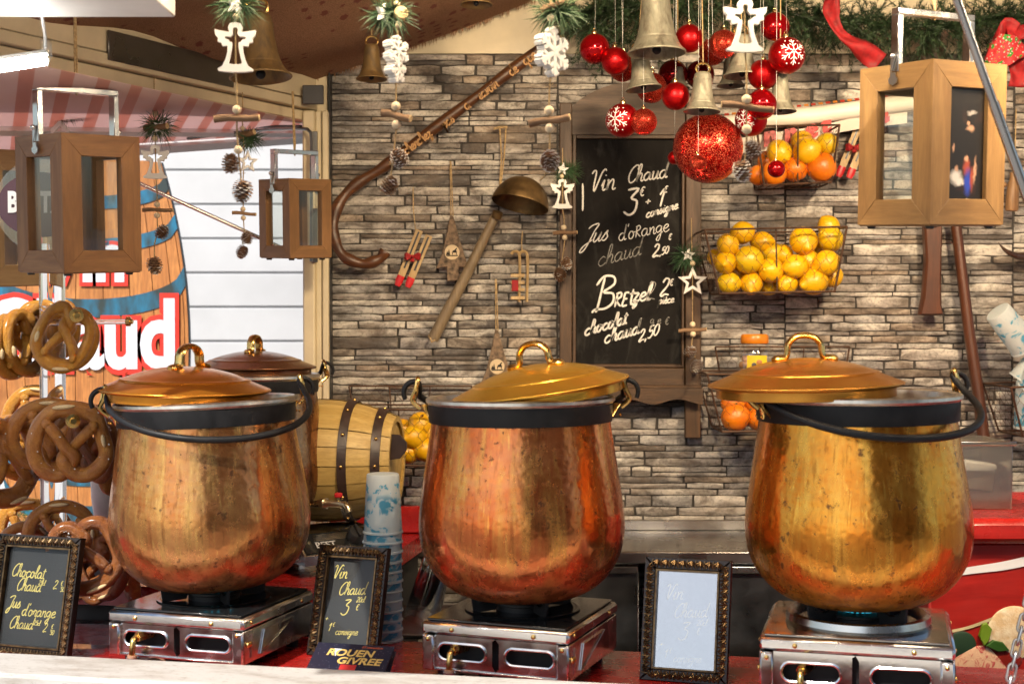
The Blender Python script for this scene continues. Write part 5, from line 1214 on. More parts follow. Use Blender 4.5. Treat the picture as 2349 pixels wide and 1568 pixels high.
mobile('ornament string with thick sunlit snowflakes and a frosted cone over a brown one', F + .02, [('sprig', 893, 30, 70, 170), ('star', 878, 32, 24, 60, 10), ('bead', 910, 10, 8), ('slice', 919, 32, 16), ('bead', 914, 58, 8), ('flake', 908, 118, 36, 48), ('flake', 907, 160, 34, 62, 20), ('bead', 908, 244, 11), ('twig', 909, 266, 74, -14, 9.5, -.35), ('bead', 909, 286, 11), ('cone', 916, 364, 27, 1), ('cone', 893, 427, 26, 2)],
       [(908, -40), (910, 50), (912, 80), (908, 190), (908, 215), (908, 300), (905, 330), (900, 380), (893, 420)])
mobile('ornament string with one thick white snowflake and a single snowy cone', F - .01, [('sprig', 1275, 26, 72, 170), ('bead', 1263, 42, 9), ('twig', 1270, 14, 62, 24, 10), ('flake', 1265, 120, 57, 50), ('bead', 1259, 254, 11.5), ('twig', 1260, 277, 96, 8, 9.5, -.2), ('bead', 1261, 294, 11.5), ('cone', 1261, 369, 30, 1)],
       [(1262, -40), (1263, 60), (1262, 180), (1260, 200), (1259, 240), (1261, 310), (1260, 345), (1256, 390), (1248, 405), (1238, 414)])
mobile('ornament string with white angel hung in front of the bells and two frosted cones', F, [('angel', 1708, 60, 122, 4), ('bead', 1712, 228, 11.5), ('twig', 1714, 246, 120, -6, 8.5), ('bead', 1712, 297, 11.5), ('cone', 1726, 344, 25, 1), ('cone', 1702, 391, 29, 1)],
       [(1707, -40), (1707, 6), (1708, 112), (1712, 160), (1712, 200), (1712, 300), (1712, 330), (1712, 345), (1704, 380)])
mobile('ornament string with pale angel hung in front of the barrel sign', 2.95, [('sprig', 361, 288, 54, 150), ('star', 368, 292, 18, 15, 15), ('twig', 358, 292, 62, 3, 8, -.4), ('bead', 355, 262, 7), ('bead', 355, 318, 7), ('angel', 356, 372, 77, 8), ('bead', 360, 469, 7), ('twig', 362, 482, 70, 0, 5), ('bead', 360, 494, 7), ('cone', 371, 533, 20, 0), ('cone', 354, 608, 24, 2)],
       [(353, 178), (354, 250), (356, 330), (358, 415), (360, 440), (360, 500), (362, 530), (354, 560), (354, 600)])
mobile('ornament string with an open white star and small grey cones beside the small lantern', 3.2, [('bead', 556, 295, 6), ('twig', 566, 308, 40, 14, 8, -.3), ('sprig', 572, 318, 42, 120), ('ring', 568, 372, 26, 30), ('bead', 557, 480, 6), ('twig', 560, 490, 55, -4, 4.5), ('bead', 558, 500, 6), ('cone', 566, 546, 18, 0), ('cone', 555, 577, 18, 0)],
       [(556, 212), (556, 290), (560, 350), (558, 400), (557, 440), (558, 500), (560, 530), (556, 560)])
mobile('ornament string with a white fir tree cutout above the brown lantern', 2.92, [('bead', 141, 204, 7), ('twig', 142, 236, 62, -16, 9, -.4), ('sprig', 145, 240, 54, 150), ('bead', 139, 260, 7.5), ('tree', 138, 276, 70)],
       [(137, 112), (138, 150), (140, 200), (139, 240), (138, 280)])
mobile('small ornament string with angel on the frame edge of the chalkboard', 3.43, [('sprig', 1302, 392, 40, 110), ('star', 1290, 388, 15, 0, 10), ('bead', 1288, 405, 5), ('angel', 1289, 445, 68, 6), ('bead', 1293, 522, 6.5), ('twig', 1296, 534, 56, 3, 5), ('bead', 1295, 545, 6.5), ('cone', 1299, 604, 17, 0), ('cone', 1284, 629, 19, 2)],
       [(1290, 340), (1290, 400), (1290, 480), (1293, 500), (1295, 550), (1292, 575), (1288, 600), (1286, 622)])
mobile('small ornament string with stars on the chalkboard frame beside the lemons', 3.43, [('sprig', 1576, 588, 48, 130), ('star', 1578, 584, 17, 0, 5), ('bead', 1588, 604, 6.5), ('ring', 1588, 646, 35, 0), ('bead', 1588, 744, 7), ('twig', 1588, 757, 64, 4, 5), ('bead', 1589, 766, 7), ('cone', 1582, 808, 18, 1), ('cone', 1598, 840, 19, 1)],
       [(1585, 500), (1586, 580), (1588, 620), (1588, 680), (1588, 740), (1588, 770), (1586, 790), (1594, 820)])

# ================================================================== baubles and bells
def m_glit(name, a):
    t = NT(name); c = t.co(); v = t.voro(c, 48, 'F1', 'Color')
    sx = t.sep(v)[0]
    col = t.mix(t.rng(sx, .75, .95, 0, 1), a, (1, .25, .12)); x = t.bump(sx, .9, .03)
    return t.set(col, t.rng(sx, 0, 1, .12, .4), .85, x)
GLIT = m_glit('red_glitter', (.45, .008, .006))
GLOSS = plain('red_gloss', (.34, .003, .006), .06, .75, .03, 10, 0, 50)
MATTE = plain('red_satin', (.40, .004, .006), .33, .85, .04, 10, .03, 300)
DKR = plain('red_gloss_dark', (.16, .003, .005), .1, .7, .05, 10, 0, 50)
WPR = plain('white_print', (.85, .82, .8), .5, var=.02)
GOLDC = plain('gold_cap', (.8, .6, .28), .2, 1, .05)
bb_me = {}
for nm, m_ in (('g', GLIT), ('s', GLOSS), ('m', MATTE), ('d', DKR)):
    me = MB().ball((0, 0, 0), 1, 48, 30).mesh('ball', angle=180); me.materials.append(m_); bb_me[nm] = me
cap_me = MB().lathe([(.17, .93), (.17, 1.14), (.15, 1.17), (0, 1.18)], 14).tube([V((.08 * math.cos(a), 0, 1.25 + .09 * math.sin(a))) for a in [i * math.pi / 6 for i in range(12)]], .02, 5, closed=True).mesh('cap'); cap_me.materials.append(GOLDC)
NYL = plain('nylon_thread', (.5, .48, .45), .3)
LBL = {'g': 'red glitter bauble', 's': 'shiny red bauble', 'm': 'satin red bauble', 'd': 'dark glossy red bauble'}
def bauble(kind, u, v, r, Y, where, flake=None, th=True):
    c = W(u, v, Y); rr = r * PX(v, Y); b = thing('christmas_bauble', where, 'bauble', c, (0, R(mrnd.uniform(-6, 6)), R(mrnd.uniform(0, 360)) if not flake else 0), 'red baubles hanging in the stall', rr)
    o = link('ball', bb_me[kind], b); link('cap', cap_me, b)
    if th:
        top = W(u + mrnd.uniform(-3, 3), -40, Y); q = WM[b.name].inverted()
        MB().tube([q @ (c + V((0, 0, rr * 1.3))), q @ top], .0004 / rr, 3).build('thread', NYL, b)
    if flake:
        mb = MB(); az, el, sc_ = flake; base = M.Rotation(R(az), 4, 'Z') @ M.Rotation(R(el), 4, 'X')
        def sph(a, l):  # polar around -Y
            return base @ V((math.sin(l) * math.sin(a), -math.cos(l), math.sin(l) * math.cos(a))) * 1.006
        def line(P, w_=.045):
            for p, q in zip(P, P[1:]):
                p, q = V(p), V(q); n_ = p.normalized(); s_ = (q - p).cross(n_).normalized() * w_ / 2; mb.add([p + s_, p - s_, q - s_, q + s_], [[0, 1, 2, 3]])
        for k in range(6):
            a = R(60 * k); line([sph(a, l * sc_) for l in (.05, .2, .4, .6, .78)])
            for l0 in (.28, .5):
                for s in (-1, 1): line([sph(a, l0 * sc_), sph(a + s * .28 / (l0 / .4), (l0 + .2) * sc_)], .04)
            l_ = .78 * sc_; p = sph(a + R(30), l_); s1 = p.orthogonal().normalized() * .04; s2 = s1.cross(p).normalized() * .04
            mb.add([p * 1.001 + s1 * math.cos(i) + s2 * math.sin(i) for i in [j * 6.283 / 8 for j in range(8)]], [list(range(8))])
        mb.build('snowflake_print', WPR, o, smooth=False)
    return b
bauble('s', 1364, 113, 35, 2.95, 'shiny red bauble at the outer end of the cluster by the crook')
bauble('m', 1411, 141, 32, 2.93, 'satin red bauble between the shiny one and the big bell')
bauble('g', 1428, 156, 32, 3.02, 'red glitter bauble peeping out behind the satin one')
bauble('m', 1580, 89, 32.5, 2.9, 'satin red bauble against the mouth of the biggest bell')
bauble('g', 1659, 102, 33, 2.95, 'red glitter bauble beside the white angel wing')
bauble('g', 1634, 120, 31, 3.05, 'red glitter bauble behind the one at the angel wing')
bauble('d', 1543, 172, 34, 3.1, 'dark glossy red bauble behind the small bell with a ring')
bauble('g', 1494, 202, 35, 3.05, 'red glitter bauble under the tilted bell')
bauble('d', 1605, 172, 33, 3.12, 'dark glossy bauble behind the whitish bell')
bauble('m', 1549, 221, 32, 2.9, 'satin red bauble touching the whitish bell')
bauble('m', 1427, 277, 39, 2.95, 'red bauble with white snowflake print in front of the board arch', (-30, 0, 1.05))
bauble('g', 1476, 280, 30.5, 2.92, 'red glitter bauble next to the snowflake print on the board arch')
bauble('g', 1623, 340, 80, 3.0, 'huge red glitter bauble hanging below the bells')
bauble('g', 1601, 375, 20, 2.88, 'tiny red glitter bauble in front of the huge one', None, True)
bauble('m', 1547, 362, 16, 3.05, 'tiny satin red bauble beside the huge glitter one')
bauble('m', 1750, 172, 35, 2.95, 'satin red bauble below the angel near the weathered bells')
bauble('s', 1746, 240, 35, 2.9, 'shiny swirled red bauble at the twig end')
bauble('m', 1722, 276, 37, 2.98, 'dark red bauble with snowflake half hidden by the twig', (-38, 5, .95))
bauble('s', 1777, 62, 33, 2.98, 'shiny red bauble up in the fir garland')
bauble('m', 1804, 128, 42, 2.9, 'large dark red bauble with bold white snowflake', (12, -4, 1.0))
bauble('s', 1780, 388, 20, 2.9, 'tiny shiny red bauble hanging before the orange basket')
def m_bell(name, a, b):
    t = NT(name); c = t.co('Object', (1, 1, .5)); n = t.noise(c, 16, 6, .65, .5); f = t.noise(c, 70, 4, .6)
    return t.set(t.mix(t.rng(f, .5, .68, 0, .6), t.mix(t.rng(n, .38, .62, 0, 1), a, b), (.08, .06, .04)), t.rng(n, .3, .7, .65, .42), t.rng(n, .35, .65, .25, .7), t.bump(f, .35, .0015))
ZINC = m_bell('weathered_zinc', (.15, .145, .105), (.33, .31, .235)); ZINCD = m_bell('grey_zinc', (.10, .10, .08), (.21, .20, .155)); BRON = m_bell('old_bronze', (.16, .10, .04), (.28, .18, .07))
BP = [(.0, 1.02), (.3, 1.0), (.43, .95), (.47, .86), (.49, .82), (.505, .83), (.505, .79), (.49, .78), (.52, .6), (.58, .4), (.67, .22), (.70, .2), (.71, .17), (.74, .15), (.84, .06), (.97, .0), (1, -.02), (.99, -.035), (.93, -.03), (.78, .07), (.6, .24), (.5, .5), (.44, .85), (0, .93)]
def bell(u, v0, v1, wpx, Y, mat, label, tilt=0, rx=0, hang=True):
    k = PX(v1, Y); h = (v1 - v0) * k; c = W(u, v1 - 4, Y)
    b = thing('hanging_bell', label, 'bell', c, (R(rx), R(tilt), 0), 'bells hanging under the roof'); rr = wpx / 2 * k
    MB().lathe([(r * rr, z * h) for r, z in smooth_prof(BP, 2)], 40).build('body', mat, b, angle=50)
    MB().tube([(.016 * math.cos(a) * h / .09, 0, h * 1.1 + .013 * math.sin(a) * h / .09) for a in [i * math.pi / 7 for i in range(14)]], .0028 * h / .09, 6, closed=True).build('ring', BRASS, b)
    MB().ball((0, 0, .02 * h), rr * .16, 10, 8).tube([(0, 0, .02 * h), (0, 0, .9 * h)], rr * .03, 6).build('clapper', IRON, b)
    if hang: MB().tube([WM[b.name] @ V((0, 0, h * 1.2)), W(u, -60, Y)], .0011, 5).build('cord', TWINE, b, world=True)
bell(1506, -32, 122, 134, 2.88, ZINC, 'largest weathered zinc bell in the middle of the baubles', -1, -3)
bell(1476, 122, 206, 84, 2.95, ZINC, 'tilted weathered bell between glitter baubles', -7, -4)
bell(1609, 170, 258, 86, 2.86, ZINC, 'whitish bell with loop above the huge glitter bauble', 2, -3)
bell(1554, 158, 205, 56, 3.08, ZINCD, 'small grey bell with ring behind a satin bauble', 0, -2)
bell(1702, 84, 176, 90, 2.97, ZINC, 'weathered bell seen through the white angel', -1, -3)
bell(1676, 138, 200, 66, 3.08, ZINCD, 'grey bell behind the one seen through the angel', 0, -2)
bell(1790, 168, 258, 72, 2.95, ZINC, 'weathered bell under the bold snowflake bauble', 0, -3)
bell(598, 34, 178, 144, 2.75, BRON, 'big old bronze bell hanging under the burlap lining', -4, -4)
bell(852, 106, 184, 72, 3.2, BRON, 'small old bronze bell behind the snowflake string', 0, -3)
bell(1092, -60, 14, 76, 2.9, BRON, 'bronze bell just showing its mouth under the burlap', 0, -3)

# ================================================================== fir garland and ribbons
g = thing('fir_garland', 'green fir garland draped along the top of the stone wall', 'garland', W(1900, 60, 3.40))
GARN = plain('fir_green', (.026, .056, .020), .55, var=.5, nscale=45)
gr = random.Random(6); gm = MB(); stem_pts = []
path = cat_rom([W(1325, 38, 3.36), W(1420, 20, 3.34), W(1500, 8, 3.33), W(1620, -8, 3.33), W(1740, 0, 3.35), W(1840, 40, 3.36), W(1960, 48, 3.38), W(2080, 60, 3.38), W(2200, 58, 3.38), W(2310, 40, 3.38), W(2420, 60, 3.38)], 14)
for i, p in enumerate(path):
    for _ in range(7):
        d = V((gr.uniform(-1, 1), gr.uniform(-.9, .2), gr.uniform(-1, .75))).normalized(); L = gr.uniform(.06, .125); e = p + d * L + V((0, 0, -.02)); d = (e - p).normalized()
        for k in range(72):
            s_ = gr.random() ** .8; b = p.lerp(e, s_); pr_ = d.cross(V((gr.uniform(-1, 1), gr.uniform(-1, 1), gr.uniform(-1, 1)))).normalized(); nd = (d * .75 + pr_ * .75).normalized(); l2 = gr.uniform(.013, .021) * (1.1 - .5 * s_)
            sd = nd.cross(d).normalized() * .0009; gm.add([b - sd, b + sd, b + nd * l2], [[0, 1, 2]])
o = gm.build('needles', GARN, g, world=True, smooth=False); o['kind'] = 'stuff'
MB().tube(path, .004, 6).build('stem', plain('stem_brown', (.05, .03, .015), .8), g, world=True)
# hanging tufts behind the bells
g2 = thing('fir_garland', 'darker end of the fir garland drooping behind the bells and crook', 'garland', W(1380, 100, 3.42)); gm = MB()
for (u, v, n_) in ((1345, 60, 5), (1370, 100, 6), (1400, 75, 5), (1440, 95, 6), (1470, 60, 5), (1335, 130, 4), (1380, 140, 3), (1540, 40, 5), (1620, 50, 5), (1720, 50, 5), (1850, 80, 5), (1500, 110, 4)):
    p = W(u, v, 3.43)
    for _ in range(n_ * 3):
        d = V((gr.uniform(-1, 1), gr.uniform(-.8, .05), gr.uniform(-1, .5))).normalized(); L = gr.uniform(.03, .07); e = p + d * L
        for k in range(26):
            b = p.lerp(e, gr.random()); nd = (d * .55 + V((gr.uniform(-1, 1), gr.uniform(-1, .4), gr.uniform(-1, 1)))).normalized(); l2 = gr.uniform(.010, .02)
            sd = nd.cross(V((gr.uniform(-1, 1), gr.uniform(-1, 1), gr.uniform(-1, 1)))).normalized() * .0009; gm.add([b - sd, b + sd, b + nd * l2], [[0, 1, 2]])
o = gm.build('needles', GARN, g2, world=True, smooth=False); o['kind'] = 'stuff'
def ribbon_band(pts, ws, mat, parent, name, twist=None):
    vs, fs = [], []; pts = cat_rom(pts, 6); n = len(pts)
    for i, p in enumerate(pts):
        f = i / (n - 1) * (len(ws) - 1); a = int(min(f, len(ws) - 2)); w_ = ws[a] + (ws[a + 1] - ws[a]) * (f - a)
        t_ = (pts[min(i + 1, n - 1)] - pts[max(i - 1, 0)]).normalized(); s_ = t_.cross(V((0, -1, 0))).normalized()
        for j in range(5):
            q = (j / 4 - .5); vs.append(p + s_ * w_ * q * 2 + V((0, -.010 * math.cos(q * 5 + i * .35) - .006 * math.sin(i * .8 + q * 3), 0)))
    for i in range(n - 1):
        for j in range(4): fs.append([i * 5 + j, i * 5 + j + 1, (i + 1) * 5 + j + 1, (i + 1) * 5 + j])
    o = MB().add(vs, fs).build(name, mat, parent, world=True, angle=180)
    so_ = o.modifiers.new('thickness', 'SOLIDIFY'); so_.thickness = .0008
    return o
rb = thing('red_ribbon', 'twisted red satin ribbon tail hanging from the fir garland', 'ribbon', W(1960, 100, 3.25))
ribbon_band([W(1915, -25, 3.27), W(1906, 30, 3.26), W(1925, 75, 3.26), W(1975, 110, 3.26), W(2018, 145, 3.27)], [.014, .018, .010, .022, .024], RIB, rb, 'tail')
rb = thing('patterned_bow', 'red ribbon bow with green tree pattern at the garland end', 'ribbon', W(2330, 150, 3.2))
t = NT('bow_print'); c = t.co(); n = t.noise(c, 60, 2); v = t.voro(c, 140); PRT = t.set(t.mix(t.rng(v, .25, .3, .7, 0), t.mix(t.rng(n, .55, .58, 0, 1), (.42, .02, .025), (.03, .2, .02)), (.6, .45, .42)), .7)
ribbon_band([W(2262, 118, 3.22), W(2290, 118, 3.2), W(2330, 112, 3.2), W(2360, 118, 3.22)], [.016, .042, .026, .010], PRT, rb, 'printed_loop')
ribbon_band([W(2290, 95, 3.24), W(2310, 62, 3.22), W(2335, 75, 3.22), W(2370, 60, 3.22)], [.012, .02, .018, .012], RIB, rb, 'red_loop')
ribbon_band([W(2334, 110, 3.24), W(2335, 160, 3.24), W(2333, 200, 3.24)], [.008, .02, .022], RIB, rb, 'tail')
fg = thing('carved_figure', 'small dark carved wooden figure on the wall behind the picture lantern', 'figurine', W(2140, 150, 3.40))
DKW = plain('dark_carving', (.05, .028, .016), .55, var=.3, nscale=60)
MB().lathe([(r * .0011, z * .0011) for r, z in [(0, -60), (32, -60), (34, -50), (26, -20), (30, 5), (24, 30), (14, 42), (16, 56), (12, 66), (0, 70)]], 14, M.Translation(W(2138, 140, 3.42)) @ M.Diagonal((1, .7, 1, 1)), jit=lambda p, a: p + V((mnoise.noise(p * 60), mnoise.noise(p * 60 + V((5, 0, 0))), 0)) * .008).build('robe', DKW, fg, world=True)
MB().tube([W(2122, 110, 3.40), W(2112, 128, 3.385), W(2126, 142, 3.38)], [.008, .007, .005], 8).build('arm', DKW, fg, world=True)
# grey pole across the corner
po = thing('slanting_pole', 'thin grey metal pole slanting in front of the picture lantern', 'pole', W(2360, 470, 2.02))
a, b = W(2180, -40, 1.98), W(2372, 500, 2.04); MB().tube([a, a.lerp(b, .5)], .0062, 12).build('upper_tube', STEEL, po, world=True); MB().tube([a.lerp(b, .5), b], .0075, 12).build('lower_tube', STEEL, po, world=True)
# ================================================================== barrel-shaped sign outside
bsY = 4.2; bs = thing('barrel_sign', 'printed board shaped like a wine barrel advertising hot wine outside the hatch', 'sign', W(205, 1195, bsY)); bk_ = PX(800, bsY)
O_ = W(205, 780, bsY)
def bw(v):   # half width of the barrel at picture height v
    q = (v - 800) / 420.; return (228 - 62 * q * q) * (1 if abs(q) < 1 else 1)
def bp(s, v, y): p = W(205, v, bsY); return V((p.x + s * bw(v) * bk_, y, p.z))
ORG = wood('print_stave', (.42, .15, .035), (.66, .29, .085), 'Z', .7, .45, .1, .5)
ss = [math.sin(R(-90 + 180 * i / 11)) for i in range(12)]
for a, b in zip(ss, ss[1:]):
    vs, fs = [], []; N = 14
    for k in range(N + 1):
        v = 374 + (1198 - 374) * k / N + 14 * math.cos(math.pi * .5 * (a + b) / 2) * (1 if k in (0, N) else 0) * (-1 if k == 0 else 1); g = .004
        vs += [bp(a + g, v, bsY), bp(b - g, v, bsY), bp(a + g, v, bsY + .008), bp(b - g, v, bsY + .008)]
    for k in range(N): i = 4 * k; fs += [[i, i + 1, i + 5, i + 4], [i, i + 4, i + 6, i + 2], [i + 1, i + 3, i + 7, i + 5]]
    fs += [[0, 2, 3, 1], [4 * N, 4 * N + 1, 4 * N + 3, 4 * N + 2]]
    MB().add(vs, fs).build('stave', ORG, bs, world=True)
vs = [bp(-1.0, v, bsY + .009) for v in range(372, 1201, 46)] + [bp(1.0, v, bsY + .009) for v in range(1200, 371, -46)]
n = len(vs); MB().add(vs + [p + V((0, .02, 0)) for p in vs], [list(range(n)), [n + i for i in range(n)][::-1]] + [[i, (i + 1) % n, n + (i + 1) % n, n + i] for i in range(n)]).build('backing_board', plain('board_edge', (.02, .05, .07), .5), bs, world=True)
t = NT('print_hoop'); sx = t.sep(t.co('Object'))[0]; nn = t.noise(t.co('Object', (1, 1, .4)), 16, 4); HOOP = t.set(t.mix(t.rng(nn, .4, .62, 0, 1), (.03, .045, .045), (.02, .17, .30)), .35)
def hoop(v0, th, drop):
    vs, N = [], 26
    for k in range(N + 1):
        s = -1 + 2 * k / N; d = drop * math.sqrt(max(0, 1 - s * s)); 
        for dv in (0, th): p = bp(s * 1.004, v0 + dv, bsY - .003); p2 = W(205, v0 + d + dv, bsY - .003); vs.append(V((p.x, bsY - .003, p2.z)))
    MB().add(vs + [p + V((0, .003, 0)) for p in vs], [[2 * k, 2 * k + 1, 2 * k + 3, 2 * k + 2] for k in range(N)] + [[2 * (N + 1) + 2 * k, 2 * (N + 1) + 2 * k + 2, 2 * (N + 1) + 2 * k + 3, 2 * (N + 1) + 2 * k + 1] for k in range(N)]).build('hoop', HOOP, bs, world=True)
for a in ((404, 30, 46), (492, 32, 56), (612, 42, 74), (985, 40, 90), (1090, 44, 70)): hoop(*a)
PR, PWt = plain('print_red', (.72, .035, .02), .4, var=.03), plain('print_white', (.72, .74, .80), .4, var=.03)
for word, u0, u1, v0, v1 in (('Vin', 92, 286, 524, 648), ('Chaud', -34, 402, 682, 848)):
    p, q1 = W(u0, v1, bsY), W(u1, v0, bsY); vsI, fsI = font_mesh(word, 1.0, .03, 0, .98)
    mx0, mx1 = min(q.x for q in vsI), max(q.x for q in vsI); my0, my1 = min(q.y for q in vsI), max(q.y for q in vsI)
    kx, ky = (q1.x - p.x) / (mx1 - mx0), (q1.z - p.z) / (my1 - my0)
    vsO, fsO = font_mesh(word, 1.0, .085, 0, .98)
    for nm_, vv, ff, yy_, mm_ in (('word_outline', vsO, fsO, .0065, PR), ('word', vsI, fsI, .0085, PWt)):
        MB().add([V((p.x + (q.x - mx0) * kx, bsY - yy_, p.z + (q.y - my0) * ky)) for q in vv], ff).build(nm_, mm_, bs, world=True, smooth=False)
MB().prism([(O_.x - .3, .0), (O_.x + .3, .0), (O_.x + .2, O_.z - .5), (O_.x - .2, O_.z - .5)], bsY + .03, bsY + .05).build('stand', WHITEP, bs, world=True)

# ================================================================== pretzel stand, its sign, the pretzels
stY = 2.74
t = NT('clear_acrylic'); t.set((1, 1, 1), .01, 0, None, IOR=1.49, Transmission_Weight=1.0); ACR = t.m
pst = thing('pretzel_stand', 'clear acrylic column with crossing rods holding the pretzels', 'display stand', W(121, 1450, stY)); ck_ = PX(900, stY)
zb = CZ + .014; cx = W(121, 900, stY).x
MB().lathe([(0, zb), (29 * ck_, zb), (29 * ck_, W(121, 560, stY).z), (0, W(121, 560, stY).z)], 28, M.Translation((cx, stY, 0))).build('column', ACR, pst, world=True)
MB().box((cx - .10, stY - .22, CZ + .001), (cx + .16, stY + .03, CZ + .0125), .001).build('base_plate', glassy('base_acrylic', rough=.02, alpha_mix=.75), pst, world=True)
ends = []
for (vt, ur) in ((737, 292), (970, 255), (1243, 262)):
    a, b = W(-60, vt + 6, stY - .02), W(ur, vt, stY + .02)
    MB().tube([a, b], 6.5 * ck_, 12).build('rod', ACR, pst, world=True)
    MB().tube([b + V((-.002, 0, 0)), b + V((.006, 0, 0)), b + V((.007, 0, 0)), b + V((.011, 0, 0))], [.0095, .0095, .005, .005], 16).build('brass_cap', BRASS, pst, world=True)
for (u1, v1, u0, v0) in ((175, 723, 105, 700), (167, 965, 105, 940), (182, 1245, 108, 1210)):
    a, b = W(u1, v1, stY - .20), W(u0, v0, stY + .18)
    MB().tube([a, b], 6.5 * ck_, 12).build('rod', ACR, pst, world=True); d = (a - b).normalized()
    MB().tube([a - d * .004, a + d * .004, a + d * .005, a + d * .010], [.0125, .0125, .0065, .0055], 18).build('brass_cap', BRASS, pst, world=True)
sg = thing('bretzel_sign', 'clear round sign with dark brown oval lettered BRETZEL on the pretzel stand', 'sign', W(97, 575, stY)); gp = W(97, 470, stY)
MB().lathe([(0, 0), (107 * ck_, 0), (107 * ck_, .004), (0, .004)], 56, M.Translation(gp) @ M.Rotation(R(90), 4, 'X')).build('clear_disc', glassy('sign_acrylic', rough=.02, alpha_mix=.9), sg, world=True)
MB().lathe([(0, 0), (1, 0), (1, .0015), (0, .0015)], 56, M.Translation(gp + V((0, -.0058, 0))) @ M.Rotation(R(90), 4, 'X') @ M.Diagonal((100 * ck_, 74 * ck_, 1, 1))).build('oval', plain('aubergine', (.055, .02, .03), .4), sg, world=True)
WBZ = plain('sign_white', (.6, .58, .56), .5); vs, fs = font_mesh('BRETZEL', 1.0, .045, 0, 1.02); p, q1 = W(18, 488, stY - .009), W(192, 438, stY - .009)
mx0, mx1 = min(q.x for q in vs), max(q.x for q in vs); my0, my1 = min(q.y for q in vs), max(q.y for q in vs)
MB().add([V((p.x + (q.x - mx0) / (mx1 - mx0) * (q1.x - p.x), stY - .009, p.z + (q.y - my0) / (my1 - my0) * (q1.z - p.z))) for q in vs], fs).build('lettering', WBZ, sg, world=True, smooth=False)
# pretzel meshes
def m_pretz(name, a, b, pale):
    t = NT(name); c = t.co(); n = t.noise(c, 2.6, 4, .6); f = t.noise(c, 30, 4, .6); v = t.voro(c, 26)
    col = t.mix(t.rng(n, .35, .65, 0, 1), a, b); col = t.mix(t.rng(n, .62, .76, 0, .8), col, pale); col = t.mix(t.rng(f, .56, .7, 0, .4), col, tuple(x * .5 for x in a))
    v2 = t.noise(c, 9, 5, .7); col = t.mix(t.rng(v2, .55, .7, 0, .5), col, tuple(x * .6 for x in a)); return t.set(col, t.rng(v2, .3, .7, .28, .55), 0, t.bump(t.math('ADD', f, t.math('MULTIPLY', v2, 1.5)), .5, .03), Coat_Weight=.35, Coat_Roughness=.2)
PZ = [m_pretz('pretzel_golden', (.52, .19, .012), (.66, .31, .03), (.72, .46, .10)), m_pretz('pretzel_brown', (.36, .115, .012), (.52, .21, .026), (.64, .36, .08)), m_pretz('pretzel_dark', (.20, .055, .009), (.33, .105, .015), (.52, .24, .055))]
CRK = plain('pretzel_crumb', (.68, .50, .26), .7, var=.15, nscale=30); SALT = plain('salt', (.85, .84, .8), .4)
PP = [(-.62, .62, .20), (-.40, .28, .24), (-.10, -.05, .16), (.12, -.28, .08), (.10, -.52, .0), (-.22, -.86, -.02), (-.70, -.78, 0), (-1.0, -.25, .02), (-.95, .42, 0), (-.55, .92, -.02), (0, 1.05, 0), (.55, .92, -.02), (.95, .42, 0), (1.0, -.25, .02), (.70, -.78, 0), (.22, -.86, -.02), (-.10, -.52, .10), (-.12, -.28, -.04), (.10, -.05, -.02), (.40, .28, .20), (.62, .62, .22)]
def pretzel_mesh(seed, salt):
    pr = random.Random(seed); wob = [(x * pr.uniform(.92, 1.08), z * pr.uniform(.94, 1.06), y * pr.uniform(.9, 1.2)) for x, z, y in PP]
    pts = cat_rom([(x, -y, z) for x, z, y in wob], 5); n = len(pts); rs = []
    for i in range(n):
        f = abs(i / (n - 1) - .5) * 2; rs.append(.242 - .095 * f ** 1.5 + .03 * mnoise.noise(V((i * .11, seed * 2.1, 4))) + .012 * mnoise.noise(V((i * .3, seed, 0))) - (.05 if f > .97 else 0))
    body = MB().tube(pts, rs, 12); 
    for e in (pts[0], pts[-1]): body.ball(e, .16, 10, 6)
    me = body.mesh('dough', angle=180); cms = []
    for k, L_ in ((-2, 2.6), (12, 1.5)):
        cr = MB(); p = pts[n // 2 + k]; q = (pts[n // 2 + k + 3] - pts[n // 2 + k - 3]).normalized()
        mm = M.Translation(p + V((0, -.235, .07))) @ q.to_track_quat('X', 'Z').to_matrix().to_4x4(); cr.ball((0, 0, 0), .13, 14, 8, mm, (L_, .75, .55))
        cm = cr.mesh('crack', angle=180); cm.materials.append(CRK); cms.append(cm)
    sm = None
    if salt:
        s_ = MB()
        for k in range(salt):
            i = pr.randrange(6, n - 6); an = pr.uniform(-1.9, .4); s0 = .025 * pr.uniform(.6, 1.3)
            s_.cbox(pts[i] + V((pr.uniform(-.8, .8) * rs[i], -rs[i] * .82, pr.uniform(-.3, .6) * rs[i])), (s0 * 1.4, s0, s0), 0, rot3('Y', pr.uniform(0, 90)))
        sm = s_.mesh('salt'); sm.materials.append(SALT)
    return me, cms, sm
pmesh = []
for i in range(5):
    me, cm, sm = pretzel_mesh(i * 7 + 1, (0, 10, 26, 34, 16)[i]); me.materials.append(PZ[(0, 0, 1, 2, 1)[i]]); pmesh.append((me, cm, sm))
def pretzel(kind, u, v, hpx, Y, yaw, roll, label, tilt=0, wid=1.0):
    c = W(u, v, Y); s = hpx / 2.3 * PX(v, Y)
    p = thing('pretzel', label, 'pretzel', c, (R(tilt), R(roll), R(yaw)), 'pretzels on the acrylic stand', s); p.scale = (s * wid, s, s)
    me, cm, sm = pmesh[kind]; d_ = link('dough', me, p)
    for c_ in cm: link('crack', c_, d_)
    if sm: o = link('salt_grains', sm, p); o['kind'] = 'stuff'
pretzel(0, 146, 770, 160, stY - .15, 18, 195, 'golden pretzel hanging on the front peg of the upper tier', wid=.78)
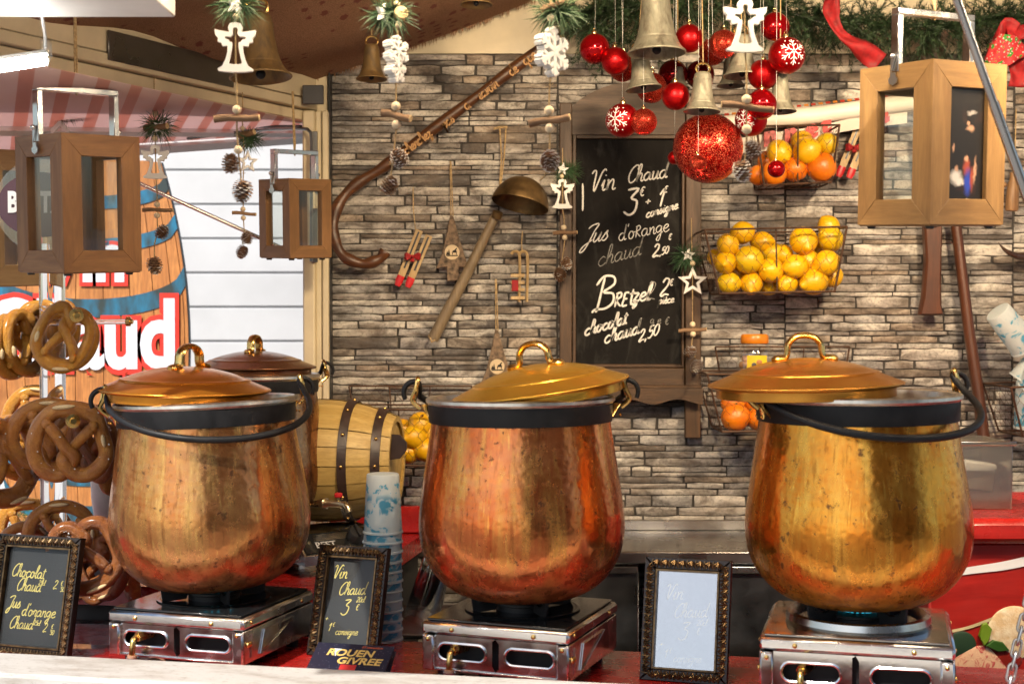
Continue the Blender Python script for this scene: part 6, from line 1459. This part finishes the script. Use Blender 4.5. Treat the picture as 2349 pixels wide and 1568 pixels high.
pretzel(0, 27, 790, 150, stY - .02, 78, 175, 'golden pretzel seen edge-on at the outer end of the upper rod'); pretzel(1, 66, 775, 160, stY, 70, 170, 'golden pretzel seen edge-on next to the column of the upper tier')
pretzel(1, 112, 752, 140, stY + .08, 10, 180, 'pale-backed pretzel behind the column on the upper tier'); pretzel(0, 150, 775, 140, stY - .05, 10, 190, 'golden pretzel right behind the front one on the upper tier')
pretzel(2, 160, 1020, 182, stY - .17, 8, 5, 'salted brown pretzel on the front peg of the middle tier', wid=.98)
pretzel(2, 14, 1050, 205, stY - .08, 62, 180, 'big brown pretzel edge-on at the outer end of the middle rod', wid=.9); pretzel(1, 58, 1015, 160, stY, 45, 170, 'half-turned golden pretzel beside the column of the middle tier')
pretzel(1, 84, 962, 140, stY + .09, 10, 20, 'pale-backed pretzel behind the column on the middle tier', wid=1.1); pretzel(4, 112, 1005, 165, stY - .07, 15, 15, 'brown pretzel second on the front peg of the middle tier', wid=1.05)
pretzel(3, 212, 1032, 150, stY - .10, -28, 10, 'dark pretzel tucked behind the salted one on the middle tier'); pretzel(4, 264, 1030, 186, stY + .04, 84, 180, 'brown pretzel edge-on next to the bail of the dusky cauldron', wid=.9)
pretzel(4, 200, 1010, 150, stY - .02, 0, 30, 'brown pretzel third on the front peg of the middle tier')
pretzel(3, 192, 1268, 168, stY - .19, 6, 170, 'dark salted pretzel on the front peg of the lower tier beside the price frame', wid=1.02)
pretzel(1, 70, 1215, 130, stY + .07, 12, 5, 'pale-backed pretzel on the lower tier in front of the fir twigs', wid=1.25); pretzel(4, 140, 1225, 140, stY - .05, 8, 10, 'brown pretzel second on the front peg of the lower tier', wid=1.1)
pretzel(4, 55, 1262, 120, stY - .03, 30, 60, 'golden-brown pretzel just above the frame on the lower tier'); pretzel(3, 236, 1290, 150, stY - .05, -35, 175, 'dark pretzel tucked behind the salted one on the lower tier')
pretzel(4, 285, 1300, 150, stY + .0, -50, 40, 'brown pretzel drooping under the dusky cauldron', 20); pretzel(3, 205, 1330, 110, stY - .05, 5, 20, 'dark pretzel hanging lowest beside the stove')
# juicer jug, fir twigs outside
ju = thing('juicer', 'ribbed white jug of a juicer on a grey base behind the pretzels', 'juicer', W(262, 1270, 2.90)); jb = W(262, 1262, 2.90); jb.z = SZ - .004
MB().lathe([(0, 0), (.045, 0), (.048, .01), (.044, .05), (.034, .066), (.032, .072), (0, .072)], 28, M.Translation(jb)).build('base', plain('grey_plastic', (.05, .052, .055), .35), ju, world=True)
mb = MB().lathe([(.030, .073), (.034, .08), (.045, .16), (.047, .22), (.045, .22), (.03, .08)], 28, M.Translation(jb)); mb.build('jug', plain('milky_plastic', (.6, .54, .5), .4), ju, world=True)
for k in range(14):
    a = 2 * math.pi * k / 14; MB().tube([jb + V((.0345 * math.cos(a), .0345 * math.sin(a), .082)), jb + V((.0475 * math.cos(a), .0475 * math.sin(a), .218))], .0012, 5).build('rib', plain('milky_plastic', (.6, .54, .5), .4), ju, world=True)
ft = thing('potted_fir', 'small green fir in a white pot standing outside behind the pretzels', 'plant', W(15, 1330, 3.9)); fp = W(12, 1215, 3.9)
mb = MB(); fr2 = random.Random(9)
for k in range(46):
    a = fr2.uniform(0, 6.28); el = fr2.uniform(-.3, .5); e = fp + V((math.cos(a) * .11, math.sin(a) * .11, el * .13)); o0 = fp + V((0, 0, fr2.uniform(-.05, .06)))
    for q in range(34):
        b = o0.lerp(e, fr2.random()); d = ((e - o0).normalized() * .7 + V((fr2.uniform(-1, 1), fr2.uniform(-1, 1), fr2.uniform(-1, 1))) * .6) * .02; s_ = V((fr2.uniform(-1, 1), 0, fr2.uniform(-1, 1))) * .0011; mb.add([b - s_, b + s_, b + d], [[0, 1, 2]])
o = mb.build('needles', plain('fresh_fir', (.05, .12, .03), .6, var=.3), ft, world=True, smooth=False); o['kind'] = 'stuff'
MB().lathe([(0, -.9), (.07, -.9), (.09, -.1), (.08, -.1), (0, -.12)], 20, M.Translation(fp)).build('pot', WHITEP, ft, world=True)

# ================================================================== ornate price frames
t = NT('antique_gilt'); c = t.co(); n = t.noise(c, 60, 4); cv = t.n('NewGeometry').outputs['Pointiness']
GILT = t.set(t.mix(t.rng(n, .35, .65, 0, 1), (.06, .035, .018), (.17, .11, .05)), .36, .8, t.bump(n, .3, .001))
GILTD = plain('frame_core', (.022, .014, .010), .35, .2, .2)
GOLDW = plain('gold_ink', (.55, .45, .13), .5, var=.15, nscale=80)
PAPER = plain('black_card', (.013, .013, .015), .55, var=.15)
def price_frame(ub, vb, w, h, yaw, lean, label, lines, z0=None, fw=.0205, glass=.985, y=None):
    base = onz(ub, vb, CZ + .001) if y is None else V((W(ub, vb, y).x, y, CZ + .001))
    f = thing('price_frame', label, 'picture frame', base, (R(-lean), 0, R(yaw)), 'ornate price frames on the counter')
    f.rotation_mode = 'XYZ'; rm = M.Translation(base) @ M.Rotation(R(yaw), 4, 'Z') @ M.Rotation(R(-lean), 4, 'X'); WM[f.name] = rm; f.rotation_euler = rm.to_euler()
    x0, x1 = -w / 2, w / 2
    quads = ([(x0, 0), (x1, 0), (x1 - fw, fw), (x0 + fw, fw)], [(x1, h), (x0, h), (x0 + fw, h - fw), (x1 - fw, h - fw)], [(x0, h), (x0, 0), (x0 + fw, fw), (x0 + fw, h - fw)], [(x1, 0), (x1, h), (x1 - fw, h - fw), (x1 - fw, fw)])
    for q in quads: MB().prism(q, 0, .014, None, bev=.003).build('frame_side', GILTD, f, angle=30)
    # carved leaf fans along each side
    for side in range(4):
        L = w if side < 2 else h; cnt = int(L / .0135); mb = MB()
        for k in range(cnt):
            s = (k + .5) / cnt * L; d = [V((1, 0, 0)), V((-1, 0, 0)), V((0, 0, -1)), V((0, 0, 1))][side]; st_ = [V((x0, 0, 0)), V((x1, 0, h)), V((x0, 0, h)), V((x1, 0, 0))][side]; inn = [V((0, 0, 1)), V((0, 0, -1)), V((1, 0, 0)), V((-1, 0, 0))][side]
            if s < fw * .55 or s > L - fw * .55: continue
            c = st_ + d * s + inn * fw * .5
            for a in (-50, -25, 0, 25, 50):
                dr = (inn * math.cos(R(a)) + d * math.sin(R(a))); p0 = c - inn * fw * .30; p1 = p0 + dr * fw * .66
                mb.tube([p0 + V((0, -.001, 0)), p0.lerp(p1, .55) + V((0, -.0035, 0)), p1 + V((0, -.0012, 0))], [.0006, .0017, .0007], 5)
            c2 = c + d * (L / cnt / 2); mb.tube([c2 - inn * fw * .32 + V((0, -.002, 0)), c2 + V((0, -.003, 0)) + d * .0016, c2 + inn * fw * .34 + V((0, -.0015, 0))], [.0018, .0012, .0006], 5)
        mb.build('carving', GILT, f)
    iw = fw - .001
    for q in ([(x0 + iw, iw), (x1 - iw, iw), (x1 - iw - .003, iw + .003), (x0 + iw + .003, iw + .003)], [(x1 - iw, h - iw), (x0 + iw, h - iw), (x0 + iw + .003, h - iw - .003), (x1 - iw - .003, h - iw - .003)], [(x0 + iw, h - iw), (x0 + iw, iw), (x0 + iw + .003, iw + .003), (x0 + iw + .003, h - iw - .003)], [(x1 - iw, iw), (x1 - iw, h - iw), (x1 - iw - .003, h - iw - .003), (x1 - iw - .003, iw + .003)]):
        MB().prism(q, -.001, .009).build('inner_lip', GILT, f, smooth=False)
    cd = MB().box((x0 + fw, .0095, fw), (x1 - fw, .011, h - fw)).build('card', PAPER, f)
    mb = MB()
    for (tx, x, z, xh, wd, rise) in lines: write(mb, tx, x * w, z * h, xh * w, wd * w * .8, .25, rise, y=.0092)
    mb.build('handwriting', GOLDW, cd, smooth=False)
    MB().box((x0 + fw - .001, .0072, fw - .001), (x1 - fw + .001, .0080, h - fw + .001)).build('glass', glassy('frame_glass_%d' % int(glass * 100), rough=.015, alpha_mix=glass), f)
    MB().box((-.02, .016, .0), (.02, .018, h * .7), 0, M.Translation((0, .0165, h * .8)) @ M.Rotation(R(24), 4, 'X') @ M.Translation((0, -.016, -h * .7))).build('easel_back', GILTD, f)
vin = [('Vin', -.28, .70, .085, .016, .05), ('Chaud', -.17, .555, .078, .016, .08), ('20cl', .10, .50, .035, .010, .1), ('3', -.10, .385, .10, .020, 0), ('€', .10, .43, .04, .012, .1), ('+', -.32, .31, .05, .010, 0), ('1', -.26, .225, .055, .012, 0), ('€', -.20, .27, .028, .009, 0), ('consigne', -.15, .20, .048, .010, .05)]
price_frame(781, 1508, .138, .197, -20, 15, 'carved gilt price frame leaning beside the stack of plastic cups', vin, y=2.50)
price_frame(1565, 1566, .146, .203, -17, 14, 'carved gilt price frame standing before the steel cabinets, glass mirroring the sky', [(a, b + .02, c - .04, d, e, f_) for a, b, c, d, e, f_ in vin], glass=.45, y=2.33)
price_frame(55, 1505, .176, .216, -19, 12, 'carved gilt price frame for chocolate and orange juice in front of the pretzels', [('Chocolat', -.32, .66, .06, .014, -.03), ('Chaud', -.24, .545, .06, .014, .0), ('25cl', .02, .60, .024, .008, 0), ('2', .20, .575, .045, .010, 0), ('€', .285, .61, .022, .008, 0), ("'50", .28, .56, .024, .008, 0), ('Jus', -.32, .40, .06, .014, .02), ("d'orange", -.14, .345, .06, .013, .0), ('Chaud', -.27, .235, .058, .012, .02), ('25cl', .02, .275, .024, .008, 0), ('2', .14, .225, .045, .010, 0), ('€', .235, .26, .022, .008, 0), ("'50", .22, .21, .024, .008, 0)], y=2.49)

# ================================================================== stacks of cups
def m_cup(name, show):
    t = NT(name); c = t.co('Object', (1, 1, 1)); n = t.noise(c, 34, 5, .6, .8); z = t.sep(c)[2]; n2 = t.noise(c, 90, 3)
    msk = t.math('MULTIPLY', t.rng(n, .52, .57, 0, .85), t.rng(z, .003, .006, 0, 1)); msk = t.math('MULTIPLY', msk, t.rng(z, .055, .068, 1, 0))
    txt = t.math('MULTIPLY', t.rng(n2, .56, .58, 0, .8), t.math('MULTIPLY', t.rng(z, .066, .068, 0, 1), t.rng(z, .082, .084, 1, 0)))
    k = t.math('MAXIMUM', msk, txt); t.set(t.mix(k, (.84, .88, .88), (.03, .42, .62)), .4)
    tl = t.n('BsdfTranslucent'); t.put(tl.inputs[0], t.mix(k, (.9, .92, .92), (.02, .45, .68))); tr = t.n('BsdfTransparent'); tr.inputs[0].default_value = (.93, .95, .95, 1)
    m1 = t.n('MixShader'); m1.inputs[0].default_value = .6; t.t.links.new(t.b.outputs[0], m1.inputs[1]); t.t.links.new(tl.outputs[0], m1.inputs[2])
    m2 = t.n('MixShader'); t.put(m2.inputs[0], t.rng(k, 0, 1, .2, .02)); t.t.links.new(m1.outputs[0], m2.inputs[1]); t.t.links.new(tr.outputs[0], m2.inputs[2]); t.t.links.new(m2.outputs[0], t.out.inputs[0]); return t.m
CUPM = m_cup('printed_cup', 1)
cup_me = MB().lathe([(.0325, 0), (.0335, .0005), (.0333, .003), (.0318, .004), (.0268, .094), (.0262, .0965), (.025, .0975), (.0, .0965), (0, .0955), (.0255, .0955), (.031, .003), (.0325, 0)], 40).mesh('cup_wall', angle=35); cup_me.materials.append(CUPM)
ck2 = onz(878, 1470, CZ); st_ = .0162
cupY = 2.64; cpos = V((W(878, 1300, cupY).x, cupY, CZ + .0012)); nst = 12
for k in range(nst):
    o = link('plastic_cup', cup_me); place(o, cpos + V((rnd.uniform(-.0006, .0006), rnd.uniform(-.0006, .0006), k * st_ * 1.12)), (0, 0, rnd.uniform(0, 6.28)), 1.13)
    tag(o, 'frosted plastic cup topping the upside-down stack' if k == nst - 1 else ('frosted plastic cup at the foot of the upside-down stack' if k == 0 else 'frosted plastic cup nested inside the upside-down stack'), 'cup', 'stack of upside-down printed cups')
for i, (u, v, ry, rx, lb) in enumerate(((2352, 775, -38, 20, 'upper printed cup tilting out of the basket by the long handle'), (2345, 858, 36, 0, 'printed cup leaning over the basket rim by the long handle'), (2368, 868, 34, 0, 'printed cup nested behind the leaning one in the basket'), (2362, 960, 8, 0, 'printed cup standing inside the chicken wire basket'))):
    p = W(u, v, 3.36 + .02 * (i % 2)); o = link('plastic_cup', cup_me); place(o, p + V((.0, 0, -.02)), (R(rx), R(ry), rnd.uniform(0, 6)), 1.15); tag(o, lb, 'cup', 'printed cups in the wall basket')
# clear tumblers on an undershelf
us = thing('under_shelf', 'steel shelf below the side counter holding clear tumblers', 'shelf', (-.1, 3.05, 0)); MB().box((-.33, 2.9, .785), (.12, 3.2, .795), .002).build('board', STEELD, us, world=True)
for sx in (-.32, .10): MB().box((sx, 2.92, 0), (sx + .015, 3.18, .784), .002).build('leg', STEELD, us, world=True)
tum = MB().lathe([(.036, 0), (.037, .002), (.030, .11), (.0, .11), (0, .109), (.029, .108), (.036, 0)], 32).mesh('tumbler', angle=35); tum.materials.append(glassy('tumbler_clear', rough=.03, alpha_mix=.78))
for k in range(4):
    o = link('clear_tumbler', tum); place(o, W(962, 1418, 3.0) + V((.004 * k, 0, .012 * k)) + V((0, 0, -.005)), (0, R(16), 0)); tag(o, 'clear plastic tumbler nested in a tilted stack beside the reddish cauldron', 'tumbler', 'tilted stack of clear tumblers')

# ================================================================== keg
KW = wood('keg_oak', (.45, .28, .07), (.66, .46, .16), 'X', 1, .5, .25, .3); LTH = plain('dark_leather', (.035, .018, .013), .45, 0, .25, 40, .4, 120)
kY = 3.08; kc = W(742, 1055, kY); kg = thing('wooden_keg', 'small pale oak keg with dark leather straps and brass tap', 'keg', V((kc.x, kY, SZ)), (0, 0, R(-6)))
kz = kc.z - SZ; hl = .162
def kr(x): return .133 - .036 * (abs(x) / hl) ** 2
axm = M.Translation((0, 0, kz)) @ M.Rotation(R(90), 4, 'Y')
NS = 20
for k in range(NS):
    a0 = 2 * math.pi * k / NS + .008; a1 = 2 * math.pi * (k + 1) / NS - .008; e = rnd.uniform(-.0012, .0008)
    xs = [-hl + 2 * hl * i / 10 for i in range(11)]; prof = [(kr(x) + e, x) for x in xs] + [(kr(x) - .012, x) for x in xs[::-1]]; prof.append(prof[0])
    MB().lathe(prof, 3, axm, a0, a1).build('stave', KW, kg)
for sx in (-1, 1): MB().lathe([(0, sx * (hl - .016)), (kr(hl) - .004, sx * (hl - .016)), (kr(hl) - .004, sx * (hl - .006)), (0, sx * (hl - .006))], 32, axm).build('head', KW, kg)
for x in (.068, .135, -.068, -.135):
    wd = .0092; s_ = MB().lathe([(kr(x - wd) + .0015, x - wd), (kr(x - wd) + .0042, x - wd), (kr(x + wd) + .0042, x + wd), (kr(x + wd) + .0015, x + wd)], 56, axm).build('leather_strap', LTH, kg)
    for k in range(12): a = 2 * math.pi * k / 12; MB().ball(axm @ V(((kr(x) + .0045) * math.cos(a), (kr(x) + .0045) * math.sin(a), x)), .0042, 8, 6).build('stud', BRASS, s_)
tb = MB().prism([(-.0, -.03), (.028, -.026), (.042, -.008), (.042, .008), (.028, .024), (0, .026)], -.003, .003, M.Translation((.152, -.062, kz + .038)), bev=.001).build('leather_tab', LTH, kg)
for sx in (-.09, .09): MB().prism([(-.10, 0), (.10, 0), (.085, .05), (.04, .02), (-.04, .02), (-.085, .05)], -.012, .012, M.Translation((sx, 0, .001)) @ M.Rotation(R(90), 4, 'Z')).build('cradle', WD, kg)
tp0 = W(722, 1152, kY - .13); q = WM[kg.name].inverted()
TAPM = plain('tap_brass', (.55, .46, .28), .25, 1, .15)
fa = MB().tube([W(712, 1156, 2.955), W(738, 1154, 2.93), W(739, 1154, 2.93), W(748, 1154, 2.92), W(749, 1154, 2.92), W(778, 1155, 2.91), W(790, 1157, 2.905), W(797, 1164, 2.90), W(800, 1173, 2.90)], [.006, .0085, .0115, .0115, .0085, .0075, .0075, .0078, .0085], 14).build('tap', TAPM, kg, world=True)
MB().cbox(W(776, 1135, 2.91), (.016, .012, .010), .002).build('tap_handle', REDP, fa, world=True); MB().tube([W(776, 1152, 2.91), W(776, 1138, 2.91)], .003, 8).build('tap_stem', TAPM, fa, world=True)

# ================================================================== brochures by the rail
def flyer(u, v, Y, w, d, rz, tilt, label, words_):
    f = thing('brochure', label, 'brochure', W(u, v, Y), (R(tilt), 0, R(rz)), 'festival brochures on the counter')
    t = NT('brochure_night'); c = t.co(); y = t.sep(c)[1]; n = t.noise(c, 40, 4); sp_ = t.voro(c, 260)
    sky_ = t.mix(t.rng(sp_, .08, .12, .8, 0), (.012, .014, .03), (.6, .6, .65)); NG = t.set(t.mix(t.rng(t.math('ADD', y, t.math('MULTIPLY', n, .03)), -.012, -.006, 1, 0), sky_, (.45, .5, .58)), .3)
    c_ = MB().box((-w / 2, -d / 2, 0), (w / 2, d / 2, .0025)).build('cover', NG, f)
    for tx, x, y_, sz, col, nm in words_:
        vs, fs = font_mesh(tx, sz, sz * .03, .15); MB().add([(x + q.x * 1.15, y_ + q.y, .0031) for q in vs], fs).build('title', plain(nm, col, .4), c_, smooth=False)
    MB().box((-.012, -.018, .0026), (.016, -.006, .0030)).build('picture_house', plain('flyer_red', (.4, .02, .02), .4), c_)
    MB().prism([(-.035, -.03), (-.028, -.012), (-.021, -.03)], .0, .001, M.Translation((0, 0, .0027)) @ M.Rotation(R(-90), 4, 'X') @ M.Diagonal((1, 1, -1, 1))).build('picture_tree', plain('flyer_white', (.6, .62, .66), .5), c_)
flyer(800, 1520, 2.335, .135, .085, -14, 30, 'night-blue festival brochure titled ROUEN GIVREE against the price frame', [('ROUEN', -.045, .014, .021, (.62, .42, .12), 'flyer_gold'), ('GIVREE', -.022, -.004, .021, (.62, .42, .12), 'flyer_gold'), ('Programme', -.06, -.036, .013, (.7, .7, .72), 'flyer_pale'), ('27 novembre', .012, .034, .006, (.5, .1, .04), 'flyer_orange')])
flyer(806, 1530, 2.345, .135, .085, -8, 26, 'second festival brochure lying underneath the first one', [('Programme', -.055, -.034, .013, (.7, .7, .72), 'flyer_pale')])

# ================================================================== red chest with ice-cream picture, box, chain
ch = thing('ice_cream_chest', 'red ice-cream chest with white stripe and scoop picture beside the golden cauldron', 'chest', (1.15, 2.95, 0)); chY = 2.78
zt = W(2280, 1190, chY).z; x0 = W(2130, 1200, chY).x
MB().box((x0, chY, zt - .05), (1.9, 3.22, zt), .012).build('lid_rim', RED, ch, world=True)
pnl = MB().box((x0 + .01, chY + .03, 0), (1.88, 3.2, zt - .052), .004).build('body', m_red('red_panel', (.40, .02, .016), (.26, .012, .01), .35), ch, world=True)
yp = chY + .0275
def strip_(pts, w0, w1, mat, name):
    P = cat_rom([W(u, v, yp) for u, v in pts], 6); n = len(P); vs = []
    for i, p in enumerate(P): w_ = (w0 + (w1 - w0) * i / (n - 1)) * PX(1300, yp); vs += [p + V((0, 0, w_ / 2)), p - V((0, 0, w_ / 2))]
    MB().add(vs, [[2 * i, 2 * i + 1, 2 * i + 3, 2 * i + 2] for i in range(n - 1)]).build(name, mat, pnl, world=True, smooth=False)
strip_([(2150, 1318), (2240, 1305), (2310, 1295), (2400, 1275)], 14, 24, PWt, 'white_stripe'); strip_([(2150, 1452), (2220, 1438), (2290, 1412)], 6, 8, plain('cream_stripe', (.6, .5, .3), .5), 'cream_stripe')
def scoop(u, v, r, m, nm, sy=1.0):
    k = PX(v, yp); MB().ball((0, 0, 0), r * k, 24, 16, M.Translation(W(u, v, yp + .001)) @ M.Diagonal((1, .10, sy, 1))).build(nm, m, pnl, world=True)
t = NT('ice_cream'); n = t.noise(t.co(), 60, 5, .65); ICE = t.set(t.mix(t.rng(n, .4, .65, 0, 1), (.62, .45, .26), (.75, .66, .5)), .6, 0, t.bump(n, .6, .004))
t = NT('berry_ice'); n = t.noise(t.co(), 50, 5, .65, 1.5); BER = t.set(t.mix(t.rng(n, .5, .6, 0, 1), (.62, .40, .27), (.42, .05, .06)), .6, 0, t.bump(n, .6, .004))
scoop(2325, 1450, 62, ICE, 'vanilla_scoop'); scoop(2248, 1530, 68, BER, 'berry_scoop', .75); scoop(2300, 1505, 46, plain('sauce_red', (.25, .02, .015), .3), 'sauce', .8); scoop(2205, 1480, 34, plain('dark_green_leaf', (.01, .035, .015), .5), 'dark_leaf')
def leafp(pts, m, nm): MB().prism([(W(u, v, yp).x, W(u, v, yp).z) for u, v in pts], yp - .009, yp - .002, bev=.002).build(nm, m, pnl, world=True)
leafp([(2254, 1478), (2242, 1455), (2250, 1428), (2260, 1425), (2272, 1440), (2266, 1465)], plain('mint_leaf', (.16, .28, .02), .45), 'mint_leaf'); leafp([(2258, 1478), (2275, 1465), (2297, 1470), (2312, 1488), (2285, 1492)], plain('mint_dark', (.03, .10, .015), .45), 'mint_leaf')
bxo = thing('plastic_box', 'translucent plastic storage box standing on the red chest', 'box', W(2260, 1190, 2.92)); bm = glassy('milky_box', (.9, .87, .8), .25, .3, (.75, .72, .66))
a, b = W(2195, 1192, 2.92), W(2322, 1015, 2.92)
zt0 = zt + .001
for nm, lo, hi in (('front_wall', (a.x, 2.92, zt0), (b.x, 2.923, b.z)), ('back_wall_panel', (a.x, 3.10, zt0), (b.x, 3.103, b.z)), ('end_wall', (a.x, 2.9235, zt0), (a.x + .003, 3.0995, b.z)), ('end_wall', (b.x - .003, 2.9235, zt0), (b.x, 3.0995, b.z)), ('floor_panel', (a.x + .0035, 2.924, zt0), (b.x - .0035, 3.099, zt0 + .003))):
    MB().box(lo, hi, .0008).build(nm, bm, bxo, world=True)
MB().box((a.x - .006, 2.912, b.z - .006), (b.x + .006, 2.9195, b.z + .004), .002).build('rim', bm, bxo, world=True)
MB().cbox((b.x - .05, 3.0, zt0 + .06), (.07, .05, .06), .004, rot3('Y', 8)).build('paper_slip', plain('paper_white', (.6, .57, .5), .6), bxo, world=True)
chn = thing('steel_chain', 'galvanised steel chain hanging beside the ice-cream picture', 'chain', W(2318, 1568, 2.2)); zn = plain('zinc_chain', (.55, .55, .54), .35, .9, .1)
pa = cat_rom([W(2375, 1300, 2.16), W(2352, 1400, 2.16), W(2332, 1480, 2.16), W(2316, 1560, 2.16), W(2305, 1640, 2.16)], 20); ln = .019; acc = 0; last = pa[0]; k = 0
for p in pa[1:]:
    if (p - last).length >= ln:
        c = (p + last) / 2; d = (p - last).normalized(); sd = V((0, -1, 0)) if k % 2 else d.cross(V((0, 1, 0))).normalized(); sd = (sd + d.cross(sd) * .25).normalized(); hlf = .0145
        ring = [c + d * (hlf - .006) * (1 if math.sin(a) >= 0 else -1) + d * .006 * math.sin(a) + sd * .0058 * math.cos(a) for a in [2 * math.pi * i / 18 for i in range(18)]]
        MB().tube(ring, .0022, 7, closed=True).build('link', zn, chn, world=True); last = p; k += 1
